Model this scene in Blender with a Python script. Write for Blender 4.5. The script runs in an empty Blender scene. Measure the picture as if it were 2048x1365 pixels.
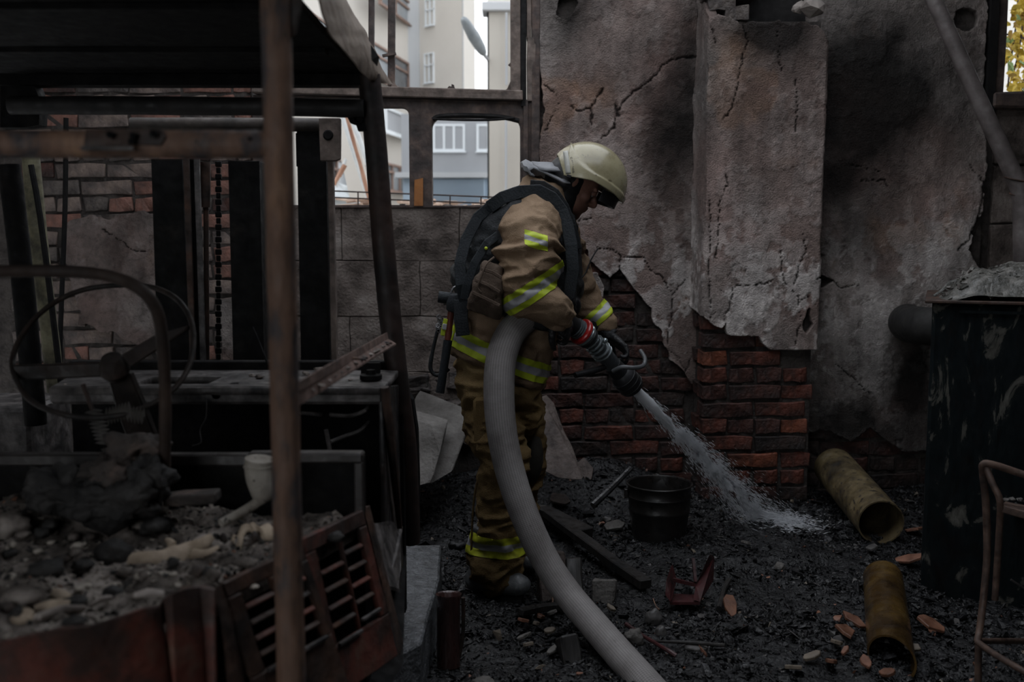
import bpy, bmesh, math, random
import numpy as np
from mathutils import Vector, Matrix, noise as mn
R = random.Random(7)
sc = bpy.context.scene
COL = sc.collection

# ------------------------------------------------------------ camera, world, light, exposure
F = 35.0 / 36.0 * 2048          # focal length in pixels of a 2048 x 1365 frame
CAMZ = 1.32
PITCH = math.radians(5.8)
cam_d = bpy.data.cameras.new('camera'); cam = bpy.data.objects.new('camera', cam_d); COL.objects.link(cam)
cam.location = (0, 0, CAMZ); cam.rotation_euler = (math.radians(90) - PITCH, 0, 0)
cam_d.lens = 35; cam_d.sensor_width = 36; cam_d.clip_end = 300
cam_d.dof.use_dof = True; cam_d.dof.focus_distance = 3.75; cam_d.dof.aperture_fstop = 2.8
sc.camera = cam
w = bpy.data.worlds.new('overcast'); sc.world = w; w.use_nodes = True
nt = w.node_tree; bg = nt.nodes['Background']
tc = nt.nodes.new('ShaderNodeTexCoord'); sp = nt.nodes.new('ShaderNodeSeparateXYZ'); rp = nt.nodes.new('ShaderNodeValToRGB')
nt.links.new(tc.outputs['Generated'], sp.inputs[0]); nt.links.new(sp.outputs['Z'], rp.inputs[0]); nt.links.new(rp.outputs[0], bg.inputs[0])
rp.color_ramp.elements[0].position = 0.0; rp.color_ramp.elements[0].color = (.87, .90, .93, 1)
rp.color_ramp.elements[1].position = 0.8; rp.color_ramp.elements[1].color = (.86, .90, .97, 1)
bg.inputs[1].default_value = 1.25
sc.view_settings.view_transform = 'Standard'; sc.view_settings.look = 'None'
sc.view_settings.exposure = 0.95; sc.view_settings.gamma = 1; sc.view_settings.use_curve_mapping = False
# ------------------------------------------------------------ helpers
def P(px, py, D):
    """point of the world seen at pixel (px,py) whose distance ahead (world Y) is D"""
    u = (px - 1024) / F; v = (682.5 - py) / F
    d = Vector((u, math.cos(PITCH) + v * math.sin(PITCH), -math.sin(PITCH) + v * math.cos(PITCH)))
    return Vector((0, 0, CAMZ)) + d * (D / d.y)
def G(px, py, z=0.0):
    u = (px - 1024) / F; v = (682.5 - py) / F
    d = Vector((u, math.cos(PITCH) + v * math.sin(PITCH), -math.sin(PITCH) + v * math.cos(PITCH)))
    return Vector((0, 0, CAMZ)) + d * ((z - CAMZ) / d.z)
def XZ(px, py, D):
    p = P(px, py, D); return (p.x, p.z)
def srgb(r, g, b):
    f = lambda c: (c / 255 / 12.92) if c / 255 <= .04045 else ((c / 255 + .055) / 1.055) ** 2.4
    return (f(r), f(g), f(b))
def fbm(p, o=4): return mn.fractal(p, 1.0, 2.0, o)

def mat(name, stops, scale=6, detail=8, rough=(.6, .9), bump=.3, bscale=30, metal=0.0, stretch=(1, 1, 1), spec=.4,
        attr=None, dist=0.0, fleck=None, translucent=0, coat=0, weave=None):
    m = bpy.data.materials.new(name); m.use_nodes = True
    n = m.node_tree.nodes; l = m.node_tree.links; b = n['Principled BSDF']
    t = n.new('ShaderNodeTexCoord'); mp = n.new('ShaderNodeMapping'); l.new(t.outputs['Object'], mp.inputs[0])
    mp.inputs['Scale'].default_value = stretch
    nz = n.new('ShaderNodeTexNoise'); nz.inputs['Scale'].default_value = scale; nz.inputs['Detail'].default_value = detail
    nz.inputs['Roughness'].default_value = .62; nz.inputs['Distortion'].default_value = dist; l.new(mp.outputs[0], nz.inputs[0])
    cr = n.new('ShaderNodeValToRGB'); l.new(nz.outputs[0], cr.inputs[0])
    e = cr.color_ramp.elements
    while len(e) < len(stops): e.new(.5)
    for i, (p, c) in enumerate(stops): e[i].position = p; e[i].color = (*c, 1)
    out = cr.outputs[0]
    if attr:
        a = n.new('ShaderNodeAttribute'); a.attribute_name = attr
        mx = n.new('ShaderNodeMix'); mx.data_type = 'RGBA'; mx.blend_type = 'MULTIPLY'; mx.inputs[0].default_value = 1
        l.new(out, mx.inputs[6]); l.new(a.outputs['Color'], mx.inputs[7]); out = mx.outputs[2]
    if fleck:
        fs, fp, fc = fleck
        n2 = n.new('ShaderNodeTexNoise'); n2.inputs['Scale'].default_value = fs; n2.inputs['Detail'].default_value = 5; l.new(mp.outputs[0], n2.inputs[0])
        mr = n.new('ShaderNodeMapRange'); mr.inputs[1].default_value = fp; mr.inputs[2].default_value = fp + .05; l.new(n2.outputs[0], mr.inputs[0])
        mx = n.new('ShaderNodeMix'); mx.data_type = 'RGBA'; l.new(mr.outputs[0], mx.inputs[0]); l.new(out, mx.inputs[6]); mx.inputs[7].default_value = (*fc, 1); out = mx.outputs[2]
    l.new(out, b.inputs['Base Color'])
    n3 = n.new('ShaderNodeTexNoise'); n3.inputs['Scale'].default_value = bscale; n3.inputs['Detail'].default_value = 6; l.new(mp.outputs[0], n3.inputs[0])
    mr = n.new('ShaderNodeMapRange'); mr.inputs[1].default_value = .3; mr.inputs[2].default_value = .7
    mr.inputs[3].default_value = rough[0]; mr.inputs[4].default_value = rough[1]; l.new(n3.outputs[0], mr.inputs[0]); l.new(mr.outputs[0], b.inputs['Roughness'])
    bp = n.new('ShaderNodeBump'); bp.inputs['Strength'].default_value = bump; bp.inputs['Distance'].default_value = .01
    h = n3.outputs[0]
    if weave:
        wv = n.new('ShaderNodeTexChecker') if weave[1] == 'c' else n.new('ShaderNodeTexWave')
        wv.inputs['Scale'].default_value = weave[0]; l.new(t.outputs['UV'] if weave[2] == 'uv' else t.outputs['Object'], wv.inputs[0])
        h = wv.outputs['Fac' if weave[1] == 'c' else 'Fac']
    l.new(h, bp.inputs['Height']); l.new(bp.outputs[0], b.inputs['Normal'])
    b.inputs['Metallic'].default_value = metal; b.inputs['Specular IOR Level'].default_value = spec
    if coat: b.inputs['Coat Weight'].default_value = coat; b.inputs['Coat Roughness'].default_value = .15
    return m

def mesh(name, V, Fc, m=None, smooth=False):
    me = bpy.data.meshes.new(name); me.from_pydata([tuple(v) for v in V], [], [tuple(f) for f in Fc]); me.update()
    if m: me.materials.append(m)
    if smooth: me.polygons.foreach_set('use_smooth', [True] * len(me.polygons))
    return me
def link(name, me, parent=None, **k):
    o = bpy.data.objects.new(name, me); COL.objects.link(o)
    if parent is not None:
        o.parent = parent; o.matrix_parent_inverse = Matrix.Translation(-wloc(parent))
    tag(o, **k); return o
def wloc(o):
    l = Vector(o.location)
    return l
def tag(o, label=None, cat=None, group=None, kind=None):
    if label: o['label'] = label
    if cat: o['category'] = cat
    if group: o['group'] = group
    if kind: o['kind'] = kind
    return o
def thing(name, loc, label=None, cat=None, group=None, kind=None):
    o = bpy.data.objects.new(name, None); COL.objects.link(o); o.location = loc; o.empty_display_size = .1
    return tag(o, label, cat, group, kind)

class MB:
    """collects simple solids into one mesh"""
    def __init__(s): s.V = []; s.F = []
    def add(s, V, Fc):
        b = len(s.V); s.V += [Vector(v) for v in V]; s.F += [tuple(i + b for i in f) for f in Fc]; return s
    def box(s, x0, x1, y0, y1, z0, z1, M=None):
        V = [Vector(v) for v in ((x0, y0, z0), (x1, y0, z0), (x1, y1, z0), (x0, y1, z0), (x0, y0, z1), (x1, y0, z1), (x1, y1, z1), (x0, y1, z1))]
        if M is not None: V = [M @ v for v in V]
        return s.add(V, [(0, 3, 2, 1), (4, 5, 6, 7), (0, 1, 5, 4), (1, 2, 6, 5), (2, 3, 7, 6), (3, 0, 4, 7)])
    def hexa(s, c8):
        return s.add(c8, [(0, 3, 2, 1), (4, 5, 6, 7), (0, 1, 5, 4), (1, 2, 6, 5), (2, 3, 7, 6), (3, 0, 4, 7)])
    def plate(s, pts, off):
        """polygon given by 3-D points, thickened by vector off"""
        n = len(pts); off = Vector(off); V = [Vector(p) for p in pts] + [Vector(p) + off for p in pts]
        return s.add(V, [tuple(range(n - 1, -1, -1)), tuple(range(n, 2 * n))] + [(i, (i + 1) % n, (i + 1) % n + n, i + n) for i in range(n)])
    def bar(s, a, b, w, h, up=(0, 0, 1)):
        a = Vector(a); b = Vector(b); d = (b - a).normalized(); sd = d.cross(Vector(up))
        if sd.length < 1e-4: sd = d.cross(Vector((0, 1, 0)))
        sd.normalize(); u = sd.cross(d).normalized(); sd *= w / 2; u *= h / 2
        return s.hexa([a - sd - u, a + sd - u, b + sd - u, b - sd - u, a - sd + u, a + sd + u, b + sd + u, b - sd + u])
    def tube(s, pts, r, seg=12, caps=True, sub=4, nz=0.0, closed=False, flat=1.0, inner=0):
        pts = [Vector(p) for p in pts]; n = len(pts)
        rr = r if isinstance(r, (list, tuple)) else [r] * n
        Q = []; RR = []
        if n > 2 and sub > 1:
            last = n if closed else n - 1
            for i in range(last):
                g = (lambda k: pts[k % n]) if closed else (lambda k: pts[min(max(k, 0), n - 1)])
                p0, p1, p2, p3 = g(i - 1), g(i), g(i + 1), g(i + 2)
                for j in range(sub):
                    t = j / sub
                    Q.append(.5 * ((2 * p1) + (p2 - p0) * t + (2 * p0 - 5 * p1 + 4 * p2 - p3) * t * t + (3 * p1 - p0 - 3 * p2 + p3) * t ** 3))
                    RR.append(rr[i] * (1 - t) + rr[(i + 1) % n] * t)
            if not closed: Q.append(pts[-1]); RR.append(rr[-1])
        else:
            Q, RR = [], []
            k = max(1, sub)
            for i in range(n - 1):
                for j in range(k): Q.append(pts[i].lerp(pts[i + 1], j / k)); RR.append(rr[i] + (rr[i + 1] - rr[i]) * j / k)
            Q.append(pts[-1]); RR.append(rr[-1])
        m = len(Q); V = []; Fc = []; a = None
        for i in range(m):
            if closed: t = (Q[(i + 1) % m] - Q[i - 1]).normalized()
            else: t = (Q[min(i + 1, m - 1)] - Q[max(i - 1, 0)]).normalized()
            if a is None: a = t.orthogonal().normalized()
            a = (a - t * a.dot(t)).normalized(); b = t.cross(a)
            for k in range(seg):
                th = 2 * math.pi * k / seg; q = Q[i] + (a * math.cos(th) + b * math.sin(th) * flat) * RR[i]
                if nz: q += (q - Q[i]).normalized() * nz * fbm(q * 14, 3)
                V.append(q)
        for i in range(m if closed else m - 1):
            j = (i + 1) % m
            for k in range(seg):
                k2 = (k + 1) % seg; Fc.append((i * seg + k, i * seg + k2, j * seg + k2, j * seg + k))
        if caps and not closed: Fc.append(tuple(range(seg - 1, -1, -1))); Fc.append(tuple((m - 1) * seg + k for k in range(seg)))
        return s.add(V, Fc)
    def lathe(s, prof, c=(0, 0, 0), axis=(0, 0, 1), seg=32, arc=1.0):
        ax = Vector(axis).normalized(); a = ax.orthogonal().normalized(); b = ax.cross(a); c = Vector(c); V = []; Fc = []
        for (r, h) in prof:
            for k in range(seg):
                th = 2 * math.pi * k / seg * arc; V.append(c + ax * h + (a * math.cos(th) + b * math.sin(th)) * r)
        for i in range(len(prof) - 1):
            for k in range(seg if arc == 1.0 else seg - 1):
                k2 = (k + 1) % seg; Fc.append((i * seg + k, i * seg + k2, (i + 1) * seg + k2, (i + 1) * seg + k))
        return s.add(V, Fc)
    def pipe(s, a, b, r, t, seg=32, sub=1, cut=None):
        """hollow pipe from a to b; cut = vector added to the end plane per unit of radius"""
        a = Vector(a); b = Vector(b); d = (b - a).normalized(); u = d.orthogonal().normalized(); v = d.cross(u); V = []; Fc = []
        rings = [(a, r), (b, r), (b, r - t), (a, r - t)]
        rows = []
        for q in ([a.lerp(b, i / sub) for i in range(sub + 1)]): rows.append((q, r))
        for q in ([b.lerp(a, i / sub) for i in range(sub + 1)]): rows.append((q, r - t))
        for q, rad in rows:
            for k in range(seg):
                th = 2 * math.pi * k / seg; o = (u * math.cos(th) + v * math.sin(th)) * rad; p = q + o
                if cut is not None and (q - b).length < 1e-6: p += d * o.dot(Vector(cut))
                V.append(p)
        m = len(rows)
        for i in range(m):
            j = (i + 1) % m
            for k in range(seg): k2 = (k + 1) % seg; Fc.append((i * seg + k, i * seg + k2, j * seg + k2, j * seg + k))
        return s.add(V, Fc)
    def sphere(s, c, rx, ry=None, rz=None, seg=16, rings=10, M=None):
        ry = ry or rx; rz = rz or rx; V = []; Fc = []
        c = Vector(c)
        for i in range(rings + 1):
            ph = math.pi * i / rings
            for k in range(seg):
                th = 2 * math.pi * k / seg; q = Vector((rx * math.sin(ph) * math.cos(th), ry * math.sin(ph) * math.sin(th), rz * math.cos(ph)))
                if M is not None: q = M @ q
                V.append(c + q)
        for i in range(rings):
            for k in range(seg): k2 = (k + 1) % seg; Fc.append((i * seg + k, (i + 1) * seg + k, (i + 1) * seg + k2, i * seg + k2))
        return s.add(V, Fc)
    def jit(s, amp, sc=8, o=3):
        for i, v in enumerate(s.V): s.V[i] = v + mn.noise_vector(v * sc) * amp
        return s
    def build(s, name, m, parent=None, smooth=False, bev=0, sub=0, disp=None, angle=None, merge=True, **k):
        me = mesh(name, s.V, s.F, m)
        if merge or bev or sub or smooth:
            b = bmesh.new(); b.from_mesh(me)
            if merge: bmesh.ops.remove_doubles(b, verts=b.verts, dist=1e-6)
            b.normal_update(); bmesh.ops.recalc_face_normals(b, faces=b.faces)
            if bev: bmesh.ops.bevel(b, geom=[e for e in b.edges if len(e.link_faces) == 2 and e.calc_face_angle(0) > .5], offset=bev, segments=1, affect='EDGES', clamp_overlap=True)
            if sub: bmesh.ops.subdivide_edges(b, edges=b.edges, cuts=sub, use_grid_fill=True)
            if disp:
                amp, scl = disp
                for v in b.verts: v.co += mn.noise_vector(v.co * scl) * amp
            if smooth:
                for f in b.faces: f.smooth = True
                for e in b.edges:
                    if len(e.link_faces) == 2 and e.calc_face_angle(0) > (angle or .7): e.smooth = False
            b.to_mesh(me); b.free()
        return link(name, me, parent, **k)

def rock_mesh(name, m, seed, dims=(1, 1, 1), n=14, rough=.25):
    r = random.Random(seed); b = bmesh.new()
    for i in range(n):
        v = Vector((r.gauss(0, 1), r.gauss(0, 1), r.gauss(0, 1))).normalized() * (1 - r.random() * rough)
        b.verts.new((v.x * dims[0], v.y * dims[1], v.z * dims[2]))
    bmesh.ops.convex_hull(b, input=b.verts)
    bmesh.ops.delete(b, geom=[v for v in b.verts if not v.link_faces], context='VERTS')
    bmesh.ops.recalc_face_normals(b, faces=b.faces)
    me = bpy.data.meshes.new(name); b.to_mesh(me); b.free(); me.materials.append(m); return me

def clod_mesh(name, m, seed, dims, lvl=3, amp=.32):
    b = bmesh.new(); bmesh.ops.create_icosphere(b, subdivisions=lvl, radius=1); off = Vector((seed * 3.1, seed * 1.7, seed * .9))
    for v in b.verts:
        d = v.co.normalized(); k = 1 + amp * fbm(d * 1.6 + off, 5) + amp * .35 * abs(fbm(d * 5 + off, 3)); v.co = Vector((d.x * dims[0], d.y * dims[1], d.z * dims[2])) * k
    for f in b.faces: f.smooth = True
    me = bpy.data.meshes.new(name); b.to_mesh(me); b.free(); me.materials.append(m); return me
def scatter(name, count, place, protos, m_list, parent=None, seed=1, **k):
    """many small chips joined into one mesh; place(r) -> (pos, size, flat) or None"""
    r = random.Random(seed); PV = []
    for me in protos:
        PV.append((np.array([v.co for v in me.vertices]), [tuple(p.vertices) for p in me.polygons]))
    V = []; Fc = []; MI = []; base = 0
    for i in range(count):
        q = place(r)
        if q is None: continue
        pos, size, mi = q
        v, f = PV[r.randrange(len(PV))]
        M = np.array(Matrix.Rotation(r.random() * 6.28, 3, 'Z') @ Matrix.Rotation(r.gauss(0, .5), 3, 'X') @ Matrix.Rotation(r.gauss(0, .5), 3, 'Y'))
        sc3 = np.array([size * r.uniform(.6, 1.4), size * r.uniform(.5, 1.2), size * r.uniform(.25, .8)])
        V.append((v * sc3) @ M.T + np.array(pos)); Fc += [tuple(a + base for a in t) for t in f]; MI += [mi] * len(f); base += len(v)
    me = bpy.data.meshes.new(name); me.from_pydata(np.concatenate(V).tolist(), [], Fc); me.update()
    for m in m_list: me.materials.append(m)
    me.polygons.foreach_set('material_index', MI)
    return link(name, me, parent, **k)

def vcol(me, name, cols):
    a = me.color_attributes.new(name, 'FLOAT_COLOR', 'POINT'); a.data.foreach_set('color', np.asarray(cols, dtype=np.float32).ravel())

def holes_plate(name, outer, holes, y0, y1, m, parent=None, bev=0.002, **k):
    """flat plate in the XZ plane with holes, from y0 to y1"""
    c = bpy.data.curves.new(name, 'CURVE'); c.dimensions = '2D'; c.fill_mode = 'BOTH'; c.extrude = abs(y1 - y0) / 2 - bev; c.bevel_depth = bev; c.bevel_resolution = 0
    for poly in [outer] + holes:
        s = c.splines.new('POLY'); s.points.add(len(poly) - 1); s.use_cyclic_u = True
        for p, q in zip(s.points, poly): p.co = (q[0], q[1], 0, 1)
    o = bpy.data.objects.new(name, c); COL.objects.link(o); bpy.context.view_layer.update()
    me = bpy.data.meshes.new_from_object(o.evaluated_get(bpy.context.evaluated_depsgraph_get()))
    bpy.data.objects.remove(o); bpy.data.curves.remove(c)
    me.transform(Matrix.Translation((0, (y0 + y1) / 2, 0)) @ Matrix.Rotation(math.pi / 2, 4, 'X')); me.materials.clear(); me.materials.append(m); me.name = name
    return link(name, me, parent, **k)
def rrect(x0, x1, z0, z1, r=(0, 0, 0, 0), n=5):
    """rounded rectangle, radii bl, br, tr, tl"""
    out = []
    for (cx, cz, rad, a0) in ((x0, z0, r[0], 180), (x1, z0, r[1], 270), (x1, z1, r[2], 0), (x0, z1, r[3], 90)):
        if rad == 0: out.append((cx, cz)); continue
        ox = cx + rad * (1 if cx == x0 else -1); oz = cz + rad * (1 if cz == z0 else -1)
        for i in range(n + 1):
            a = math.radians(a0 + 90 * i / n); out.append((ox + rad * math.cos(a), oz + rad * math.sin(a)))
    return out
# ------------------------------------------------------------ numpy noise and outlines
def _hash(ix, iy, seed):
    h = (ix.astype(np.int64) * 374761393 + iy.astype(np.int64) * 668265263 + seed * 982451653) & 0xffffffff
    h = ((h ^ (h >> 13)) * 1274126177) & 0xffffffff
    return ((h ^ (h >> 16)) & 0xffff) / 65535.0
def vn(x, y, seed=0):
    ix = np.floor(x); iy = np.floor(y); fx = x - ix; fy = y - iy
    fx = fx * fx * (3 - 2 * fx); fy = fy * fy * (3 - 2 * fy)
    a = _hash(ix, iy, seed); b = _hash(ix + 1, iy, seed); c = _hash(ix, iy + 1, seed); d = _hash(ix + 1, iy + 1, seed)
    return (a * (1 - fx) + b * fx) * (1 - fy) + (c * (1 - fx) + d * fx) * fy
def nf(x, y, o=4, seed=0, g=.5):
    s = 0; a = 1; t = 0
    for i in range(o): s = s + a * vn(x * 2 ** i + 17.3 * i, y * 2 ** i - 9.1 * i, seed + i); t += a; a *= g
    return s / t
def cells(x, y, seed=0):
    """distance to the nearest cell border (Worley F2-F1)"""
    ix = np.floor(x); iy = np.floor(y); f1 = np.full(x.shape, 9.0); f2 = f1.copy(); idn = np.zeros(x.shape)
    for dx in (-1, 0, 1):
        for dy in (-1, 0, 1):
            cx = ix + dx; cy = iy + dy; d = np.hypot(cx + _hash(cx, cy, seed) - x, cy + _hash(cx, cy, seed + 5) - y)
            m = d < f1; f2 = np.where(m, f1, np.minimum(f2, d)); idn = np.where(m, _hash(cx, cy, seed + 9), idn); f1 = np.where(m, d, f1)
    return f2 - f1, idn
def seg_dist(x, y, pts, closed=False):
    d = np.full(x.shape, 1e9); n = len(pts)
    for i in range(n if closed else n - 1):
        ax, ay = pts[i]; bx, by = pts[(i + 1) % n]; vx, vy = bx - ax, by - ay; L = vx * vx + vy * vy + 1e-12
        t = np.clip(((x - ax) * vx + (y - ay) * vy) / L, 0, 1); d = np.minimum(d, np.hypot(x - ax - t * vx, y - ay - t * vy))
    return d
def inside(x, y, pts):
    c = np.zeros(x.shape, bool); n = len(pts)
    for i in range(n):
        ax, ay = pts[i]; bx, by = pts[(i + 1) % n]
        if ay == by: continue
        c ^= ((ay > y) != (by > y)) & (x < (bx - ax) * (y - ay) / (by - ay) + ax)
    return c
def sdf(x, y, pts):  # positive inside
    d = seg_dist(x, y, pts, True); return np.where(inside(x, y, pts), d, -d)
def proj(x, D, z):
    zc = z - CAMZ; cp, s_ = math.cos(PITCH), math.sin(PITCH)
    dep = D * cp - zc * s_; v = D * s_ + zc * cp
    return 1024 + x / dep * F, 682.5 - v / dep * F
def sm(a, b, x): t = np.clip((x - a) / (b - a), 0, 1); return t * t * (3 - 2 * t)

def skin_sheet(name, s0, s1, z0, z1, res, mapf, polys, holes, colf, depthf, thick, m, parent, jag=.010, **k):
    """a plaster skin: grid over (s,z) clipped to ragged outlines, relief by depthf, colours by colf"""
    ns = int((s1 - s0) / res) + 1; nz = int((z1 - z0) / res) + 1
    S, Z = np.meshgrid(np.linspace(s0, s1, ns), np.linspace(z0, z1, nz))
    d = np.full(S.shape, -1e9)
    for p in polys: d = np.maximum(d, sdf(S, Z, p))
    for h in holes: d = np.minimum(d, -sdf(S, Z, h))
    d = d + (nf(S * 25, Z * 25, 4, 3) - .5) * jag * 2.4
    keep = d > 0; idx = -np.ones(S.shape, int); V = []; src = []
    ii = np.argwhere(keep); idx[keep] = np.arange(len(ii)); sv = S[keep].tolist(); zv = Z[keep].tolist(); dv = d[keep].tolist()
    Fc = []; cache = {}
    a = idx[:-1, :-1]; b = idx[:-1, 1:]; c = idx[1:, 1:]; e = idx[1:, :-1]
    full = (a >= 0) & (b >= 0) & (c >= 0) & (e >= 0); any_ = ((a >= 0) | (b >= 0) | (c >= 0) | (e >= 0)) & ~full
    Fc += np.stack([a[full], b[full], c[full], e[full]], 1).tolist()
    for j, i in np.argwhere(any_):
        cs = [(j, i), (j, i + 1), (j + 1, i + 1), (j + 1, i)]; poly = []
        for q in range(4):
            p0, p1 = cs[q], cs[(q + 1) % 4]; k0, k1 = keep[p0], keep[p1]
            if k0: poly.append(int(idx[p0]))
            if k0 != k1:
                key = (min(p0, p1), max(p0, p1))
                if key not in cache:
                    t = d[p0] / (d[p0] - d[p1]); cache[key] = len(sv)
                    sv.append(S[p0] + (S[p1] - S[p0]) * t); zv.append(Z[p0] + (Z[p1] - Z[p0]) * t); dv.append(0.0)
                poly.append(cache[key])
        if len(poly) > 2: Fc.append(poly)
    s = np.array(sv); z = np.array(zv); dd = np.array(dv)
    x, y, nx, ny = mapf(s)
    h = depthf(s, z, x, y, dd)
    X = np.stack([x + nx * h, y + ny * h, z], 1)
    n = len(X); col = colf(s, z, x, y, dd)
    cnt = {}
    for f in Fc:
        for q in range(len(f)):
            e2 = (f[q], f[(q + 1) % len(f)]); r_ = (e2[1], e2[0])
            if r_ in cnt: del cnt[r_]
            else: cnt[e2] = 1
    bv = {}; VV = X.tolist(); CC = col.tolist()
    for (p, q) in cnt:
        for t in (p, q):
            if t not in bv:
                bv[t] = len(VV); VV.append([x[t] - nx[t] * thick, y[t] - ny[t] * thick, z[t]]); CC.append((np.array(CC[t]) * .55).tolist())
        Fc.append([q, p, bv[p], bv[q]])
    me = bpy.data.meshes.new(name); me.from_pydata(VV, [], Fc); me.update(); me.materials.append(m)
    vcol(me, 'stain_shade', np.concatenate([np.array(CC), np.ones((len(CC), 1))], 1))
    me.polygons.foreach_set('use_smooth', [True] * len(me.polygons))
    return link(name, me, parent, **k)

# ------------------------------------------------------------ materials of the place
M_plaster = mat('plaster', [(.3, (.72, .72, .72)), (.5, (.95, .95, .95)), (.7, (1.1, 1.1, 1.1))], scale=40, rough=(.75, .95), bump=.8, bscale=140, attr='stain_shade', spec=.2)
M_mortar = mat('mortar', [(.35, (.018, .015, .014)), (.6, (.05, .043, .039))], scale=12, bump=.8, bscale=60, spec=.2)
def brick_m(n, a, b, c, rough=(.45, .85), spec=.35): return mat(n, [(.34, a), (.5, b), (.66, c)], scale=9, rough=rough, bump=.9, bscale=55, spec=spec)
M_bricks = [brick_m('brick_red', (.014, .009, .008), (.046, .017, .012), (.11, .032, .02)),
            brick_m('brick_dark_red', (.009, .007, .006), (.026, .013, .011), (.06, .023, .017)),
            brick_m('brick_sooty', (.006, .005, .005), (.015, .011, .010), (.036, .022, .018)),
            brick_m('brick_orange', (.025, .012, .009), (.09, .03, .017), (.19, .056, .028))]
M_bricks_left = [brick_m('brick_grey_soot', (.03, .026, .024), (.085, .065, .058), (.16, .12, .10)),
                 brick_m('brick_brown', (.035, .02, .018), (.11, .055, .042), (.19, .09, .068)),
                 brick_m('brick_smoked', (.014, .013, .013), (.045, .037, .034), (.09, .075, .066))]
M_block = mat('aerated_block', [(.34, (.028, .023, .020)), (.47, (.09, .074, .066)), (.58, (.15, .126, .113)), (.7, (.21, .185, .17))], scale=5, rough=(.8, .95), bump=.9, bscale=75, spec=.15)
M_black = mat('soot_black', [(.3, (.004, .004, .004)), (.7, (.012, .011, .011))], rough=(.6, .9), spec=.2)
M_frame = mat('charred_steel_frame', [(.3, (.018, .015, .014)), (.5, (.05, .036, .032)), (.7, (.11, .075, .06))], scale=14, rough=(.55, .9), bump=.5)
M_frame_lt = mat('rust_pale_steel_frame', [(.3, (.05, .04, .034)), (.55, (.13, .10, .085)), (.75, (.21, .165, .14))], scale=18, rough=(.6, .9), bump=.5)

# ------------------------------------------------------------ the back wall
YW = 5.0                                    # face of the brickwork
wall = thing('wall_back', (0.5, YW, 0), kind='structure')
def wx(px, D=YW): return XZ(px, 500, D)[0]
WL, WR, ZT = -4.2, 3.0, 3.3
XO0, XO1 = XZ(508, 400, YW)[0], XZ(1076, 200, YW)[0]        # window opening
ZS = XZ(800, 411, YW)[1]
XR0 = XZ(1972, 300, YW)[0]; XR1 = XZ(2012, 100, YW)[0]; ZR = XZ(2030, 205, YW)[1]
b = MB()
b.box(WL, XO0, YW + .012, YW + .38, -.3, ZT); b.box(XO0, XO1, YW + .03, YW + .38, -.3, ZS - .005)
b.box(XO1, XR0, YW + .012, YW + .38, -.3, ZT)
b.box(XR0, XR1, YW + .05, YW + .38, -.3, ZT); b.box(XR1, WR, YW + .05, YW + .38, -.3, ZR)
b.build('mortar_core', M_mortar, wall)
# pilaster
YP = 4.72
XP0 = XZ(1412, 400, YP)[0]; XP1 = XZ(1638, 400, YP)[0]
MB().box(XP0 + .012, XP1 - .012, YP + .014, YW + .02, -.3, XZ(1500, 42, YP)[1]).build('pilaster_core', M_mortar, wall)
MB().box(XP0 + .1, XP1 - .04, YP + .17, YW + .02, 2.0, ZT).build('pilaster_core', M_black, wall)

# bricks: individually laid, sharing a handful of meshes
def brick_proto(m, w_, h_, d_, seed):
    b = bmesh.new(); bmesh.ops.create_cube(b, size=1)
    for v in b.verts: v.co = Vector((v.co.x * w_, v.co.y * d_, v.co.z * h_))
    bmesh.ops.subdivide_edges(b, edges=[e for e in b.edges if abs((e.verts[0].co - e.verts[1].co).x) > .01], cuts=2)
    r = random.Random(seed)
    for v in b.verts: v.co += Vector((r.uniform(-.007, .006), r.uniform(-.009, .004), r.uniform(-.008, .006)))
    bmesh.ops.bevel(b, geom=[e for e in b.edges if e.calc_face_angle(0) > .8], offset=.004, segments=1, affect='EDGES')
    me = bpy.data.meshes.new('brick'); b.to_mesh(me); b.free(); me.materials.append(m); return me
BW, BH, CH = .245, .066, .083
PRO = {}
def brick_at(x, y, z, w_, pal, r, parent, rot=0, wts=None):
    mi = r.choices(range(len(pal)), wts)[0] if wts else r.randrange(len(pal)); sd = r.randrange(4); key = (pal[mi].name, round(w_, 2), sd)
    if key not in PRO: PRO[key] = brick_proto(pal[mi], w_, BH, .115, sd)
    o = link('brick', PRO[key], parent)
    o.location = (x, y + .057 + r.uniform(-.007, .008), z + r.uniform(-.002, .002)); o.rotation_euler = (r.uniform(-.02, .02), r.uniform(-.012, .012), rot + r.uniform(-.02, .02))
    o.parent = parent; o.matrix_parent_inverse = Matrix.Translation(-Vector(parent.location))
    return o
def lay(x0, x1, z0, z1, y, pal, seed, test, wts=None, half=False):
    r = random.Random(seed); k = 0; z = z0
    while z < z1:
        x = x0; first = True; header_row = (k % 3 == 2)
        while x < x1 - .03:
            w_ = .118 if header_row else BW
            if first and k % 2: w_ = .118
            first = False; w2 = min(w_, x1 - x)
            if w2 < .05: break
            cx, cz = x + w2 / 2, z + BH / 2
            if test(cx, cz, w2): brick_at(cx, y, cz, w2 - .003, pal, r, wall, wts=wts)
            x += w2 + .011
        z += CH; k += 1

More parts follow.
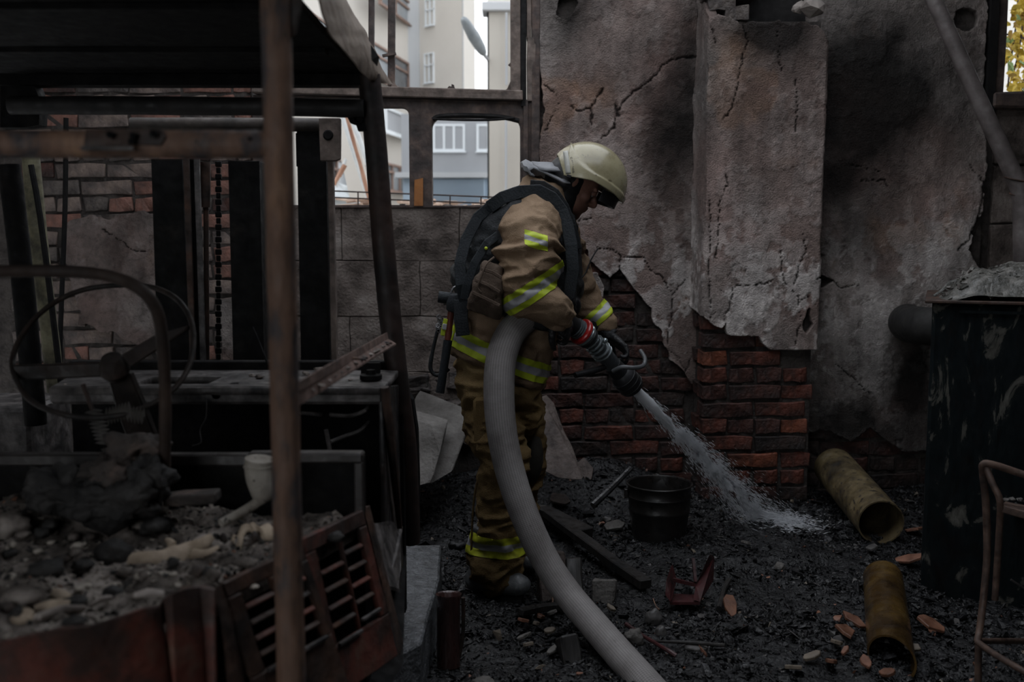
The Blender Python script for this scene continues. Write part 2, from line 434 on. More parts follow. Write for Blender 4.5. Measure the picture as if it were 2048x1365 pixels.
def pxof(x, z, D=YW): a = proj(np.array([x]), D, np.array([z])); return float(a[0][0]), float(a[1][0])
PB = [(1050, 470), (1150, 490), (1177, 497), (1177, 520), (1196, 537), (1220, 555), (1240, 539), (1258, 563), (1282, 595), (1303, 617), (1305, 638), (1323, 662), (1327, 686),
      (1343, 718), (1367, 741), (1385, 772), (1402, 775)]          # lower edge of the plaster left of the pilaster
def below_pb(cx, cz, w2):
    px, py = pxof(cx, cz); xs = [p[0] for p in PB]; ys = [p[1] for p in PB]
    lim = np.interp(px, xs, ys); return py > lim - 34 and px > 1060
lay(wx(1070), XP0 + .02, -.02, 1.5, YW, M_bricks, 3, below_pb, wts=(3, 4, 3, .3))
PP = [(1408, 628), (1420, 646), (1442, 656), (1450, 650), (1454, 670), (1519, 672), (1525, 686), (1553, 710), (1573, 712), (1579, 733), (1581, 757), (1596, 777), (1608, 781), (1612, 793), (1640, 800)]
def below_pp(cx, cz, w2):
    px, py = pxof(cx, cz, YP); return py > np.interp(px, [p[0] for p in PP], [p[1] for p in PP]) - 30
lay(XP0, XP1 - .005, -.02, 1.35, YP, M_bricks, 9, below_pp, wts=(5, 3, 2, 1.2))
# side bricks of the pilaster, seen along its left return
r_ = random.Random(5); z = -.02; k = 0
while z < 1.3:
    if k % 2: brick_at(XP0 + .055, YP + .13, z + BH / 2, .118, M_bricks, r_, wall)
    z += CH; k += 1
PR = [(1620, 868), (1660, 858), (1700, 884), (1740, 850), (1772, 880), (1800, 905), (1870, 900)]
lay(XP1 + .005, XR0, -.02, .75, YW, M_bricks, 11, lambda cx, cz, w2: pxof(cx, cz)[1] > 862 and not (1640 < pxof(cx, cz)[0] < 1705 and 905 < pxof(cx, cz)[1] < 950), wts=(1, 3, 6, .2))
def left_test(cx, cz, w2):
    px, py = pxof(cx, cz)
    if not (40 < px < 665 and py > 120): return False
    if 150 < px < 300 and 455 < py < 640: return False
    return True
lay(-2.65, XO0 - .005, .55, 3.0, YW, M_bricks_left + [M_bricks[1]], 21, left_test, wts=(4, 3, 3, 1.2))
# aerated blocks under the window
r_ = random.Random(4)
zc = [XZ(800, p, YW)[1] for p in (411, 522, 633, 745, 800)]
for c, cuts in enumerate(((508, 684, 919, 1100), (508, 605, 840, 1075), (508, 697, 935, 1100), (508, 640, 800, 960, 1075))):
    z1, z0 = zc[c], zc[c + 1]
    for q in range(len(cuts) - 1):
        x0, x1 = wx(cuts[q]), wx(cuts[q + 1])
        bb = MB().box(x0 + .0015, x1 - .0015, YW - .012 + r_.uniform(0, .005), YW + .2, z0 + .0015, z1 - .0015)
        bb.build('block', M_block, wall, bev=.003, sub=4, disp=(.009, 11))

def fade(c, f): return np.stack([c[0] * f, c[1] * f, c[2] * f], 1)
def blob(px, py, cx, cy, rx, ry): return np.exp(-(((px - cx) / rx) ** 2 + ((py - cy) / ry) ** 2))
CRACKS = [([(1395, 112), (1350, 118), (1325, 130), (1310, 150), (1290, 170), (1265, 185), (1245, 205), (1232, 235), (1225, 258), (1200, 280)], 2.6),
          ([(1205, 175), (1195, 195), (1180, 215), (1162, 222), (1140, 212)], 2.8), ([(1180, 215), (1185, 250)], 3.2), ([(1232, 212), (1238, 232)], 6),
          ([(1483, 30), (1495, 80), (1488, 110), (1480, 150), (1470, 200), (1448, 240)], 1.9),
          ([(1452, 330), (1455, 370), (1440, 410), (1437, 470), (1432, 520)], 1.5), ([(1553, 60), (1558, 100), (1562, 140)], 1), ([(1592, 160), (1596, 210), (1590, 262)], 1.4),
          ([(1424, 50), (1430, 85)], 1.4), ([(1422, 400), (1418, 560), (1421, 640)], 1.2),
          ([(1545, 566), (1517, 569), (1465, 573), (1462, 599), (1450, 640), (1449, 660)], 1.8),
          ([(1590, 570), (1595, 540), (1612, 500), (1605, 470)], 1.2), ([(1597, 590), (1600, 640), (1592, 690)], 1.2), ([(1560, 500), (1566, 560), (1600, 600), (1620, 596)], 1.1),
          ([(1225, 500), (1242, 515), (1290, 517), (1300, 545), (1322, 552), (1345, 590), (1342, 640), (1335, 690)], 1.4), ([(1190, 495), (1225, 500)], 1.2),
          ([(1345, 590), (1372, 560)], 1.1), ([(1242, 515), (1238, 545)], 1.2),
          ([(1725, 362), (1768, 360), (1775, 375)], 2), ([(1970, 360), (1955, 440), (1935, 480), (1915, 500)], 3), ([(1700, 330), (1730, 335), (1760, 345)], 1.2),
          ([(1630, 560), (1660, 555), (1680, 575), (1720, 570)], 2), ([(1670, 730), (1700, 750), (1740, 790)], 1.5), ([(1980, 380), (1940, 330)], 1.2),
          ([(1090, 170), (1120, 200), (1092, 260)], 1.5), ([(1120, 500), (1140, 470), (1160, 440), (1190, 436)], 1.4),
          ([(205, 460), (240, 480), (262, 500), (300, 505)], 1.5)]
def crack_d(px, py):
    wob = (nf(px / 9, py / 9, 3, 41) - .5) * 9; wob2 = (nf(px / 9, py / 9, 3, 47) - .5) * 9
    best = np.full(px.shape, 9.0)
    for pts, wd in CRACKS: best = np.minimum(best, seg_dist(px + wob, py + wob2, pts) / (.62 * wd * (.5 + 1.1 * nf(px / 28, py / 28, 2, 57))))
    return best
def plaster_fns(D, soot_shadef):
    def common(s, z, x, y):
        px, py = proj(x, y, z); low = sm(380, 620, py) * sm(1150, 1250, px)
        cd, cid = cells(s * 7 + (nf(s * 9, z * 9, 3, 8) - .5) * 1.2, z * 7 + (nf(s * 9, z * 9, 3, 9) - .5) * 1.2, 4)
        net = (1 - sm(.0, .05, cd)) * sm(.5, .62, nf(s * 2.2, z * 2.2, 3, 31)) * (.35 + .65 * low)
        ck = 1 - sm(.35, 1.15, crack_d(px, py))
        flake = sm(.49, .53, nf(s * 5.5, z * 4.5, 6, 51, .66))        # layers of limewash still on
        flake2 = sm(.56, .58, nf(s * 9, z * 7, 5, 77, .6))
        return px, py, low, net, ck, flake, flake2, cid
    def depth(s, z, x, y, dd):
        px, py, low, net, ck, flake, flake2, cid = common(s, z, x, y)
        h = (nf(s * 3, z * 3, 3, 2) - .5) * .02 + (nf(s * 30, z * 30, 4, 5) - .5) * .005 + flake * .003 + flake2 * .0025
        h = h - net * .006 - ck * .012 + (1 - sm(0, .03, dd)) * (nf(s * 12, z * 12, 2, 6) - .3) * .018
        return h
    def col(s, z, x, y, dd):
        px, py, low, net, ck, flake, flake2, cid = common(s, z, x, y)
        n1 = nf(s * 1.7, z * 1.7, 4, 12); n2 = nf(s * 14, z * 8, 5, 13)
        br = np.array([.158, .119, .106]); gr = np.array([.21, .183, .170]); lt = np.array([.40, .368, .35]); pk = np.array([.215, .14, .122])
        t = sm(.35, .65, n1)[:, None]; c = br * (1 - t) + gr * t
        t = (np.clip(blob(px, py, 1475, 90, 45, 40) + blob(px, py, 1190, 190, 40, 30) * .6 + sm(.66, .74, nf(s * 4, z * 3, 4, 205)) * .5, 0, 1) * .6)[:, None]; c = c * (1 - t) + np.array([.24, .125, .065]) * t
        t = (sm(.5, .75, nf(s * 3, z * 3, 3, 19)) * .5)[:, None]; c = c * (1 - t) + pk * t
        t = (flake * (.10 + .75 * low) + flake2 * .35 * (.35 + low))[:, None]; t = np.clip(t, 0, .9); c = c * (1 - t) + lt * t
        f = .62 + .86 * n2
        stre = nf(s * 26, z * 1.4, 3, 23); f = f * (.82 + .36 * stre)
        soot_shade = soot_shadef(px, py, s, z)
        f = f * np.clip(1 - soot_shade, .03, 1) * (1 - .75 * net) * (1 - .88 * ck)
        pit = sm(.68, .72, nf(s * 45, z * 45, 3, 61)); f = f * (1 - .22 * pit) * 1.1
        return c * f[:, None]
    return depth, col
def patch(px, py, seed, s=60): return nf(px / s, py / s, 4, seed)
def soot_shade_main(px, py, s, z):
    n = (patch(px, py, 90) - .5) * 1.1
    a = .55 * blob(px, py, 1385, 150, 38, 210) + .28 * blob(px, py, 1310, 290, 70, 130) + .55 * blob(px, py, 1150, 20, 60, 60) + .3 * blob(px, py, 1340, 300, 60, 240) + .25  # includes painted corner shade beside the pilaster, together with real soot
    a = a + .95 * np.where(px > 1636, 1, 0) * (1.05 * blob(px, py, 1745, 190, 140, 125) + .42 * blob(px, py, 1680, 400, 90, 110)) + np.where(px > 1636, .12, 0)
    a = a + .45 * sm(660, 880, py) + .3 * blob(px, py, 1180, 640, 60, 60) - .4 * blob(px, py, 1180, 330, 110, 100) - .35 * blob(px, py, 1300, 520, 120, 130)
    a = a - .35 * blob(px, py, 1880, 400, 80, 160) - .4 * blob(px, py, 1700, 590, 90, 60) - .15 * blob(px, py, 1800, 840, 60, 60) + .6 * blob(px, py, 1825, 740, 45, 80)
    return np.clip(a + n * .5, 0, .93)
def soot_pil(px, py, s, z):
    n = (patch(px, py, 91) - .5) * .8
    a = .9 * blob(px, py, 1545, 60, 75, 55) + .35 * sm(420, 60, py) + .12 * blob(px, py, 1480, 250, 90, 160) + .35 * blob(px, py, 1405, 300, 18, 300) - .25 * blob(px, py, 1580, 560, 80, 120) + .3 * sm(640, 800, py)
    return np.clip(a + n * .35, 0, .92)
dm, cm = plaster_fns(YW, soot_shade_main)
def flat_map(y): return lambda s: (s, np.full(s.shape, y), np.zeros(s.shape), np.full(s.shape, -1.0))
X_ = lambda pts, D: [XZ(a, c, D) for a, c in pts]
YPL = YW - .028
xr = 1978
poly_main = X_([(1079, -80), (1396, -80), (1396, 772)] + PB[-2:0:-1] + [(1150, 490), (1079, 520), (1086, 380), (1077, 300), (1090, 220), (1078, 120)], YPL)
island = X_([(1163, 570), (1178, 541), (1196, 545), (1209, 575), (1202, 598), (1182, 592), (1165, 605)], YPL)
poly_right = X_([(1600, -80), (1978, -80), (1968, 120), (1965, 230), (1972, 330), (1962, 420), (1948, 450), (1935, 500), (1958, 540), (1964, 700), (1990, 900), (1870, 900), (1800, 903), (1772, 880), (1740, 852), (1700, 884), (1660, 860), (1600, 868)], YPL)
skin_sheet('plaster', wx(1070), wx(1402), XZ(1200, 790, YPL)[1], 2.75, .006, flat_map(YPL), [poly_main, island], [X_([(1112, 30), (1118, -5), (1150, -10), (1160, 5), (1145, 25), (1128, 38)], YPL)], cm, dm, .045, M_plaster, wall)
hole = [(1932 + 27 * math.cos(t * .63) * (1 + .12 * math.sin(t * 7)), 38 + 27 * math.sin(t * .63)) for t in range(10)]
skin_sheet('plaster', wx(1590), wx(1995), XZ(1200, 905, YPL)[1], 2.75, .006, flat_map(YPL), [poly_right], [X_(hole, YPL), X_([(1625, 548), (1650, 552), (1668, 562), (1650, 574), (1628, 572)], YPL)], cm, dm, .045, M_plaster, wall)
# left patch of plaster on the brickwork
dl, cl = plaster_fns(YW, lambda px, py, s, z: np.clip(.52 + (patch(px, py, 93, 40) - .5) * .5 - .2 * blob(px, py, 250, 620, 80, 60), 0, .9))
poly_left = X_([(128, 445), (175, 432), (215, 440), (260, 425), (345, 430), (345, 560), (318, 700), (285, 695), (250, 676), (238, 668), (205, 666), (180, 650), (160, 648), (158, 612), (142, 560), (130, 520)], YPL)
skin_sheet('plaster', wx(110), wx(350), XZ(200, 720, YPL)[1], XZ(200, 415, YPL)[1], .006, flat_map(YPL), [poly_left], [], cl, dl, .04, M_plaster, wall, jag=.018)
skin_sheet('plaster', wx(440), wx(478), XZ(200, 735, YPL)[1], XZ(200, 590, YPL)[1], .008, flat_map(YPL), [X_([(442, 600), (470, 592), (474, 735), (444, 735)], YPL)], [], cl, dl, .04, M_plaster, wall)
# pilaster plaster wrapped round its corners: s runs along left return, front, right return
dq, cq = plaster_fns(YP, soot_pil); YQ = YP - .03; XA, XB = XP0 - .012, XP1 + .012; RT = YPL - YQ
def pil_map(s):
    q = s; x = np.where(q < 0, XA, np.where(q > XB - XA, XB, XA + q)); y = np.where(q < 0, YQ - q, np.where(q > XB - XA, YQ + q - (XB - XA), YQ))
    nx = np.where(q < 0, -1.0, np.where(q > XB - XA, 1.0, 0)); ny = np.where((q < 0) | (q > XB - XA), 0, -1.0)
    c = .018; k = np.clip(1 - np.abs(q) / c, 0, 1); x = x + k * k * .006; y = y + k * k * .004
    k = np.clip(1 - np.abs(q - (XB - XA)) / c, 0, 1); x = x - k * k * .006; y = y + k * k * .004
    return x, y, nx, ny
pf = [(XZ(a, c, YQ)[0] - XA, XZ(a, c, YQ)[1]) for a, c in PP]
top = [(XZ(a, c, YQ)[0] - XA, XZ(a, c, YQ)[1]) for a, c in [(1645, 78), (1632, 50), (1600, 45), (1585, 52), (1560, 40), (1530, 47), (1500, 45), (1480, 50), (1460, 34), (1436, 30), (1415, 38)]]
poly_p = [(-RT, pf[0][1] + .02)] + [(0, pf[0][1] - .01)] + pf[1:-1] + [(XB - XA, pf[-1][1] + .01), (XB - XA + RT, pf[-1][1] + .02), (XB - XA + RT, 2.28)] + [(XB - XA, top[0][1])] + top[1:] + [(-.02, top[-1][1] + .02), (-RT, 2.6)]
skin_sheet('pilaster_plaster', -RT, XB - XA + RT, .8, 2.65, .006, pil_map, [poly_p], [[(XZ(a, c, YQ)[0] - XA, XZ(a, c, YQ)[1]) for a, c in [(1603, 640), (1618, 618), (1626, 650), (1614, 672), (1604, 660)]]], cq, dq, .045, M_plaster, wall)
# broken corbel at the head of the pilaster: loose bricks and a lump
r_ = random.Random(2)
for (px, py, D, w_) in ((1445, 8, 4.74, .13), (1460, -20, 4.74, .24), (1430, -45, 4.74, .2), (1500, -70, 4.74, .24), (1475, 26, 4.72, .1)):
    p = P(px, py, D); brick_at(p.x, p.y, p.z, w_, [M_bricks_left[2]], r_, wall)
rm = rock_mesh('plaster_lump', mat('lump', [(.3, (.10, .085, .075)), (.7, (.26, .23, .21))], bump=.6), 5, (.065, .05, .062), 26, .2)
o = link('plaster_lump', rm, wall); o.location = P(1625, 16, 4.76); o.matrix_parent_inverse = Matrix.Translation(-Vector(wall.location))
o = link('plaster_lump', rm, wall); o.location = P(1597, 14, 4.80); o.scale = (.6, .6, .7); o.rotation_euler = (1, 2, 0); o.matrix_parent_inverse = Matrix.Translation(-Vector(wall.location))
# right-hand block panel
zc = [XZ(2000, p, YW)[1] for p in (208, 330, 448, 565, 690, 810, 930, 1060)]
for c in range(len(zc) - 1):
    cuts = (1984, 2110, 2240) if c % 2 else (1984, 2060, 2240)
    for q in range(2):
        MB().box(wx(cuts[q]) + .004, wx(cuts[q + 1]) - .004, YW + .02 + .004 * (c % 2), YW + .2, zc[c + 1] + .004, zc[c] - .004).build('block', M_block, wall, bev=.006, sub=3, disp=(.008, 12))
# black rubble ledge below the aerated blocks
b = MB(); r_ = random.Random(8)
for i in range(46):
    x = r_.uniform(wx(660), wx(1090)); z = r_.uniform(.03, XZ(800, 762, YW)[1] + .02); s_ = r_.uniform(.04, .1)
    M_ = Matrix.Translation((x, YW + .03 + r_.uniform(-.03, .0), z)) @ Matrix.Rotation(r_.gauss(0, .3), 4, 'Y') @ Matrix.Rotation(r_.gauss(0, .2), 4, 'X')
    b.box(-s_, s_, -.04, .04, -s_ * .45, s_ * .45, M_)
b.build('rough_footing', M_bricks_left[2], wall, bev=.008, sub=2, disp=(.016, 18), kind='stuff')

# ------------------------------------------------------------ steel bus-like window frame
win = thing('window_1', ((XO0 + XO1) / 2, YW, ZS), kind='structure')
px_ = lambda a, c: XZ(a, c, YW - .02)
oz = lambda a, c: px_(a, c)[1]
outer = [px_(506, 413), px_(1079, 413), px_(1079, 226), px_(506, 190)]
hA = rrect(px_(560, 300)[0], px_(819, 300)[0], oz(800, 411), oz(800, 214), (0, 0, .04, 0)); hB = rrect(px_(863, 300)[0], px_(1041, 300)[0], oz(900, 412), oz(950, 234), (0, 0, .055, .055))
lo = [px_(506, 415), px_(1079, 415), px_(1079, 205), px_(506, 190)]
holes_plate('lower_panel', lo, [hA, hB], YW - .02, YW + .04, M_frame, win)
b = MB()   # raised pale ledge
b.hexa([Vector((px_(506, 187)[0], YW - .06, oz(506, 187))), Vector((px_(1046, 203)[0], YW - .06, oz(1046, 203))), Vector((px_(1046, 203)[0], YW + .06, oz(1046, 203))), Vector((px_(506, 187)[0], YW + .06, oz(506, 187))),
        Vector((px_(506, 168)[0], YW - .06, oz(506, 168))), Vector((px_(1046, 183)[0], YW - .06, oz(1046, 183))), Vector((px_(1046, 183)[0], YW + .06, oz(1046, 183))), Vector((px_(506, 168)[0], YW + .06, oz(506, 168)))])
b.jit(.003, 20).build('window_ledge', M_frame_lt, win, bev=.004, sub=2, disp=(.004, 22))
for (x0, x1, y0, y1, m_) in ((1021, 1041, -90, 186, M_frame_lt), (1041, 1053, -90, 214, M_black), (1053, 1062, -90, 78, M_frame_lt), (1062, 1080, -90, 413, M_frame), (1054, 1074, 76, 204, M_frame_lt), (1046, 1056, 200, 413, M_frame)):
    q0 = px_(x0, y1); q1 = px_(x1, y0)
    MB().box(q0[0], q1[0], YW - .035, YW + .06, q0[1], q1[1]).build('side_strip', m_, win, bev=.003, sub=2, disp=(.004, 16))
MB().plate([Vector((*px_(1022, 160), 0)).xzy, Vector((*px_(1022, 186), 0)).xzy, Vector((*px_(1005, 184), 0)).xzy][::1], (0, .01, 0)).V
def tri(name, pts, y, t, m_, par): return MB().plate([(XZ(a, c, y)[0], y, XZ(a, c, y)[1]) for a, c in pts], (0, t, 0)).build(name, m_, par)
tri('corner_gusset', [(1023, 158), (1023, 186), (1003, 184), (1014, 178)], YW - .02, .02, M_frame_lt, win)
tri('corner_gusset', [(786, 160), (796, 176), (782, 174)], YW - .02, .02, M_frame_lt, win)
tri('torn_tab', [(893, 178), (898, 172), (903, 173), (903, 168), (908, 170), (909, 175), (915, 182)], YW - .03, .01, M_frame, win)
tri('torn_tab', [(1016, 130), (1024, 122), (1024, 136)], YW - .03, .01, M_frame, win)
for (xa, xb, yb) in ((737, 748, 172), (776, 790, 172)):
    MB().bar((px_((xa + xb) / 2, -90)[0], YW, px_(0, -90)[1]), (px_((xa + xb) / 2 - 1, yb)[0], YW, oz(0, yb)), (xb - xa) / F * 5, .03, up=(0, 1, 0)).build('mullion', M_frame, win, bev=.003)
MB().bar(P(765, 112, YW - .03), P(792, 107, YW - .03), .02, .012).build('clip', M_frame, win)
tri('charred_sheet_remnant', [(829, 360), (846, 356), (846, 412), (828, 412)], YW - .028, .005, mat('orange_rust', [(.3, (.12, .045, .015)), (.7, (.32, .13, .04))]), win)
b = MB(); b.tube([P(866, 240, YW - .03), P(880, 233, YW - .03), (P(930, 231, YW - .03)), P(1000, 234, YW - .03), P(1038, 242, YW - .03)], .012, 8).build('hanging_seal', M_black, win)
MB().tube([P(865, 238, YW - .04), P(920, 240, YW - .04), P(980, 240, YW - .04), P(1030, 236, YW - .04)], .006, 8).build('hanging_seal', M_black, win)
# right window opening: black jamb pipe, sill
win2 = thing('window_2', (XR1, YW, ZR), kind='structure')
MB().box(XZ(1974, 0, YW)[0], XZ(1990, 0, YW)[0], YW - .05, YW + .3, XZ(0, 225, YW)[1], 3.2).build('jamb', M_black, win2)
MB().box(XZ(1990, 0, YW)[0], XZ(2012, 0, YW)[0], YW - .02, YW + .3, XZ(0, 200, YW)[1], 3.2).build('jamb', M_frame, win2, bev=.004, sub=3, disp=(.006, 12))
MB().box(XZ(1988, 0, YW)[0], 2.95, YW - .06, YW + .36, XZ(0, 218, YW)[1], XZ(0, 186, YW)[1]).build('sill', M_frame, win2, bev=.01, sub=3, disp=(.012, 8))
# unseen side walls and the roof edge that shade the room
wl = MB().box(WL - .3, WL, -2.6, YW + .4, -.3, ZT).build('wall_left', M_mortar, kind='structure')
wr = MB().box(WR, WR + .3, -2.6, YW + .4, -.3, ZT).build('wall_right', M_mortar, kind='structure')
wb = MB().box(WL - .3, -3.6, -2.9, -2.6, -.3, ZT).box(-1.0, WR + .3, -2.9, -2.6, -.3, ZT).build('wall_front', M_mortar, kind='structure')  # unseen wall; its doorway gap is added to let light onto the foreground
# unseen roof slabs added to cut the skylight, left open above the burnt floor
MB().box(WL - .3, WR + .3, -2.9, 1.5, ZT, ZT + .2).build('ceiling_blocker', M_mortar, kind='structure')
MB().box(WL - .3, -1.8, 1.5, YW + .38, ZT, ZT + .2).build('ceiling_blocker', M_mortar, kind='structure')
MB().box(1.75, WR + .3, 1.5, YW + .38, ZT, ZT + .2).build('ceiling_blocker', M_mortar, kind='structure')
# ------------------------------------------------------------ ground of wet char
def gh(x, y):
    """height of the burnt debris"""
    x = np.asarray(x, float); y = np.asarray(y, float)
    h = .10 * np.exp(-(((x - 1.0) / .5) ** 2 + ((y - 4.15) / .35) ** 2)) + .16 * np.exp(-(((x - .45) / .35) ** 2 + ((y - 4.85) / .28) ** 2))
    h = h + .10 * np.exp(-(((x + .35) / .5) ** 2 + ((y - 4.9) / .3) ** 2)) + .05 * sm(4.3, 5.0, y)
    h = h + (nf(x * 2.2, y * 2.2, 4, 301) - .5) * .09 + (nf(x * 11, y * 11, 4, 303) - .5) * .045
    return h
def ghp(x, y): return float(gh(np.array([x]), np.array([y]))[0])
M_char = mat('wet_char', [(.35, (.002, .002, .0022)), (.55, (.0055, .0057, .0065)), (.75, (.016, .0165, .018))], scale=22, rough=(.2, .8), bump=1.0, bscale=70, spec=.4)
M_char2 = mat('wet_char_chips', [(.35, (.003, .003, .0035)), (.6, (.010, .010, .0115)), (.8, (.03, .03, .034))], scale=30, rough=(.15, .75), bump=.8, bscale=60, spec=.45)
M_grit = mat('grey_grit', [(.3, (.03, .029, .028)), (.7, (.10, .094, .09))], scale=20, rough=(.3, .8), bump=.5)
M_chipor = mat('clay_chip', [(.3, (.09, .04, .025)), (.7, (.26, .12, .075))], scale=14, rough=(.35, .8), bump=.5)
M_cream = mat('cream_chip', [(.3, (.08, .064, .05)), (.7, (.20, .165, .125))], scale=14, rough=(.4, .8), bump=.5)
nx_, ny_ = 330, 260
X, Y = np.meshgrid(np.linspace(-2.6, 2.8, nx_), np.linspace(2.2, 5.05, ny_))
Zg = gh(X, Y) + (nf(X * 40, Y * 40, 3, 311) - .5) * .02
V = np.stack([X.ravel(), Y.ravel(), Zg.ravel()], 1)
I = np.arange(nx_ * ny_).reshape(ny_, nx_)
Fq = np.stack([I[:-1, :-1].ravel(), I[:-1, 1:].ravel(), I[1:, 1:].ravel(), I[1:, :-1].ravel()], 1)
me = bpy.data.meshes.new('floor'); me.from_pydata(V.tolist(), [], Fq.tolist()); me.update(); me.materials.append(M_char); me.polygons.foreach_set('use_smooth', [True] * len(me.polygons))
floor = link('floor', me, kind='structure')
MB().box(-4.5, 3.3, -2.9, 2.25, -.2, -.02).build('floor_slab', M_char, kind='structure')
M_yard = mat('yard_ground', [(.3, (.15, .14, .12)), (.7, (.33, .30, .27))], scale=1.2)
MB().box(-40, 40, YW + .38, 70, -.6, -.1).build('ground_outside', M_yard, kind='structure')
protos = [rock_mesh('chip', M_char2, s, (1, 1, .7), 9, .4) for s in range(12)]
def place_char(r):
    y = 2.5 + 2.5 * r.random() ** .9; x = r.uniform(-.55 * y * .5 - .1, .56 * y)
    if x < -.45 and y < 2.9: return None
    if abs(x - .1) > 99: return None
    cl = mn.noise(Vector((x * 3.2, y * 3.2, 3))) 
    s = (abs(r.gauss(0, 1)) * .0065 + .0035) * (1 + .9 * max(-.5, cl))
    if r.random() < .03: s *= 2.3
    mi = r.choices((0, 1, 2, 3, 4), (60, 24, 3.5, .6, .7))[0]
    return (x, y, ghp_fast(x, y) + s * .2), s, mi
_gx = np.linspace(-2.6, 2.8, nx_); _gy = np.linspace(2.2, 5.05, ny_)
def ghp_fast(x, y):
    i = min(max(int((x + 2.6) / 5.4 * (nx_ - 1)), 0), nx_ - 1); j = min(max(int((y - 2.2) / 2.85 * (ny_ - 1)), 0), ny_ - 1); return float(Zg[j, i])
scatter('char_debris', 52000, place_char, protos, [M_char, M_char2, M_grit, M_chipor, M_cream], seed=12, label='wet black charred debris and clinker covering the floor', cat='debris', kind='stuff')
# ------------------------------------------------------------ burnt forklift
M_rust = mat('rust_scorched_tube', [(.30, (.018, .016, .018)), (.43, (.06, .05, .05)), (.5, (.13, .078, .055)), (.58, (.17, .10, .07)), (.72, (.28, .165, .10))], scale=13, detail=12, rough=(.5, .9), bump=.8, bscale=45, stretch=(1, 1, .4), fleck=(38, .635, (.02, .018, .018)))
M_rustd = mat('rust_dark', [(.35, (.012, .009, .008)), (.55, (.045, .024, .016)), (.75, (.11, .05, .03))], scale=10, rough=(.5, .9), bump=.6)
M_red = mat('burnt_red_paint', [(.30, (.012, .009, .008)), (.46, (.05, .025, .019)), (.57, (.125, .036, .024)), (.66, (.12, .06, .042)), (.8, (.2, .13, .09))], scale=7, detail=9, rough=(.5, .85), bump=.5)
M_soot = mat('sooty_steel', [(.35, (.0022, .0022, .0025)), (.6, (.006, .0056, .0055)), (.8, (.018, .015, .013))], scale=12, rough=(.6, .9), bump=.4, spec=.15)
M_ashsteel = mat('ash_dusted_steel', [(.34, (.014, .013, .013)), (.5, (.058, .052, .05)), (.7, (.15, .135, .13))], scale=16, rough=(.35, .8), bump=.6)
M_ash = mat('ash_grey', [(.36, (.03, .026, .023)), (.5, (.14, .12, .106)), (.66, (.34, .30, .27))], scale=9, rough=(.75, .95), bump=.9, bscale=50, spec=.15)
M_tan = mat('bleached_sheet', [(.3, (.075, .05, .035)), (.5, (.14, .105, .078)), (.7, (.20, .16, .125))], scale=9, rough=(.6, .9), bump=.5, stretch=(1, .5, 1))
M_lump = mat('burnt_lump', [(.35, (.02, .018, .017)), (.55, (.06, .048, .042)), (.75, (.16, .11, .09))], scale=12, rough=(.7, .95), bump=1, bscale=40)
M_funnel = mat('chalky_plastic', [(.3, (.14, .12, .10)), (.5, (.27, .245, .21)), (.7, (.38, .35, .31))], scale=12, rough=(.6, .9), bump=.5, fleck=(60, .62, (.03, .025, .02)))
fl = thing('forklift', (-.87, 2.2, 0), 'burnt-out rusty forklift filling the left, its near post tall and pale brown', 'forklift')
p = P(552, 50, 1.6); XPOST = p.x
MB().tube([(XPOST, 1.6, .35), (XPOST, 1.6, .9), (XPOST, 1.6, 1.5), (XPOST, 1.6, 1.95)], .0235, 20, sub=10, nz=.0012).build('post', M_rust, fl, smooth=True)
MB().plate([P(578, -10, 1.6), P(606, -10, 1.6), P(600, 22, 1.6), P(590, 70, 1.6), P(578, 78, 1.6)], (0, .006, 0)).build('gusset', M_rustd, fl, bev=.001)
zb = P(300, 289, 1.6).z
MB().tube([(-1.6, 1.6, zb + .004), (-1.1, 1.6, zb + .001), (-.7, 1.6, zb), (XPOST - .005, 1.6, zb)], .0222, 20, sub=12, nz=.0012).build('rear_crossbar', M_rust, fl, smooth=True)
pl = MB().plate([P(170, 258, 1.574), P(318, 258, 1.574), P(332, 275, 1.574), P(322, 292, 1.574), P(262, 290, 1.574), P(255, 297, 1.574), P(165, 300, 1.574)], (0, .012, 0)).build('bracket', M_rustd, fl, bev=.002)
for (a, c) in ((222, 270), (268, 272), (308, 268), (265, 283)):
    q = P(a, c, 1.57); MB().lathe([(0, -.008), (.006, -.006), (.006, .004)], q, (0, 1, 0), 6).build('bolt', M_soot, pl)
q = P(218, 297, 1.572); MB().bar(P(163, 297, 1.566), P(268, 297, 1.566), .008, .006).build('weld_strip', M_ashsteel, fl, bev=.001)
q = P(500, 278, 1.578); MB().lathe([(0, -.003), (.003, -.003), (.004, .004)], q, (0, 1, 0), 8).build('bolt', M_soot, fl)
# roof
zr = P(400, 155, 2.9).z
nxr = 30
V = []; Fc = []
b = MB().box(-1.62, -.42, 1.15, 2.9, zr, zr + .02)
b.build('roof_panel', M_soot, fl, bev=.003, sub=5, disp=(.003, 5))
for y in (1.5, 2.0, 2.45): MB().box(-1.6, -.45, y, y + .05, zr - .012, zr).build('roof_rib', M_soot, fl)
MB().box(-1.62, -.41, 2.84, 2.9, zr - .03, zr + .002).build('roof_edge', M_soot, fl)
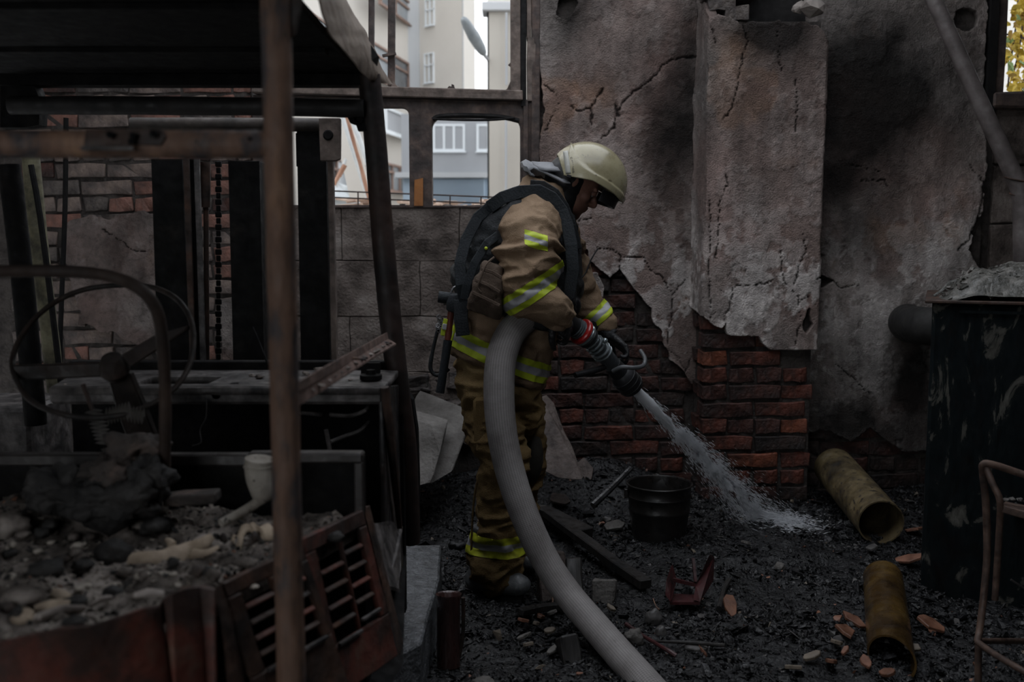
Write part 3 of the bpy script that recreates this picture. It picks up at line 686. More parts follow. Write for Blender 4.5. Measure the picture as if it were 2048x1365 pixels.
# curled pale sheet along the right edge of the roof
def onX(px, py, x_):
    u = (px - 1024) / F; v = (682.5 - py) / F; return (px, py, x_ / u * (math.cos(PITCH) + v * math.sin(PITCH)))
inner = [onX(618, -60, -.375), onX(640, 0, -.372), onX(648, 35, -.37), onX(664, 70, -.37), onX(690, 100, -.365), onX(712, 128, -.372), onX(728, 150, -.38), onX(747, 166, -.39)]      # lower, hanging edge
outer_ = [onX(652, -60, -.43), onX(693, 0, -.42), onX(712, 35, -.415), onX(730, 62, -.41), onX(742, 85, -.405), onX(752, 108, -.40), onX(764, 135, -.39), onX(785, 169, -.375)]
b = MB(); n = len(inner); K = 6
def cat(ps, t):
    i = min(int(t), len(ps) - 2); f = t - i; g = lambda k: Vector(ps[min(max(k, 0), len(ps) - 1)])
    p0, p1, p2, p3 = g(i - 1), g(i), g(i + 1), g(i + 2)
    return .5 * (2 * p1 + (p2 - p0) * f + (2 * p0 - 5 * p1 + 4 * p2 - p3) * f * f + (3 * p1 - p0 - 3 * p2 + p3) * f ** 3)
N_ = 40; rows = []
for i in range(N_ + 1):
    t = i / N_ * (n - 1) * .9999; a = P(*cat(inner, t)); c = P(*cat(outer_, t)); row = []
    for k in range(K + 1):
        s_ = k / K; q = a.lerp(c, s_); q.x += .010 * math.sin(s_ * math.pi) + .002 * math.sin(i * .5) * s_ + .003 * fbm(q * 9, 3); row.append(q)
    rows.append(row)
V = [q for r0 in rows for q in r0]; V2 = [q + Vector((-.004, 0, .001)) for q in V]; W = K + 1; L = len(V)
Fc = [(i * W + k, i * W + k + 1, (i + 1) * W + k + 1, (i + 1) * W + k) for i in range(N_) for k in range(K)]
Fc += [tuple(L + x for x in f[::-1]) for f in Fc]
bd = [i * W for i in range(N_ + 1)]; be = [i * W + K for i in range(N_ + 1)]
for i in range(N_): Fc.append((bd[i], bd[i + 1], bd[i + 1] + L, bd[i] + L)); Fc.append((be[i + 1], be[i], be[i] + L, be[i + 1] + L))
MB().add(V + V2, Fc).build('curled_roof_sheet', M_tan, fl, smooth=True)
MB().plate([P(741, 88, 2.5), P(757, 112, 2.55), P(752, 130, 2.55), P(743, 120, 2.5)], (0, .02, 0)).build('torn_flap', M_soot, fl)
# front guard posts
MB().tube([P(738, 150, 2.86), P(752, 300, 2.88), P(773, 560, 2.9), P(795, 760, 2.92), P(812, 900, 2.95), P(822, 1085, 3.0)], [.032, .032, .033, .033, .033, .028], 16, sub=6, nz=.001).build('front_post', mat('front_post_rust', [(.35, (.008, .007, .007)), (.6, (.035, .02, .016)), (.8, (.09, .05, .035))], rough=(.45, .8)), fl, smooth=True)
MB().plate([P(812, 780, 2.97), P(824, 800, 2.97), P(833, 860, 2.97), P(836, 960, 2.99), P(836, 1085, 3.0), P(826, 1085, 3.0), P(824, 950, 2.98)], (.004, .03, 0)).build('post_flange', M_soot, fl)
MB().tube([P(18, 330, 2.9), P(45, 560, 2.9), P(72, 850, 2.9)], .031, 14, sub=4).build('front_post', M_soot, fl, smooth=True)
MB().tube([P(20, 211, 2.84), P(200, 211, 2.84), P(500, 213, 2.84), P(728, 217, 2.84)], .0255, 14, sub=4, nz=.002).build('front_crossbar', M_ashsteel if False else mat('dusty_soot_tube', [(.35, (.008, .008, .008)), (.6, (.025, .022, .021)), (.8, (.075, .065, .06))], rough=(.5, .8)), fl, smooth=True)
MB().plate([P(690, 225, 2.85), P(735, 225, 2.85), P(738, 262, 2.85), P(716, 262, 2.85), P(712, 250, 2.85), P(700, 246, 2.85)], (0, .02, 0)).build('lug_plate', M_soot, fl)
MB().tube([P(716, 238, 2.84) + Vector((.012 * math.cos(t), 0, .012 * math.sin(t))) for t in np.linspace(0, 6.28, 11)[:-1]], .0035, 6, closed=True).build('shackle', M_soot, fl)
MB().plate([P(0, 150, 2.86), P(60, 150, 2.86), P(80, 200, 2.86), P(78, 250, 2.86), P(50, 255, 2.86), P(0, 255, 2.86)], (0, .05, 0)).build('corner_plate', M_soot, fl)
# mast
mast = MB().tube([P(262, 249, 3.15), P(450, 249, 3.15), P(648, 250, 3.15)], .021, 14, sub=3, nz=.001).build('mast_crossbar', mat('mast_bar', [(.35, (.012, .011, .01)), (.55, (.05, .04, .034)), (.8, (.13, .11, .095))], rough=(.5, .8)), fl, smooth=True)
def channel(x0, x1, y0, y1, D, depth, m_, nm='mast_channel', web=.012, par=fl):
    a = P(x0, y0, D); c = P(x1, y1, D); b = MB()
    b.box(a.x, c.x, D, D + web, c.z, a.z); b.box(a.x, a.x + .012, D, D + depth, c.z, a.z); b.box(c.x - .012, c.x, D, D + depth, c.z, a.z)
    return b.build(nm, m_, par, bev=.002)
channel(592, 660, 258, 745, 3.15, .10, M_soot); channel(301, 378, 318, 745, 3.12, .10, M_soot); channel(455, 529, 322, 745, 3.2, .09, M_soot); channel(380, 400, 318, 745, 3.2, .05, M_soot)
q = P(655, 318, 3.14); c = P(673, 745, 3.14); MB().box(q.x, c.x, 3.14, 3.17, c.z, q.z).build('mast_rail', M_frame_lt, fl, bev=.002, sub=2, disp=(.002, 20))
q = P(398, 318, 3.14); c = P(401, 745, 3.14); MB().box(q.x, c.x, 3.14, 3.15, c.z, q.z).build('mast_edge', M_ashsteel, fl)
q = P(377, 318, 3.11); c = P(380, 745, 3.11); MB().box(q.x, c.x, 3.11, 3.12, c.z, q.z).build('mast_edge', M_rustd, fl)
lug = MB().plate([P(638, 236, 3.1), P(681, 236, 3.1), P(681, 318, 3.1), P(671, 322, 3.1), P(640, 322, 3.1)], (0, .02, 0)).build('mast_lug', M_frame_lt, fl, bev=.003, sub=2, disp=(.002, 15))
MB().lathe([(0, 0), (.012, 0), (.014, .004), (.018, .006)], P(656, 270, 3.095), (0, 1, 0), 14).build('pin_hole', M_black, lug, smooth=True)
MB().box(P(592, 300, 3.16).x, P(640, 300, 3.16).x, 3.16, 3.2, P(600, 330, 3.1).z, P(600, 262, 3.1).z).build('mast_head', M_soot, fl)
c = P(411, 330, 3.25); MB().tube([P(411, 325, 3.25), P(411, 415, 3.25)], .016, 12, sub=1).tube([P(411, 415, 3.25), P(412, 425, 3.25), P(414, 745, 3.25)], .0085, 10, sub=1).build('lift_cylinder', M_rustd, fl, smooth=True)
ch = None; z0 = P(437, 745, 3.25); z1 = P(437, 322, 3.25); nlk = 34; b = MB()
lk = bpy.data.meshes.new('link'); 
bb = bmesh.new(); bmesh.ops.create_cube(bb, size=1)
for v in bb.verts: v.co = Vector((v.co.x * .020, v.co.y * .012, v.co.z * .019))
bmesh.ops.bevel(bb, geom=bb.edges[:], offset=.003, segments=1, affect='EDGES'); bb.to_mesh(lk); bb.free(); lk.materials.append(M_soot)
chain = thing('lift_chain', z0); chain.parent = fl; chain.matrix_parent_inverse = Matrix.Translation(-Vector(fl.location))
for i in range(nlk):
    o = link('chain_link', lk, chain); o.matrix_parent_inverse = Matrix.Translation(-Vector(chain.location)); o.location = z0.lerp(z1, (i + .5) / nlk); o.scale = (1 if i % 2 else .7, 1, 1)
MB().tube([P(655, 340, 3.0), P(655, 341, 3.0)], .001, 3).V
# dash panel
zd = .94
b = MB(); hole = rrect(P(262, 762, 2.6).x, P(412, 762, 2.6).x, 2.615, 2.75, (.01,) * 4)
def xy_plate(name, outer, holes, z0, z1, m_, par):
    o = holes_plate(name, outer, holes, z0, z1, m_, par); 
    for v in o.data.vertices: v.co = Vector((v.co.x, v.co.z, v.co.y))
    o.data.flip_normals(); return o
xy_plate('dash_panel', [(P(100, 775, 2.55).x, 2.55), (-.335, 2.55), (-.335, 2.92), (-1.27, 2.92)], [hole], zd - .02, zd, M_ashsteel, fl)
MB().box(-1.2, -.335, 2.55, 2.57, zd - .045, zd + .002).build('dash_lip', M_ashsteel, fl, bev=.008)
for (a, c) in ((212, 750), (432, 790), (470, 766)): MB().lathe([(0, 0), (.012, 0)], P(a, c, 2.55) if c > 780 else G(a, c, zd + .002), (0, -1, 0) if c > 780 else (0, 0, 1), 12).build('bolt_hole', M_black, fl)
MB().box(-1.3, -.32, 2.90, 2.94, .2, zd + .025).build('bulkhead', M_soot, fl, bev=.003)
cap = MB().lathe([(.022, 0), (.03, .004), (.03, .016), (.014, .018), (.012, .03), (0, .032)], G(742, 762, zd), (0, 0, 1), 18).build('filler_cap', M_soot, fl, smooth=True)
MB().box(P(725, 745, 2.85).x, P(762, 745, 2.85).x, 2.82, 2.84, zd, zd + .03).build('small_bracket', M_soot, fl)
# right flank
def pl3(name, pts, off, m_, par=fl, **k): return MB().plate([P(*q) for q in pts], off).build(name, m_, par, **k)
pl3('side_panel', [(766, 772, 2.56), (798, 770, 2.9), (808, 1085, 3.0), (802, 1180, 2.7), (770, 1050, 2.5)], (-.012, 0, 0), mat('flank', [(.35, (.006, .006, .007)), (.55, (.022, .018, .017)), (.75, (.07, .05, .042))], scale=14, rough=(.3, .7)), bev=.003, sub=3, disp=(.004, 12))
MB().tube([P(769, 775, 2.55), P(780, 870, 2.57), P(790, 960, 2.6), P(800, 1060, 2.68)], [.012, .013, .011, .007], 8, sub=4).build('side_strut', M_rustd, fl, smooth=True)
MB().box(-1.35, -.345, 2.56, 2.9, .25, .55).build('floor_pan', M_soot, fl)
MB().box(-1.45, -.36, 2.24, 2.55, .2, .5).build('floor_pan', M_soot, fl)
# hoses inside the open bay
for pts in ([(660, 830, 2.6), (700, 832, 2.58), (730, 822, 2.56), (738, 812, 2.6)], [(660, 885, 2.5), (690, 873, 2.55), (720, 862, 2.56), (738, 845, 2.6)], [(602, 826, 2.7), (625, 828, 2.68), (642, 830, 2.66)], [(652, 860, 2.5), (656, 880, 2.5), (660, 905, 2.5)]):
    MB().tube([P(*q) for q in pts], .0055, 8).build('hose', M_ashsteel, fl, smooth=True)
MB().tube([P(413, 800, 2.54), P(412, 835, 2.53), P(400, 860, 2.52), P(402, 885, 2.5), P(385, 892, 2.5)], .0018, 5).build('wire', M_ashsteel, fl, smooth=True)
MB().tube([P(505, 655, 2.6), P(520, 690, 2.58), P(536, 730, 2.56)], .003, 5).build('wire', M_soot, fl)
# seat box
xb1 = P(727, 900, 2.2).x; zb0 = P(500, 905, 2.2).z; b = MB()
seatbox = MB().box(-1.62, xb1, 2.2, 2.215, .3, zb0 - .01).build('seat_box', M_soot, fl)
MB().box(-1.62, P(497, 900, 2.2).x, 2.19, 2.225, zb0 - .03, zb0 - .004).build('seat_box_rim', mat('rim', [(.35, (.012, .011, .01)), (.6, (.04, .035, .033)), (.8, (.10, .09, .085))], rough=(.3, .7)), seatbox, bev=.004, sub=3, disp=(.003, 9))
MB().box(P(497, 900, 2.2).x, xb1, 2.185, 2.225, zb0 - .022, zb0).build('seat_box_rim', bpy.data.materials['rim'], seatbox, bev=.004, sub=2, disp=(.002, 9))
MB().box(xb1 - .02, xb1, 2.185, 2.225, .66, zb0 - .02).build('seat_box_corner', bpy.data.materials['rim'], seatbox, bev=.003)
# steering wheel and column
M_wheel = mat('burnt_wheel', [(.35, (.006, .005, .0045)), (.6, (.020, .013, .010)), (.8, (.05, .028, .02))], scale=10, rough=(.5, .9), bump=.6)
hub = P(228, 735, 2.25)
sw = thing('steering_wheel', hub); sw.parent = fl; sw.matrix_parent_inverse = Matrix.Translation(-Vector(fl.location))
rim = []
el = [(25, 720), (48, 665), (95, 615), (160, 582), (235, 571), (305, 575), (355, 600), (383, 645), (386, 700), (370, 750), (335, 790), (290, 815), (235, 832), (170, 836), (110, 825), (60, 800), (35, 765)]
for (a, c) in el: rim.append(P(a, c, 2.25 + (740 - c) * .0011))
MB().tube(rim, .0065, 10, closed=True, sub=5).build('rim', M_wheel, sw, smooth=True)
MB().bar(P(30, 745, 2.25), P(240, 738, 2.24), .014, .035, up=(0, 0, 1)).build('spoke', M_wheel, sw, bev=.004, sub=2, disp=(.003, 9))
MB().plate([P(240, 712, 2.24), P(310, 670, 2.3), P(380, 650, 2.35), P(378, 660, 2.35), P(330, 690, 2.3), P(262, 735, 2.24)], (0, .012, 0)).build('spoke', M_wheel, sw, bev=.003)
MB().lathe([(0, .03), (.022, .028), (.03, .012), (.034, -.01), (.022, -.03)], hub, (0, -.5, .85), 18).build('hub', M_wheel, sw, smooth=True)
MB().plate([P(210, 745, 2.26), P(258, 745, 2.26), P(285, 810, 2.3), P(308, 870, 2.35), P(318, 905, 2.38), P(262, 905, 2.38), P(235, 830, 2.32)], (0, .03, 0)).build('steering_column', M_wheel, fl, bev=.004)
# bent grab tube in front of the wheel
MB().tube([P(-60, 546, 1.95), P(0, 543, 1.95), P(130, 543, 1.95), P(215, 552, 1.95), P(275, 575, 1.95), P(312, 618, 1.97), P(326, 690, 2.0), P(330, 780, 2.03), P(330, 880, 2.05), P(328, 985, 2.1)], .0125, 14, sub=5, nz=.0008).build('grab_rail', mat('grab_rust', [(.35, (.010, .007, .006)), (.55, (.032, .02, .015)), (.8, (.085, .055, .04))]), fl, smooth=True)
# seat springs
for (x0, y0, dx, dy, n_, amp, ax) in ((186, 820, 24, 68, 9, 18, 0), (262, 820, -50, 14, 8, 0, 1), (255, 828, 34, 6, 5, 0, 1)):
    pts = []
    for i in range(n_ * 4 + 1):
        t = i / (n_ * 4); s_ = math.sin(t * n_ * math.pi * 2)
        pts.append(P(x0 + dx * t + (18 * s_ if ax == 0 else 0), y0 + dy * t + (16 * s_ if ax else 0), 2.15))
    MB().tube(pts, .0022, 5, sub=2).build('seat_spring', mat('spring' + str(x0), [(.3, (.03, .028, .026)), (.7, (.10, .09, .08))]), fl, smooth=True)
MB().tube([P(166, 770, 2.2), P(185, 820, 2.18), P(200, 850, 2.16)], .0055, 6).build('gear_lever', M_rustd, fl, smooth=True)
# angle iron leaning from the near post to the front one
a = P(597, 800, 1.64); c = P(792, 684, 2.85)
b = MB(); w1 = Vector((.006, 0, -.002)); 
b.plate([P(590, 818, 1.62), P(792, 690, 2.84), P(775, 680, 2.84), P(590, 786, 1.62)], (0, 0, .004)); b.plate([P(590, 786, 1.62), P(775, 680, 2.84), P(772, 666, 2.84), P(590, 765, 1.62)], (.003, .004, 0))
ai = b.build('angle_iron', mat('angle_rust', [(.3, (.045, .03, .027)), (.5, (.12, .075, .06)), (.7, (.2, .13, .11))], scale=18, bump=.6), fl, sub=3, disp=(.002, 20))
# counterweight / hood
zh = .713
E = [G(-420, 1330, zh), G(0, 1290, zh), G(180, 1256, zh), G(330, 1215, zh), G(372, 1178, zh + .01), G(440, 1165, zh), G(603, 1085, zh), G(727, 1018, zh), Vector((xb1, 2.2, zh)), Vector((-1.7, 2.2, zh))]
xy = [(q.x, q.y) for q in E]
MB().plate([Vector((q.x, q.y, zh - .03)) for q in E], (0, 0, -.03)).build('hood_deck', M_ash, fl)
def skirt(name, pts, m_, zlo, off=.0, bulge=.0, **k):
    """vertical sheet under an edge line, with thickness"""
    V = []; Fc = []; N = len(pts); nz_ = 8
    for i, q in enumerate(pts):
        q = Vector(q); t = (Vector(pts[min(i + 1, N - 1)]) - Vector(pts[max(i - 1, 0)])).normalized(); nrm = Vector((t.y, -t.x, 0))
        for k_ in range(nz_ + 1): V.append(q + nrm * (bulge * math.sin(k_ / nz_ * math.pi * .6) + .006 * fbm(Vector((q.x * 6, k_ * .3, 1)), 3)) + Vector((0, 0, -(q.z - zlo) * k_ / nz_)))
    L = len(V); V += [v + Vector((0, .012, 0)) for v in V]; W = nz_ + 1
    for i in range(N - 1):
        for k_ in range(nz_): f = (i * W + k_, i * W + k_ + 1, (i + 1) * W + k_ + 1, (i + 1) * W + k_); Fc += [f, tuple(L + x for x in f[::-1])]
        Fc.append((i * W, (i + 1) * W, (i + 1) * W + L, i * W + L))
    for i in (0, N - 1):
        for k_ in range(nz_): Fc.append((i * W + k_, i * W + k_ + 1, i * W + k_ + 1 + L, i * W + k_ + L))
    return MB().add(V, Fc).build(name, m_, fl, smooth=True, **k)
lip = [E[0].lerp(E[1], t / 8) for t in range(8)] + [G(a, c, zh) for a, c in ((0, 1290), (60, 1280), (120, 1270), (180, 1256), (240, 1242), (290, 1228), (322, 1216))]
skirt('counterweight', [q + Vector((0, -.004, .006 + .004 * math.sin(i * 2.1))) for i, q in enumerate(lip)], M_red, .25, bulge=.03)
ear = [G(312, 1222, zh), G(326, 1200, zh + .01), G(345, 1190, zh + .022), G(372, 1180, zh + .022), G(400, 1176, zh + .012), G(428, 1182, zh + .006)]
skirt('corner_sheet', ear, M_red, .25, bulge=.02)
# louvred doors
def bil(c4, s_, t_): return c4[0].lerp(c4[1], s_).lerp(c4[3].lerp(c4[2], s_), t_)
def louvre(name, c4, wins, rows, m_, thick=.012):
    nrm = (c4[1] - c4[0]).cross(c4[3] - c4[0]).normalized()
    if nrm.y < 0: nrm = -nrm
    root = thing(name, c4[0]); root.parent = fl; root.matrix_parent_inverse = Matrix.Translation(-Vector(fl.location))
    def strip(nm, s0, s1, t0, t1, th=thick, push=0, mm=m_, n=2):
        q = [bil(c4, s0, t0), bil(c4, s1, t0), bil(c4, s1, t1), bil(c4, s0, t1)]
        return MB().plate([v + nrm * push for v in q], nrm * th).build(nm, mm, root, bev=.003, sub=n, disp=(.0025, 14))
    ws = sorted(wins); s = 0; t0 = min(w_[2] for w_ in ws); t1 = max(w_[3] for w_ in ws)
    strip('frame_rail', 0, 1, 0, t0); strip('frame_rail', 0, 1, t1, 1)
    for (a, c, _, _) in ws: strip('frame_stile', s, a, t0, t1); s = c
    strip('frame_stile', s, 1, t0, t1)
    for (a, c, u0, u1) in ws:
        for i in range(1, rows):
            t = u0 + (u1 - u0) * i / rows; q = [bil(c4, a, t), bil(c4, c, t)]
            MB().bar(q[0] + nrm * .004, q[1] + nrm * .004, .012, .006, up=nrm.cross(q[1] - q[0]).normalized() + nrm * .7).build('louvre', M_red if i % 2 else M_rustd, root, bev=.002)
        MB().bar(bil(c4, a, u1) - nrm * .004, bil(c4, c, u1) - nrm * .004, .008, .006).build('sill_bead', M_ashsteel, root)
    return root
A2 = [P(604, 1078, 1.93), P(727, 1020, 2.19), P(798, 1312, 2.22), P(672, 1400, 1.96)]
louvre('louvred_door', A2, [(.17, .52, .14, .70), (.56, .86, .10, .64)], 5, M_red)
A1 = [P(446, 1166, 1.70), P(608, 1090, 1.92), P(700, 1370, 1.95), P(540, 1470, 1.75)]
louvre('louvred_door', A1, [(.16, .50, .10, .62), (.54, .90, .10, .62)], 5, M_rustd)
skirt('corner_post', [G(428, 1182, zh), G(440, 1170, zh + .004), G(462, 1160, zh)], M_rustd, .3, bulge=.03)
pl3('door_edge', [(727, 1016, 2.21), (738, 1014, 2.24), (806, 1290, 2.3), (799, 1314, 2.24)], (0, .012, 0), M_rustd, bev=.002)
pl3('step_plate', [(738, 1045, 2.35), (790, 1045, 2.62), (802, 1100, 2.6), (800, 1180, 2.4), (765, 1165, 2.32)], (0, 0, -.01), M_ashsteel, sub=3, disp=(.006, 14))
MB().tube([P(800, 1055, 2.7), P(790, 1110, 2.5), P(770, 1170, 2.35)], .008, 8).build('step_rail', M_ashsteel, fl, smooth=True)
MB().box(-1.6, -.62, 1.72, 2.15, .15, .60).build('engine_block', M_soot, fl)
pl3('toe_board', [(607, 1300, 2.6), (812, 1110, 2.9), (806, 1330, 2.5), (700, 1500, 2.2)], (-.01, .02, 0), M_soot)

# debris bed on the hood
def hh(x, y):
    x = np.asarray(x, float); y = np.asarray(y, float)
    h = zh - .012 + (nf(x * 5, y * 5, 4, 401) - .5) * .06 + (nf(x * 20, y * 20, 4, 402) - .5) * .055
    h = h + .06 * np.exp(-(((x + .95) / .22) ** 2 + ((y - 2.12) / .14) ** 2)) + .035 * np.exp(-(((x + 1.3) / .25) ** 2 + ((y - 1.9) / .2) ** 2)) + .02 * np.exp(-(((x + .55) / .2) ** 2 + ((y - 2.1) / .1) ** 2))
    return h
def hhp(x, y): return float(hh(np.array([x]), np.array([y]))[0])
rim_in = [(q.x, q.y) for q in E]
res = .009; gx = np.arange(-1.7, -.3, res); gy = np.arange(1.3, 2.2, res); X, Y = np.meshgrid(gx, gy)
d_ = sdf(X, Y, rim_in); Z2 = hh(X, Y) + np.clip(d_, -.02, .02) * .5 - .012; K_ = d_ > .004
idx = -np.ones(X.shape, int); idx[K_] = np.arange(K_.sum()); a_, b_, c_, e_ = idx[:-1, :-1], idx[:-1, 1:], idx[1:, 1:], idx[1:, :-1]; f_ = (a_ >= 0) & (b_ >= 0) & (c_ >= 0) & (e_ >= 0)
me = bpy.data.meshes.new('ash_bed'); me.from_pydata(np.stack([X[K_], Y[K_], Z2[K_]], 1).tolist(), [], np.stack([a_[f_], b_[f_], c_[f_], e_[f_]], 1).tolist()); me.update(); me.materials.append(M_ash)
me.polygons.foreach_set('use_smooth', [True] * len(me.polygons))
link('ash_bed', me, kind='stuff', label='layer of grey ash and crumbs over the forklift hood', cat='ash')
M_pale = mat('pale_bit', [(.3, (.22, .19, .16)), (.7, (.5, .45, .39))], scale=20, rough=(.6, .9), bump=.4)
M_dk = mat('dark_lump', [(.35, (.01, .01, .01)), (.65, (.04, .037, .035)), (.8, (.09, .085, .08))], scale=16, rough=(.6, .9), bump=1, bscale=50)
def place_hood(r):
    for _ in range(6):
        x = r.uniform(-1.6, -.34); y = r.uniform(1.38, 2.17)
        if inside(np.array([x]), np.array([y]), rim_in)[0]: break
    else: return None
    s = abs(r.gauss(0, 1)) * .005 + .003
    near = max(0, 1.9 - y)
    return (x, y, hhp(x, y) + s * .1 - .004), s, r.choices((0, 1, 2, 3), (42, 20, 5 + 45 * near, 1.2))[0]
scatter('ash_crumbs', 9500, place_hood, [rock_mesh('crumb', M_ash, 50 + s, (1, 1, .8), 9, .4) for s in range(8)], [M_ash, M_dk, M_pale, M_chipor], seed=31, label='loose grey and pale crumbs strewn over the forklift hood', cat='rubble', kind='stuff')
def on_hood(px, py, dz=0.0):
    z = zh
    for _ in range(6): q = G(px, py, z); z = hhp(q.x, q.y)
    return Vector((q.x, q.y, z + dz))
def lump(name, px, py, wpx, hpx, m_, seed, label, cat='rubble', group=None, flat=1, dz=0, n=30, smooth=False, rot=0):
    q = on_hood(px, py); k = q.y / F; w_, h_ = wpx * k / 2, hpx * k / 2
    me = clod_mesh(name, m_, seed, (w_, w_ * flat, h_), 3 if wpx > 26 else 2)
    o = link(name, me, label=label, cat=cat, group=group); o.location = q + Vector((0, 0, h_ * .55 + dz)); o.rotation_euler = (0, 0, rot); return o
def heap(px, py, D, wpx, hpx, m_, seed, label):
    k = D / F; me = clod_mesh('burnt_clod', m_, seed, (wpx * k / 2, .05, hpx * k / 2), 4, .6); o = link('burnt_clod', me, label=label, cat='rubble'); o.location = P(px, py, D); return o
heap(272, 902, 2.10, 105, 66, M_lump, 3, 'brownish burnt clod standing highest behind the steering column foot')
heap(235, 945, 2.06, 110, 70, M_lump, 4, 'brown-grey flaky clod just below the tallest brown clod')
heap(215, 1000, 2.02, 190, 90, M_dk, 6, 'black burnt mass under the clods at the hood rear')
heap(300, 965, 2.05, 80, 90, M_dk, 14, 'sooty clod right of the flaky clod, against the grab tube')
heap(120, 985, 2.08, 120, 100, M_dk, 15, 'dark shapeless burnt heap left of the clods before the seat box')
lump('rubble_lump', 105, 1020, 90, 50, M_dk, 7, 'low dark heap left on the hood in front of the seat box')
lump('rubble_lump', 18, 1065, 80, 60, M_ash, 8, 'grey heap at the picture edge on the hood')
lump('rubble_lump', 225, 1120, 66, 52, M_dk, 9, 'rounded black clinker lump in the middle of the hood')
lump('rubble_lump', 290, 1035, 90, 46, M_ash, 10, 'wide grey clod behind the black clinker lump')
lump('rubble_lump', 310, 1060, 70, 36, M_dk, 11, 'dark clod between the grab tube foot and pale bark piece')
lump('rubble_lump', 92, 1150, 70, 36, M_dk, 12, 'flat dark clod left of the black clinker lump')
lump('rubble_lump', 45, 1210, 90, 50, M_ash, 13, 'grey lump near the hood edge beside a pale disc')
r7 = random.Random(17)
for i in range(64):
    a = r7.uniform(0, 700); c = r7.uniform(1010, 1250)
    if c > 1270 - max(0, a - 60) * .24 or (a > 520 and a < 620): continue
    k7 = (c - 950) / 300; lump('ash_clod', a, c, r7.uniform(16, 44) * (.6 + k7 * .6), r7.uniform(12, 30) * (.6 + k7 * .5), r7.choice([M_ash, M_ash, M_dk, M_lump]), 500 + i, 'rough ash-grey or sooty clod lying among crumbs on the forklift hood', 'rubble', 'ash clods on the hood', n=20, rot=r7.random() * 3)
for i, (a, c, w_, h_, s_) in enumerate(((76, 1106, 18, 10, 1), (50, 1118, 14, 12, 2), (28, 1116, 12, 14, 3), (312, 1117, 16, 12, 4), (286, 1168, 30, 14, 5), (228, 1172, 14, 9, 6), (172, 1175, 22, 10, 7), (335, 1098, 14, 8, 8), (380, 1062, 18, 8, 9), (102, 1078, 18, 8, 10), (152, 1052, 26, 18, 11), (510, 1155, 18, 8, 12), (430, 1140, 10, 7, 13), (210, 1245, 22, 10, 14), (160, 1195, 24, 12, 15), (270, 1197, 10, 7, 16), (348, 1150, 14, 8, 17), (420, 1195, 20, 10, 18))):
    lump('pale_chip', a, c, w_, h_, M_pale, 70 + s_, 'small pale mineral chip lying among ash on the forklift hood', 'chip', 'pale chips on the hood', n=12)
def stick(name, a, c, r_, m_, label, cat='fragment', flat=.6, **k):
    q0 = on_hood(*a, .006); q1 = on_hood(*c, .006); mid = q0.lerp(q1, .5); mid.z += .004
    return MB().tube([q0, mid, q1], [r_ * .8, r_, r_ * .7], 8, sub=4, nz=.003, flat=flat).build(name, m_, smooth=True, label=label, cat=cat, **k)
M_bone = mat('bleached_wood', [(.3, (.22, .17, .125)), (.7, (.50, .40, .30))], scale=16, bump=.4, rough=(.6, .9))
M_bone2 = mat('grey_wood', [(.3, (.20, .17, .155)), (.7, (.42, .37, .335))], scale=16, bump=.4, rough=(.6, .9))
stick('wood_fragment', (75, 1247, ), (168, 1225), .012, M_bone2, 'long pale grey stick near the hood edge, right of the disc')
stick('wood_fragment', (72, 1228), (140, 1214), .011, M_bone, 'yellowish stick behind the long grey stick')
stick('wood_fragment', (104, 1192), (150, 1208), .012, M_bone, 'short tan block-like stick, the warmest coloured on the hood')
stick('wood_fragment', (180, 1222), (222, 1203), .008, M_bone2, 'short grey stick right of the long grey stick')
stick('wood_fragment', (268, 1205), (328, 1218), .010, M_bone2, 'rounded pinkish-white piece near the torn red corner')
stick('wood_fragment', (380, 1092), (412, 1076), .005, M_bone2, 'thin twig leaning between crumbs left of the curled bark')
q = on_hood(46, 1248, .012); MB().lathe([(0, .004), (.014, .004), (.018, 0), (.014, -.004), (0, -.004)], q, (.2, -.5, 1), 16).jit(.002, 30).build('round_chip', M_bone, smooth=True, label='round cream disc at the near edge of the hood', cat='fragment')
# bark-like curled pieces
b = MB(); pts = [(262, 1132, .012), (300, 1128, .014), (345, 1118, .022), (378, 1112, .02), (405, 1100, .012), (425, 1094, .008)]
b.tube([on_hood(a, c, .012) for a, c, r_ in pts], [r_ for a, c, r_ in pts], 10, sub=5, nz=.006, flat=.45)
b.tube([on_hood(a, c, .010) for a, c in ((385, 1118), (410, 1120), (438, 1122))], [.012, .009, .004], 8, sub=4, flat=.5).tube([on_hood(a, c, .016) for a, c in ((345, 1112), (338, 1098), (332, 1092))], [.01, .007, .004], 8, sub=4, flat=.5)
b.build('bark_piece', M_bone, smooth=True, label='forked antler-like pale bark piece in the middle of the hood', cat='fragment')
# curled leaf of scale by the near post
V = []; Fc = []
for i in range(13):
    t = i / 12; base = on_hood(462 + 70 * t, 1092 - 8 * t, 0)
    for k in range(7):
        s_ = k / 6; a = s_ * math.pi * .8; V.append(base + Vector((.012 * math.cos(a) * (.5 + t), .03 * s_ * (.4 + t), .004 + .03 * math.sin(a) * t * (1.2 - t * .3))))
L = len(V)
for i in range(12):
    for k in range(6): Fc.append((i * 7 + k, i * 7 + k + 1, (i + 1) * 7 + k + 1, (i + 1) * 7 + k))
o = MB().add(V, Fc).build('curled_flake', M_bone, smooth=True, label='curled tan flake arched beside the near post', cat='fragment'); md = o.modifiers.new('s', 'SOLIDIFY'); md.thickness = .003
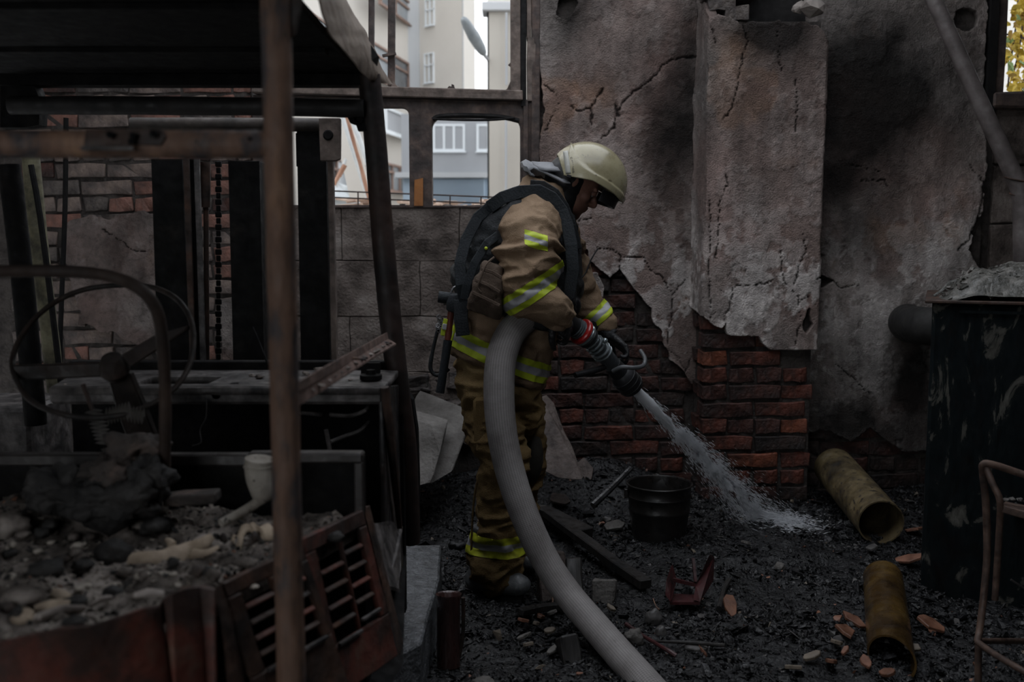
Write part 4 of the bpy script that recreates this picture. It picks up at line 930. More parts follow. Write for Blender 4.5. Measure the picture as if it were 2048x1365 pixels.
# brick fragment and scorched jug with a spout behind
q = on_hood(385, 1022); MB().box(-.055, .055, -.025, .025, 0, .022, Matrix.Translation(P(386, 1006, 2.08)) @ Matrix.Rotation(-.06, 4, 'Y')).build('brick_fragment', M_lump, bev=.003, sub=2, disp=(.003, 20), label='flat brownish tile lying behind the hood by the seat box', cat='brick')
MB().tube([P(345, 990, 2.1), P(430, 985, 2.12)], .001, 4).V
jug = thing('jug', P(520, 1005, 2.05), 'scorched whitish jug with a long spout leaning behind the near post', 'jug')
MB().tube([P(520, 918, 2.08), P(519, 935, 2.08), P(520, 960, 2.07), P(526, 990, 2.06), P(530, 1003, 2.06)], [.0315, .032, .029, .022, .014], 20, sub=4, nz=.001).build('body', M_funnel, jug, smooth=True)
MB().tube([P(519, 932, 2.08) + Vector((.0325 * math.cos(t), .0325 * math.sin(t), 0)) for t in np.linspace(0, 6.28, 17)[:-1]], .002, 6, closed=True, sub=1).build('ridge', M_funnel, jug, smooth=True)
MB().tube([P(528, 995, 2.06), P(505, 1012, 2.05), P(475, 1030, 2.03), P(442, 1048, 2.0)], [.0125, .0105, .010, .010], 12, sub=4).build('spout', M_funnel, jug, smooth=True)
# rubble on the dash and on the angle iron
def small(name, pt, s_, m_, seed, label, cat='rubble', group=None):
    me = rock_mesh(name, m_, seed, s_, 14, .3); o = link(name, me, label=label, cat=cat, group=group); o.location = pt + Vector((0, 0, s_[2] * .6)); return o
for i, (a, c, w_, h_, m_) in enumerate(((520, 752, 26, 12, M_lump), (505, 748, 20, 9, M_ash), (612, 745, 20, 14, M_ash), (640, 738, 36, 16, M_ash), (660, 734, 30, 14, M_lump), (700, 756, 14, 6, M_ash), (130, 764, 9, 4, M_pale))):
    k = 2.75 / F; small('plaster_chip', G(a, c + 6, zd), (w_ * k / 2, w_ * k / 2, h_ * k / 2), m_, 90 + i, 'chip of ash-grey rubble lying on the sooty dash plate', group='chips on the dash plate')
for i in range(14):
    t = .12 + i * .06 + R.uniform(-.02, .02); q = P(590, 806, 1.62).lerp(P(785, 685, 2.84), t); s_ = R.uniform(.006, .016) ; small('crumb', q + Vector((0, 0, .002)), (s_, s_, s_ * .4), R.choice([M_ash, M_lump, M_bone2]), 120 + i, 'ash crumb lying in the leaning rusty angle iron', group='crumbs in the angle iron')
for (a, c, a2, c2) in ((704, 717, 732, 719), (764, 684, 784, 687)):
    MB().tube([P(a, c, 2.2 + (a - 704) * .009), P(a2, c2, 2.2 + (a - 704) * .009)], .003, 6).build('nail', M_rust, label='rusty nail lying in the leaning angle iron', cat='nail', group='nails in the angle iron')
# things to the left behind the forklift
MB().tube([P(60, 300, 3.35), P(82, 520, 3.35), P(108, 745, 3.35), P(142, 1075, 3.35)], .0285, 14, sub=5, nz=.002).build('leaning_pipe', mat('olive_pipe', [(.35, (.03, .027, .016)), (.55, (.11, .10, .06)), (.75, (.2, .19, .12))], scale=14, bump=.5), smooth=True, label='olive-yellow scorched pipe leaning at the far left behind the forklift', cat='pipe')
MB().tube([P(132, 236, 4.3), P(130, 420, 4.3), P(122, 630, 4.3), P(120, 720, 4.3), P(118, 1075, 4.3)], .011, 8, sub=3).build('iron_rod', M_soot, smooth=True, label='thin black rod upright against the left brickwork', cat='rod')
MB().tube([P(62, 330, 3.3), P(92, 520, 3.3), P(170, 1180, 3.3)], .01, 8).build('iron_rod', M_soot, smooth=True, label='short dark rod beside the olive-yellow leaning pipe', cat='rod')
cb = MB().box(P(-150, 820, 3.0).x, P(56, 820, 3.0).x, 3.0, 3.3, .0, P(0, 817, 3.0).z).build('machine_casing', M_ashsteel, bev=.01, sub=3, disp=(.006, 9), label='dark scorched machine casing at the far left edge', cat='machine')
# ------------------------------------------------------------ things on the char floor
def onG(px, py, dz=0.0):
    z = 0.03
    for _ in range(6): q = G(px, py, z); z = ghp(q.x, q.y)
    return Vector((q.x, q.y, z + dz))
M_pail = mat('burnt_pail', [(.35, (.004, .004, .004)), (.6, (.012, .010, .009)), (.8, (.03, .022, .018))], scale=10, rough=(.22, .55), bump=.25, spec=.6)
M_slab = mat('broken_block', [(.3, (.06, .055, .05)), (.5, (.12, .112, .104)), (.72, (.20, .187, .175))], scale=6, rough=(.75, .95), bump=.8, bscale=60, spec=.2)
M_yel = mat('yellow_pipe', [(.3, (.012, .010, .008)), (.46, (.065, .048, .024)), (.6, (.14, .105, .052)), (.8, (.18, .16, .125))], scale=7, rough=(.35, .8), bump=.4, fleck=(42, .60, (.02, .016, .013)))
M_yel2 = mat('wet_yellow_pipe', [(.3, (.016, .009, .004)), (.48, (.05, .028, .008)), (.62, (.095, .056, .015)), (.8, (.13, .09, .032))], scale=8, rough=(.12, .45), bump=.35, spec=.6, stretch=(1, 1, .4))
M_wetgrey = mat('wet_grey_block', [(.3, (.03, .032, .035)), (.5, (.085, .089, .096)), (.72, (.18, .187, .20))], scale=26, rough=(.12, .55), bump=.9, bscale=90, spec=.7)
M_redsteel = mat('red_steel', [(.3, (.012, .008, .008)), (.55, (.05, .013, .014)), (.8, (.10, .03, .028))], scale=12, rough=(.25, .6), bump=.3)
M_wood = mat('charred_wood', [(.35, (.005, .005, .005)), (.6, (.018, .015, .013)), (.8, (.045, .036, .03))], scale=9, stretch=(1, 1, .2), rough=(.4, .85), bump=.8)
M_blockpink = mat('pinkish_block', [(.3, (.035, .027, .024)), (.55, (.085, .066, .058)), (.8, (.15, .125, .112))], scale=12, rough=(.6, .9), bump=.8, bscale=60)

# pail
c = onG(1319, 1062); c.z = -.02; c = Vector((P(1319, 963, 4.2).x, 4.2, 0.0)); zt = P(1319, 963, 4.2).z; r0 = 66 * 4.22 / F
pail = thing('pail', c, 'black burnt open metal pail standing in the debris by the water jet', 'bucket')
h_ = zt - .01
MB().lathe([(r0 * .80, 0), (r0 * .85, h_ * .3), (r0 * .92, h_ * .58), (r0 * .945, h_ * .6), (r0 * .925, h_ * .62), (r0 * .955, h_ * .80), (r0 * .985, h_ * .82), (r0 * .96, h_ * .84), (r0 * .97, h_ * .97), (r0, h_ * .985), (r0, h_), (r0 * .95, h_), (r0 * .94, h_ * .95), (r0 * .8, .05), (0, .05)], c, (0, 0, 1), 48).build('body', M_pail, pail, smooth=True, angle=1.2)
MB().tube([c + Vector((r0 * math.cos(t), r0 * math.sin(t), h_)) for t in np.linspace(0, 6.28, 33)[:-1]], .0045, 8, closed=True, sub=1).build('rim', M_pail, pail, smooth=True)
MB().box(c.x - r0 - .012, c.x - r0 + .004, 4.18, 4.21, h_ - .06, h_ - .02).build('handle_lug', M_pail, pail, bev=.003)
# broken steel bar resting on the pail side
MB().tube([P(1186, 1012, 4.2), P(1225, 975, 4.28), P(1262, 937, 4.36)], [.016, .014, .012], 8, sub=4).build('bent_bar', mat('wet_bar', [(.3, (.006, .006, .006)), (.7, (.04, .04, .042))], rough=(.1, .4), spec=.8), smooth=True, label='wet black bar propped against the left of the pail', cat='bar')
# red steel frame in the middle of the floor
rf = thing('steel_bracket', onG(1375, 1180), 'dark red broken steel bracket lying open on the char before the pail', 'bracket')
k = 3.50
MB().plate([P(1333, 1160, k), P(1342, 1133, k + .02), P(1350, 1165, k), P(1340, 1205, k - .12), P(1330, 1190, k - .1)], (.01, .02, 0)).build('side_plate', M_redsteel, rf, bev=.001)
MB().plate([P(1392, 1170, k), P(1418, 1112, k + .05), P(1426, 1118, k + .1), P(1424, 1165, k + .05), P(1400, 1205, k - .1), P(1386, 1200, k - .1)], (.01, .02, 0)).build('side_plate', M_redsteel, rf, bev=.001)
MB().bar(P(1338, 1158, k), P(1392, 1171, k), .012, .012).build('cross_piece', M_redsteel, rf)
MB().bar(P(1386, 1118, k + .05), P(1391, 1165, k), .01, .014).build('upright_tab', M_redsteel, rf)
MB().plate([P(1340, 1205, k - .1), P(1400, 1205, k - .1), P(1392, 1190, k), P(1345, 1188, k)], (0, 0, -.01)).build('base_plate', M_redsteel, rf)
# two yellow pipes
MB().pipe(P(1668, 935, 4.86), P(1762, 1046, 4.14), .098, .006, 36, sub=12, cut=(.0, .0, .0)).build('gas_pipe', M_yel, smooth=True, angle=1, label='mottled yellow-grey pipe slanting out of the wall base, open end down right', cat='pipe')
q0 = onG(1768, 1150, .04); q1 = P(1790, 1322, 2.95)
q1 = P(1783, 1318, 2.98); q0 = P(1766, 1158, 3.6)
MB().pipe(q0, q1, .071, .006, 36, sub=10, cut=(.55, .0, -.1)).build('gas_pipe', M_yel2, smooth=True, angle=1, label='wet ochre pipe lying towards the viewer at the lower right, cut end near', cat='pipe')
# plaster slab leaning and block slabs
def slab(name, pts, t, m_, label, cat='slab', **k): return MB().plate([P(*q) for q in pts], t).build(name, m_, label=label, cat=cat, bev=.004, sub=3, disp=(.005, 12), **k)
slab('plaster_slab', [(1078, 800, 4.75), (1090, 795, 4.78), (1105, 815, 4.76), (1122, 862, 4.66), (1148, 915, 4.52), (1165, 962, 4.42), (1118, 957, 4.45), (1084, 942, 4.48), (1078, 870, 4.6)], (.01, .035, .01), M_blockpink, 'pinkish sliver of fallen plaster leaning on the bricks behind the firefighter knees')
slab('concrete_block', [(828, 808, 4.8), (938, 853, 4.62), (905, 945, 4.45), (862, 970, 4.38), (812, 960, 4.42), (806, 852, 4.66)], (.02, .12, .05), M_slab, 'large pale broken aerated block leaning against the wall left of the legs', 'block')
slab('concrete_block', [(780, 825, 4.62), (890, 858, 4.5), (880, 905, 4.4), (862, 966, 4.32), (835, 972, 4.3), (780, 960, 4.35)], (.01, .07, .03), M_slab, 'smaller block chunk lying in front of the large pale broken block', 'block')
def chunk(name, px, py, wpx, hpx, m_, seed, label, cat='rubble', group=None, flat=.8, n=14, rot=0, lift=.3, tilt=0):
    q = onG(px, py + hpx * .4); k = q.y / F; w_, h_ = wpx * k / 2, hpx * k / 2
    me = clod_mesh(name, m_, seed, (w_, w_ * flat, h_), 3, .3); o = link(name, me, label=label, cat=cat, group=group); o.location = q + Vector((0, 0, h_ * lift)); o.rotation_euler = (tilt, 0, rot); return o
def tile(name, px, py, wpx, dpx, th, m_, label, rot=0, tilt=(0, 0), cat='tile', group=None, seed=1):
    q = onG(px, py, .02); k = q.y / F; r = random.Random(seed); n = r.randint(5, 7); pts = []
    for i in range(n):
        a = 6.283 * i / n + r.uniform(-.3, .3); pts.append(Vector((math.cos(a) * wpx * k / 2 * r.uniform(.8, 1.15), math.sin(a) * dpx * k / 2 * r.uniform(.8, 1.15), 0)))
    o = MB().plate(pts, (0, 0, th)).build(name, m_, label=label, cat=cat, group=group, bev=.002); o.location = q; o.rotation_euler = (tilt[0], tilt[1], rot); return o
tile('plaster_piece', 1207, 962, 60, 60, .018, M_slab, 'pale roof-shaped plaster piece tipped against the wall base behind the bar', tilt=(.9, .1), seed=3)
tile('plaster_piece', 1165, 952, 50, 60, .018, M_blockpink, 'dull plaster piece between the leaning slab and the pale piece', tilt=(.9, -.3), seed=8)
tile('plaster_piece', 1118, 968, 52, 34, .014, M_blockpink, 'pinkish flake under the foot of the leaning slab', tilt=(.5, .2), seed=5)
tile('plaster_piece', 1092, 985, 40, 26, .014, M_slab, 'small pale flake beside the shin of the firefighter', tilt=(.4, .2), seed=6)
tile('plaster_piece', 1230, 990, 50, 30, .015, M_slab, 'flat pale flake lying in front of the bent bar foot', tilt=(.5, -.1), seed=7)
# kerb-like wet grey block bottom left of centre, and rusty drum beside it
q = P(838, 1110, 3.72); z = ghp(q.x, 3.7)
MB().plate([Vector((P(806, 1114, 3.5).x, 3.58, .20)), Vector((P(880, 1112, 3.5).x, 3.58, .20)), Vector((P(871, 1200, 3.1).x, 3.25, .19)), Vector((P(862, 1250, 3.1).x, 2.75, .17)), Vector((P(788, 1370, 2.8).x, 2.62, .17)), Vector((P(795, 1150, 3.4).x, 3.25, .19))], (0, 0, -.22)).build('kerb_stone', M_wetgrey, label='long wet grey stone slab lying beside the forklift, grainy top', cat='block', bev=.006, sub=4, disp=(.004, 16))
dr = thing('rusty_drum', (P(893, 1300, 2.9).x, 2.95, 0), 'narrow maroon rusted drum upright right of the wet grey slab', 'drum')
a = Vector((P(893, 1230, 2.9).x, 2.98, .0)); r0 = .036
MB().lathe([(0, 0), (r0, 0), (r0, .20), (r0 * 1.12, .215), (r0 * 1.12, .225), (r0 * .9, .22), (r0 * .88, .1), (0, .1)], a, (0, .1, 1), 28).build('body', mat('maroon', [(.3, (.015, .008, .007)), (.55, (.05, .02, .017)), (.8, (.10, .045, .035))], rough=(.15, .5), spec=.7, stretch=(3, 3, .5)), dr, smooth=True, angle=1)
MB().tube([a + Vector((.026, .0, .0)), a + Vector((.045, 0, .1)), a + Vector((.046, 0, .22))], .006, 8).build('hoop', M_rustd, dr, smooth=True)
# blocks and planks under the hose
def gblock(name, px, py, wpx, hpx, dep, m_, label, cat='block', lean=0, yaw=0, dist=None):
    q = onG(px, py); k = q.y / F; w_ = wpx * k; h_ = hpx * k
    o = MB().box(-w_ / 2, w_ / 2, 0, dep, -.02, h_).build(name, m_, label=label, cat=cat, bev=.006, sub=3, disp=(.006, 14)); o.location = q; o.rotation_euler = (lean, 0, yaw); return o
gblock('concrete_block', 1108, 1200, 56, 98, .10, M_blockpink, 'reddish-grey block tilted up right behind the hose', lean=-.35, yaw=.1)
gblock('concrete_block', 1205, 1206, 48, 46, .07, M_slab, 'broken pale-topped block right of the dark plank', lean=-.25, yaw=-.2)
gblock('charred_plank', 1155, 1245, 36, 150, .03, M_wood, 'dark reddish charred plank standing steeply between two blocks', 'plank', lean=-.75, yaw=.03)
gblock('charred_plank', 1148, 1330, 42, 60, .06, M_wood, 'dark angular plank stump under the hose near the bottom', 'plank', lean=-.5, yaw=.3)
for (x0, y0, x1, y1, w_, lab, dz) in ((1085, 1048, 1290, 1190, .045, 'long charred beam running diagonally right of the legs', .06), (1085, 1062, 1175, 1085, .07, 'thick charred beam end behind the shin', .05), (1040, 1240, 1130, 1222, .03, 'charred stick under the hose below the boots', .03)):
    MB().bar(onG(x0, y0, dz), onG(x1, y1, dz * .6), w_, w_ * .8).build('charred_beam', M_wood, label=lab, cat='beam', bev=.004, sub=3, disp=(.008, 12))
rk = [(1268, 1268, 38, 44, M_slab, 'pitted grey-pink lump of masonry right of the hose'), (1306, 1232, 36, 40, M_grit, 'darker masonry lump behind the pitted grey-pink one'), (1322, 1265, 24, 30, M_grit, 'small dark stone right of the pitted grey-pink lump'),
      (968, 1362, 48, 34, M_slab, 'smooth grey stone at the bottom edge left of the hose'), (1389, 1292, 50, 16, M_grit, 'flat grey fragment beside the thin rod'), (1187, 1225, 18, 36, M_chipor, 'yellow-brown shard left of the pale-topped block'),
      (915, 1083, 40, 22, M_char2, 'low wet black lump left of the ankle'), (1215, 1035, 20, 16, M_grit, 'grey pebble in front of the charred beam'), (1560, 1108, 20, 24, M_slab, 'white-flecked stone where the water jet lands')]
for i, (a, c_, w_, h_, m_, lab) in enumerate(rk): chunk('rubble_chunk', a, c_, w_, h_, m_, 200 + i, lab)
M_or2 = mat('terracotta_piece', [(.3, (.06, .024, .014)), (.7, (.19, .085, .048))], scale=14, rough=(.35, .8), bump=.5)
tl = [(1460, 1224, 26, 34, M_or2, 'orange-tan curved shard lying right of the floor centre'), (1705, 1254, 34, 26, M_or2, 'reddish tile shard just left of the ochre pipe'), (1690, 1283, 50, 20, M_or2, 'jumbled orange tile pieces below the reddish shard'),
      (1672, 1302, 28, 14, M_cream, 'buff chip under the jumbled orange pieces'), (1662, 1340, 24, 18, M_or2, 'square orange chip near the bottom right of the floor'), (1587, 1352, 18, 30, M_cream, 'cream striped shard at the bottom edge'), (1775, 1362, 30, 16, M_or2, 'orange chip at the bottom under the ochre pipe'),
      (1625, 1328, 24, 20, M_cream, 'crumpled pale chip left of the square orange chip'), (1690, 1318, 16, 14, M_chipor, 'pink chip between the orange pieces'), (1730, 1340, 22, 16, M_chipor, 'brownish chip left of the pipe opening'), (1860, 1262, 40, 30, M_or2, 'red brick piece at the foot of the tall tank'),
      (1080, 1248, 26, 10, M_or2, 'tan flake directly left of the hose'), (1045, 1256, 20, 14, M_chipor, 'bright tan flake left of the other tan flake'), (1072, 1262, 16, 8, M_cream, 'narrow tan flake below the bright one'), (1105, 1240, 22, 12, M_slab, 'grey-pink flake touching the hose'), (1058, 1305, 34, 10, M_cream, 'buff strip of shard near the bottom left of the hose'),
      (1050, 1288, 12, 18, M_slab, 'white splinter above the buff strip'), (1105, 1316, 14, 14, M_slab, 'white chip right of the buff strip'), (1100, 1275, 26, 8, M_cream, 'slim pale shard close under the hose'), (1222, 1236, 14, 12, M_cream, 'cream chip below the pale-topped block'), (1235, 1288, 18, 12, M_cream, 'small cream chip above the thin red rod'),
      (1490, 1098, 22, 8, M_slab, 'flat pale flake left of the water landing spot'), (1750, 1195, 8, 14, M_or2, 'small orange sliver left of the ochre pipe top'), (1830, 1070, 36, 20, M_chipor, 'brick-coloured chip right of the slanting pipe mouth'), (1820, 1130, 34, 30, M_chipor, 'reddish brick piece between pipe and tank'), (1745, 1108, 24, 14, M_grit, 'grey flake beneath the slanting pipe mouth'), (1825, 1310, 34, 12, M_cream, 'pale flake right of the ochre pipe')]
for i, (a, c_, w_, h_, m_, lab) in enumerate(tl): tile('shard', a, c_, w_, h_ * 2.2, .012, m_, lab, rot=i * .7, tilt=(.35, R.uniform(-.3, .3)), cat='shard', seed=20 + i)
for pts, r1, m_, lab in (([(1252, 1262), (1290, 1290), (1330, 1312), (1352, 1326)], .007, M_redsteel, 'thin dark red rod lying among stones'), ([(1300, 1296), (1390, 1300), (1450, 1305)], .006, M_wood, 'straight black rod crossing the floor right of the red rod'),
                     ([(1306, 1210), (1312, 1225), (1318, 1232)], .003, M_rust, 'tiny upright rusty wire behind the stones'), ([(1438, 1230), (1448, 1195), (1458, 1172)], .010, M_wood, 'charred stick beside the orange-tan shard'), ([(1220, 1058), (1245, 1060)], .008, M_wood, 'short charred stick left of the pail'),
                     ([(1105, 1180), (1106, 1240)], .003, M_rust, 'rust-coloured wire by the reddish-grey block')):
    MB().tube([onG(a, c_, .022) for a, c_ in pts], r1, 8, sub=3, nz=.002).build('rod', m_, smooth=True, label=lab, cat='rod')
# ------------------------------------------------------------ wall pipe, stub duct
MB().tube([P(1745, -262, 4.62), P(1858, -20, 4.55), P(1900, 70, 4.52), P(1960, 205, 4.5), P(2028, 352, 4.48), P(2044, 395, 4.47), P(2046, 440, 4.47), P(2046, 560, 4.47)], [.033, .033, .034, .036, .038, .042, .042, .04], 20, sub=5, nz=.0008).build('drain_pipe', mat('grey_brown_pipe', [(.35, (.05, .042, .04)), (.55, (.10, .085, .082)), (.8, (.17, .155, .15))], scale=8, rough=(.4, .7), bump=.35), smooth=True, label='grey-brown pipe slanting down across the top right corner to the tank', cat='pipe')
for (a, c_) in ((2030, 358), (2041, 392)):
    q = P(a, c_, 4.48); MB().tube([q + Vector((.043 * math.cos(t), .043 * math.sin(t), .012 * math.sin(t + .5) - .014 * math.cos(t))) for t in np.linspace(0, 6.28, 21)[:-1]], .004, 8, closed=True, sub=1).build('pipe_ring', M_rustd, bpy.data.objects['drain_pipe'], smooth=True)
c0 = P(1820, 646, 4.9); rr = 38 * 4.7 / F
MB().tube([Vector((P(1826, 646, 5.0).x, 5.08, c0.z)), Vector((P(1826, 646, 4.8).x, 4.85, c0.z)), Vector((P(1840, 646, 4.7).x, 4.66, c0.z + .005)), Vector((P(1880, 644, 4.6).x, 4.55, c0.z + .01)), Vector((P(1950, 644, 4.4).x, 4.5, c0.z + .01))], rr, 28, sub=6).build('flue_elbow', mat('flue', [(.35, (.006, .006, .006)), (.6, (.02, .019, .018)), (.8, (.05, .045, .04))], rough=(.5, .85)), smooth=True, label='thick black flue elbow joining the wall to the tank', cat='pipe')
# ------------------------------------------------------------ tall tank at the right
M_tank = mat('scorched_teal_tank', [(.36, (.002, .002, .002)), (.5, (.002, .0045, .0055)), (.575, (.004, .006, .0065)), (.60, (.045, .044, .038)), (.8, (.15, .145, .13))], scale=7, detail=12, rough=(.6, .95), spec=.12, bump=.6, bscale=30, stretch=(1.4, 1.4, .55), dist=.9)
DT = 3.62; xa = P(1857, 800, DT).x; zt = P(1870, 600, DT).z
yaw = .40
tk = thing('tank', (xa, DT, 0), 'tall black-teal scorched steel tank with peeling pale patches at right edge', 'tank')
Mt = Matrix.Translation((xa, DT, 0)) @ Matrix.Rotation(-yaw, 4, 'Z')
MB().box(0, 1.15, 0, .72, -.02, zt - .012, Mt).build('body', M_tank, tk, bev=.012, sub=5, disp=(.006, 4))
MB().box(-.025, 1.2, -.025, .75, zt - .012, zt, Mt).build('lid_plate', M_rustd, tk, bev=.003, sub=3, disp=(.003, 8))
MB().box(.09, 1.1, -.014, .0, zt - .045, zt - .035, Mt).build('seam', M_tank, tk)
MB().box(.385, .392, -.010, .0, .05, zt - .05, Mt).build('seam', M_tank, tk)
MB().box(.30, 1.1, -.02, .0, .34, .345, Mt).build('door_seam', M_black, tk)
# heap on the tank
M_ashwet = mat('wet_ash_heap', [(.3, (.02, .02, .017)), (.5, (.06, .058, .05)), (.7, (.17, .16, .145))], scale=22, rough=(.15, .8), bump=1, bscale=50, spec=.5)
b = MB(); gx = np.linspace(.02, .95, 90); gy = np.linspace(-.01, .6, 56); Xh, Yh = np.meshgrid(gx, gy)
Zh = .11 * np.exp(-(((Xh - .28) / .17) ** 2 + ((Yh - .22) / .2) ** 2)) + .05 * np.exp(-(((Xh - .14) / .06) ** 2 + ((Yh - .12) / .12) ** 2)) + .05 * 1.3 * nf(Xh * 11, Yh * 11, 5, 700, .65) * sm(.0, .05, Yh) * sm(.02, .08, Xh) - .012
V = [Mt @ Vector((a, c_, zt + e)) for a, c_, e in zip(Xh.ravel(), Yh.ravel(), Zh.ravel())]; I = np.arange(len(V)).reshape(Xh.shape)
Fq = np.stack([I[:-1, :-1].ravel(), I[:-1, 1:].ravel(), I[1:, 1:].ravel(), I[1:, :-1].ravel()], 1).tolist()
MB().add(V, Fq).build('ash_heap', M_ashwet, smooth=True, kind='stuff', label='heap of wet grey ash piled on the tall tank', cat='ash')
def place_heap(r):
    a, c_ = r.uniform(.03, .9), r.uniform(.0, .5); i = int(c_ / .6 * 55); j = int(a / .95 * 89); e = float(Zh[min(i, 55), min(j, 89)])
    q = Mt @ Vector((a, c_, zt + e)); return (q.x, q.y, q.z), abs(r.gauss(0, .009)) + .004, r.choices((0, 1, 2), (10, 3, 1))[0]
scatter('heap_crumbs', 900, place_heap, [rock_mesh('crumb', M_ashwet, 600 + s, (1, 1, .8), 9, .4) for s in range(6)], [M_ashwet, M_slab, M_lump], seed=61, label='crumbs covering the wet ash heap on the tall tank', cat='rubble', kind='stuff')
def tank_pt(px, py, D): return P(px, py, D)
for i, (a, c_, D, w_, h_, m_, lab) in enumerate(((1992, 556, 3.9, 26, 30, M_or2, 'red-brown brick fragment standing on the tank heap'), (1940, 566, 3.85, 40, 22, M_ashwet, 'grey lump crowning the tank heap'), (1922, 570, 3.8, 60, 18, M_ashwet, 'wet folded grey scrap on the tank heap'), (1895, 578, 3.75, 46, 12, M_lump, 'brownish flake at the left of the tank heap'), (1968, 548, 3.95, 16, 16, M_slab, 'white chunk at the top of the tank heap'), (2030, 560, 4.0, 20, 20, M_slab, 'pale chunk behind the tank heap at the picture edge'))):
    k = D / F; me = rock_mesh('heap_piece', m_, 300 + i, (w_ * k / 2, .02, h_ * k / 2), 16, .3); o = link('heap_piece', me, label=lab, cat='fragment'); q = P(a, c_, D); o.location = q; o.rotation_euler = (0, .2 * (i % 3 - 1), 0)
b = MB()
for pts, r1 in (([(1868, 592), (1885, 580), (1905, 566), (1925, 562), (1945, 568)], .008), ([(1915, 592), (1932, 580), (1950, 572), (1970, 566), (1990, 570), (2020, 580)], .009), ([(1955, 540), (1962, 552), (1966, 560)], .003), ([(1925, 545), (1936, 550), (1944, 562)], .006)):
    b.tube([P(a, c_, 3.74) for a, c_ in pts], r1, 7, sub=5, nz=.005, flat=.5)
b.build('crumpled_foil', M_ashwet, smooth=True, label='crumpled pale scraps draped over the tank heap', cat='scrap')
# ------------------------------------------------------------ rusty tube trolley
tr = thing('tube_trolley', P(1985, 1290, 2.75), 'rusty tube trolley frame in front of the tall tank', 'trolley')
M_tr = mat('trolley_rust', [(.3, (.02, .013, .011)), (.5, (.065, .04, .03)), (.75, (.15, .095, .07))], scale=20, rough=(.4, .8), bump=.5)
D = 2.8
MB().tube([P(2350, 1035, D - .2), P(2110, 968, D - .05), P(2048, 950, D), P(1990, 931, D + .02), P(1967, 929, D + .03), P(1966, 950, D + .04), P(1972, 1010, D + .05), P(1974, 1120, D + .05), P(1962, 1240, D + .03), P(1955, 1285, D)], .0105, 12, sub=5, nz=.0006).build('upright_tube', M_tr, tr, smooth=True)
MB().tube([P(1972, 935, D + .03), P(1986, 970, D + .0), P(2000, 1003, D - .02), P(1999, 1060, D), P(1990, 1200, D + .02)], .0095, 12, sub=4).build('brace_tube', M_tr, tr, smooth=True)
MB().tube([P(1955, 1283, D), P(2000, 1283, D + .15), P(2350, 1282, D + .5)], .009, 10, sub=3).build('rail_tube', M_tr, tr, smooth=True)
MB().tube([P(1955, 1285, D), P(1990, 1310, D - .1), P(2055, 1348, D - .25), P(2110, 1380, D - .3)], .0095, 10, sub=3).build('rail_tube', M_tr, tr, smooth=True)
MB().tube([P(1957, 1283, D), P(1956, 1380, D), P(1956, 1420, D)], .010, 10, sub=2).build('leg', M_tr, tr, smooth=True)
MB().tube([P(2022, 1160, D), P(2040, 1172, D), P(2070, 1190, D)], .003, 6).build('wire', M_ashsteel, tr, smooth=True)
MB().plate([P(2000, 1010, D - .02), P(2330, 1100, D - .25), P(2330, 1068, D + .1), P(2010, 1003, D + .12)], (0, 0, -.022)).build('shelf', M_tr, tr, bev=.002)
for i in range(16):
    t = R.random(); s_ = R.uniform(.006, .013); q = P(2006, 1006, D).lerp(P(2075, 1024, D), t) + Vector((R.uniform(0, .04), R.uniform(-.02, .08), .006))
    small('shelf_crumb', q, (s_, s_, s_ * .5), R.choice([M_ashwet, M_slab, M_ashsteel]), 340 + i, 'grey crumb lying on the shelf of the rusty tube trolley', group='crumbs on the trolley shelf')
# ------------------------------------------------------------ outside: flats, annex, lamp, fence, wreckage
M_wallb = mat('render_beige', [(.3, (.52, .49, .445)), (.7, (.60, .57, .525))], scale=.6, rough=(.85, .95), bump=.1, spec=.2)
M_wallc = mat('render_sand', [(.3, (.34, .315, .28)), (.7, (.40, .375, .335))], scale=.6, rough=(.85, .95), bump=.1, spec=.2)
M_wallg = mat('render_grey', [(.3, (.40, .41, .42)), (.7, (.47, .48, .49))], scale=.5, rough=(.85, .95), bump=.1, spec=.2)
M_walld = mat('render_dark_grey', [(.3, (.30, .31, .325)), (.7, (.37, .38, .395))], scale=.5, rough=(.85, .95), bump=.1, spec=.2)  # darker grey render for the annex, side walls and pipes
M_winw = mat('window_white', [(.3, (.62, .66, .68)), (.7, (.74, .77, .79))], scale=3, rough=(.4, .6), bump=.05)
M_winb = mat('window_brown', [(.3, (.16, .105, .085)), (.7, (.28, .19, .15))], scale=5, rough=(.6, .8), bump=.1)
M_glassd = mat('pane_dark', [(.3, (.045, .05, .055)), (.7, (.14, .15, .16))], scale=1.6, rough=(.1, .2), bump=.02, spec=.4)
M_glassl = mat('pane_light', [(.3, (.13, .15, .17)), (.7, (.30, .33, .35))], scale=1.2, rough=(.05, .15), bump=.02, spec=.8)
M_curt = mat('curtain_purple', [(.3, (.06, .03, .06)), (.7, (.11, .07, .11))], scale=3, stretch=(6, 1, 1), rough=(.8, .9))
M_corr = mat('corrugated_blue', [(.3, (.30, .38, .46)), (.7, (.37, .45, .53))], scale=1, rough=(.5, .7), bump=.1)
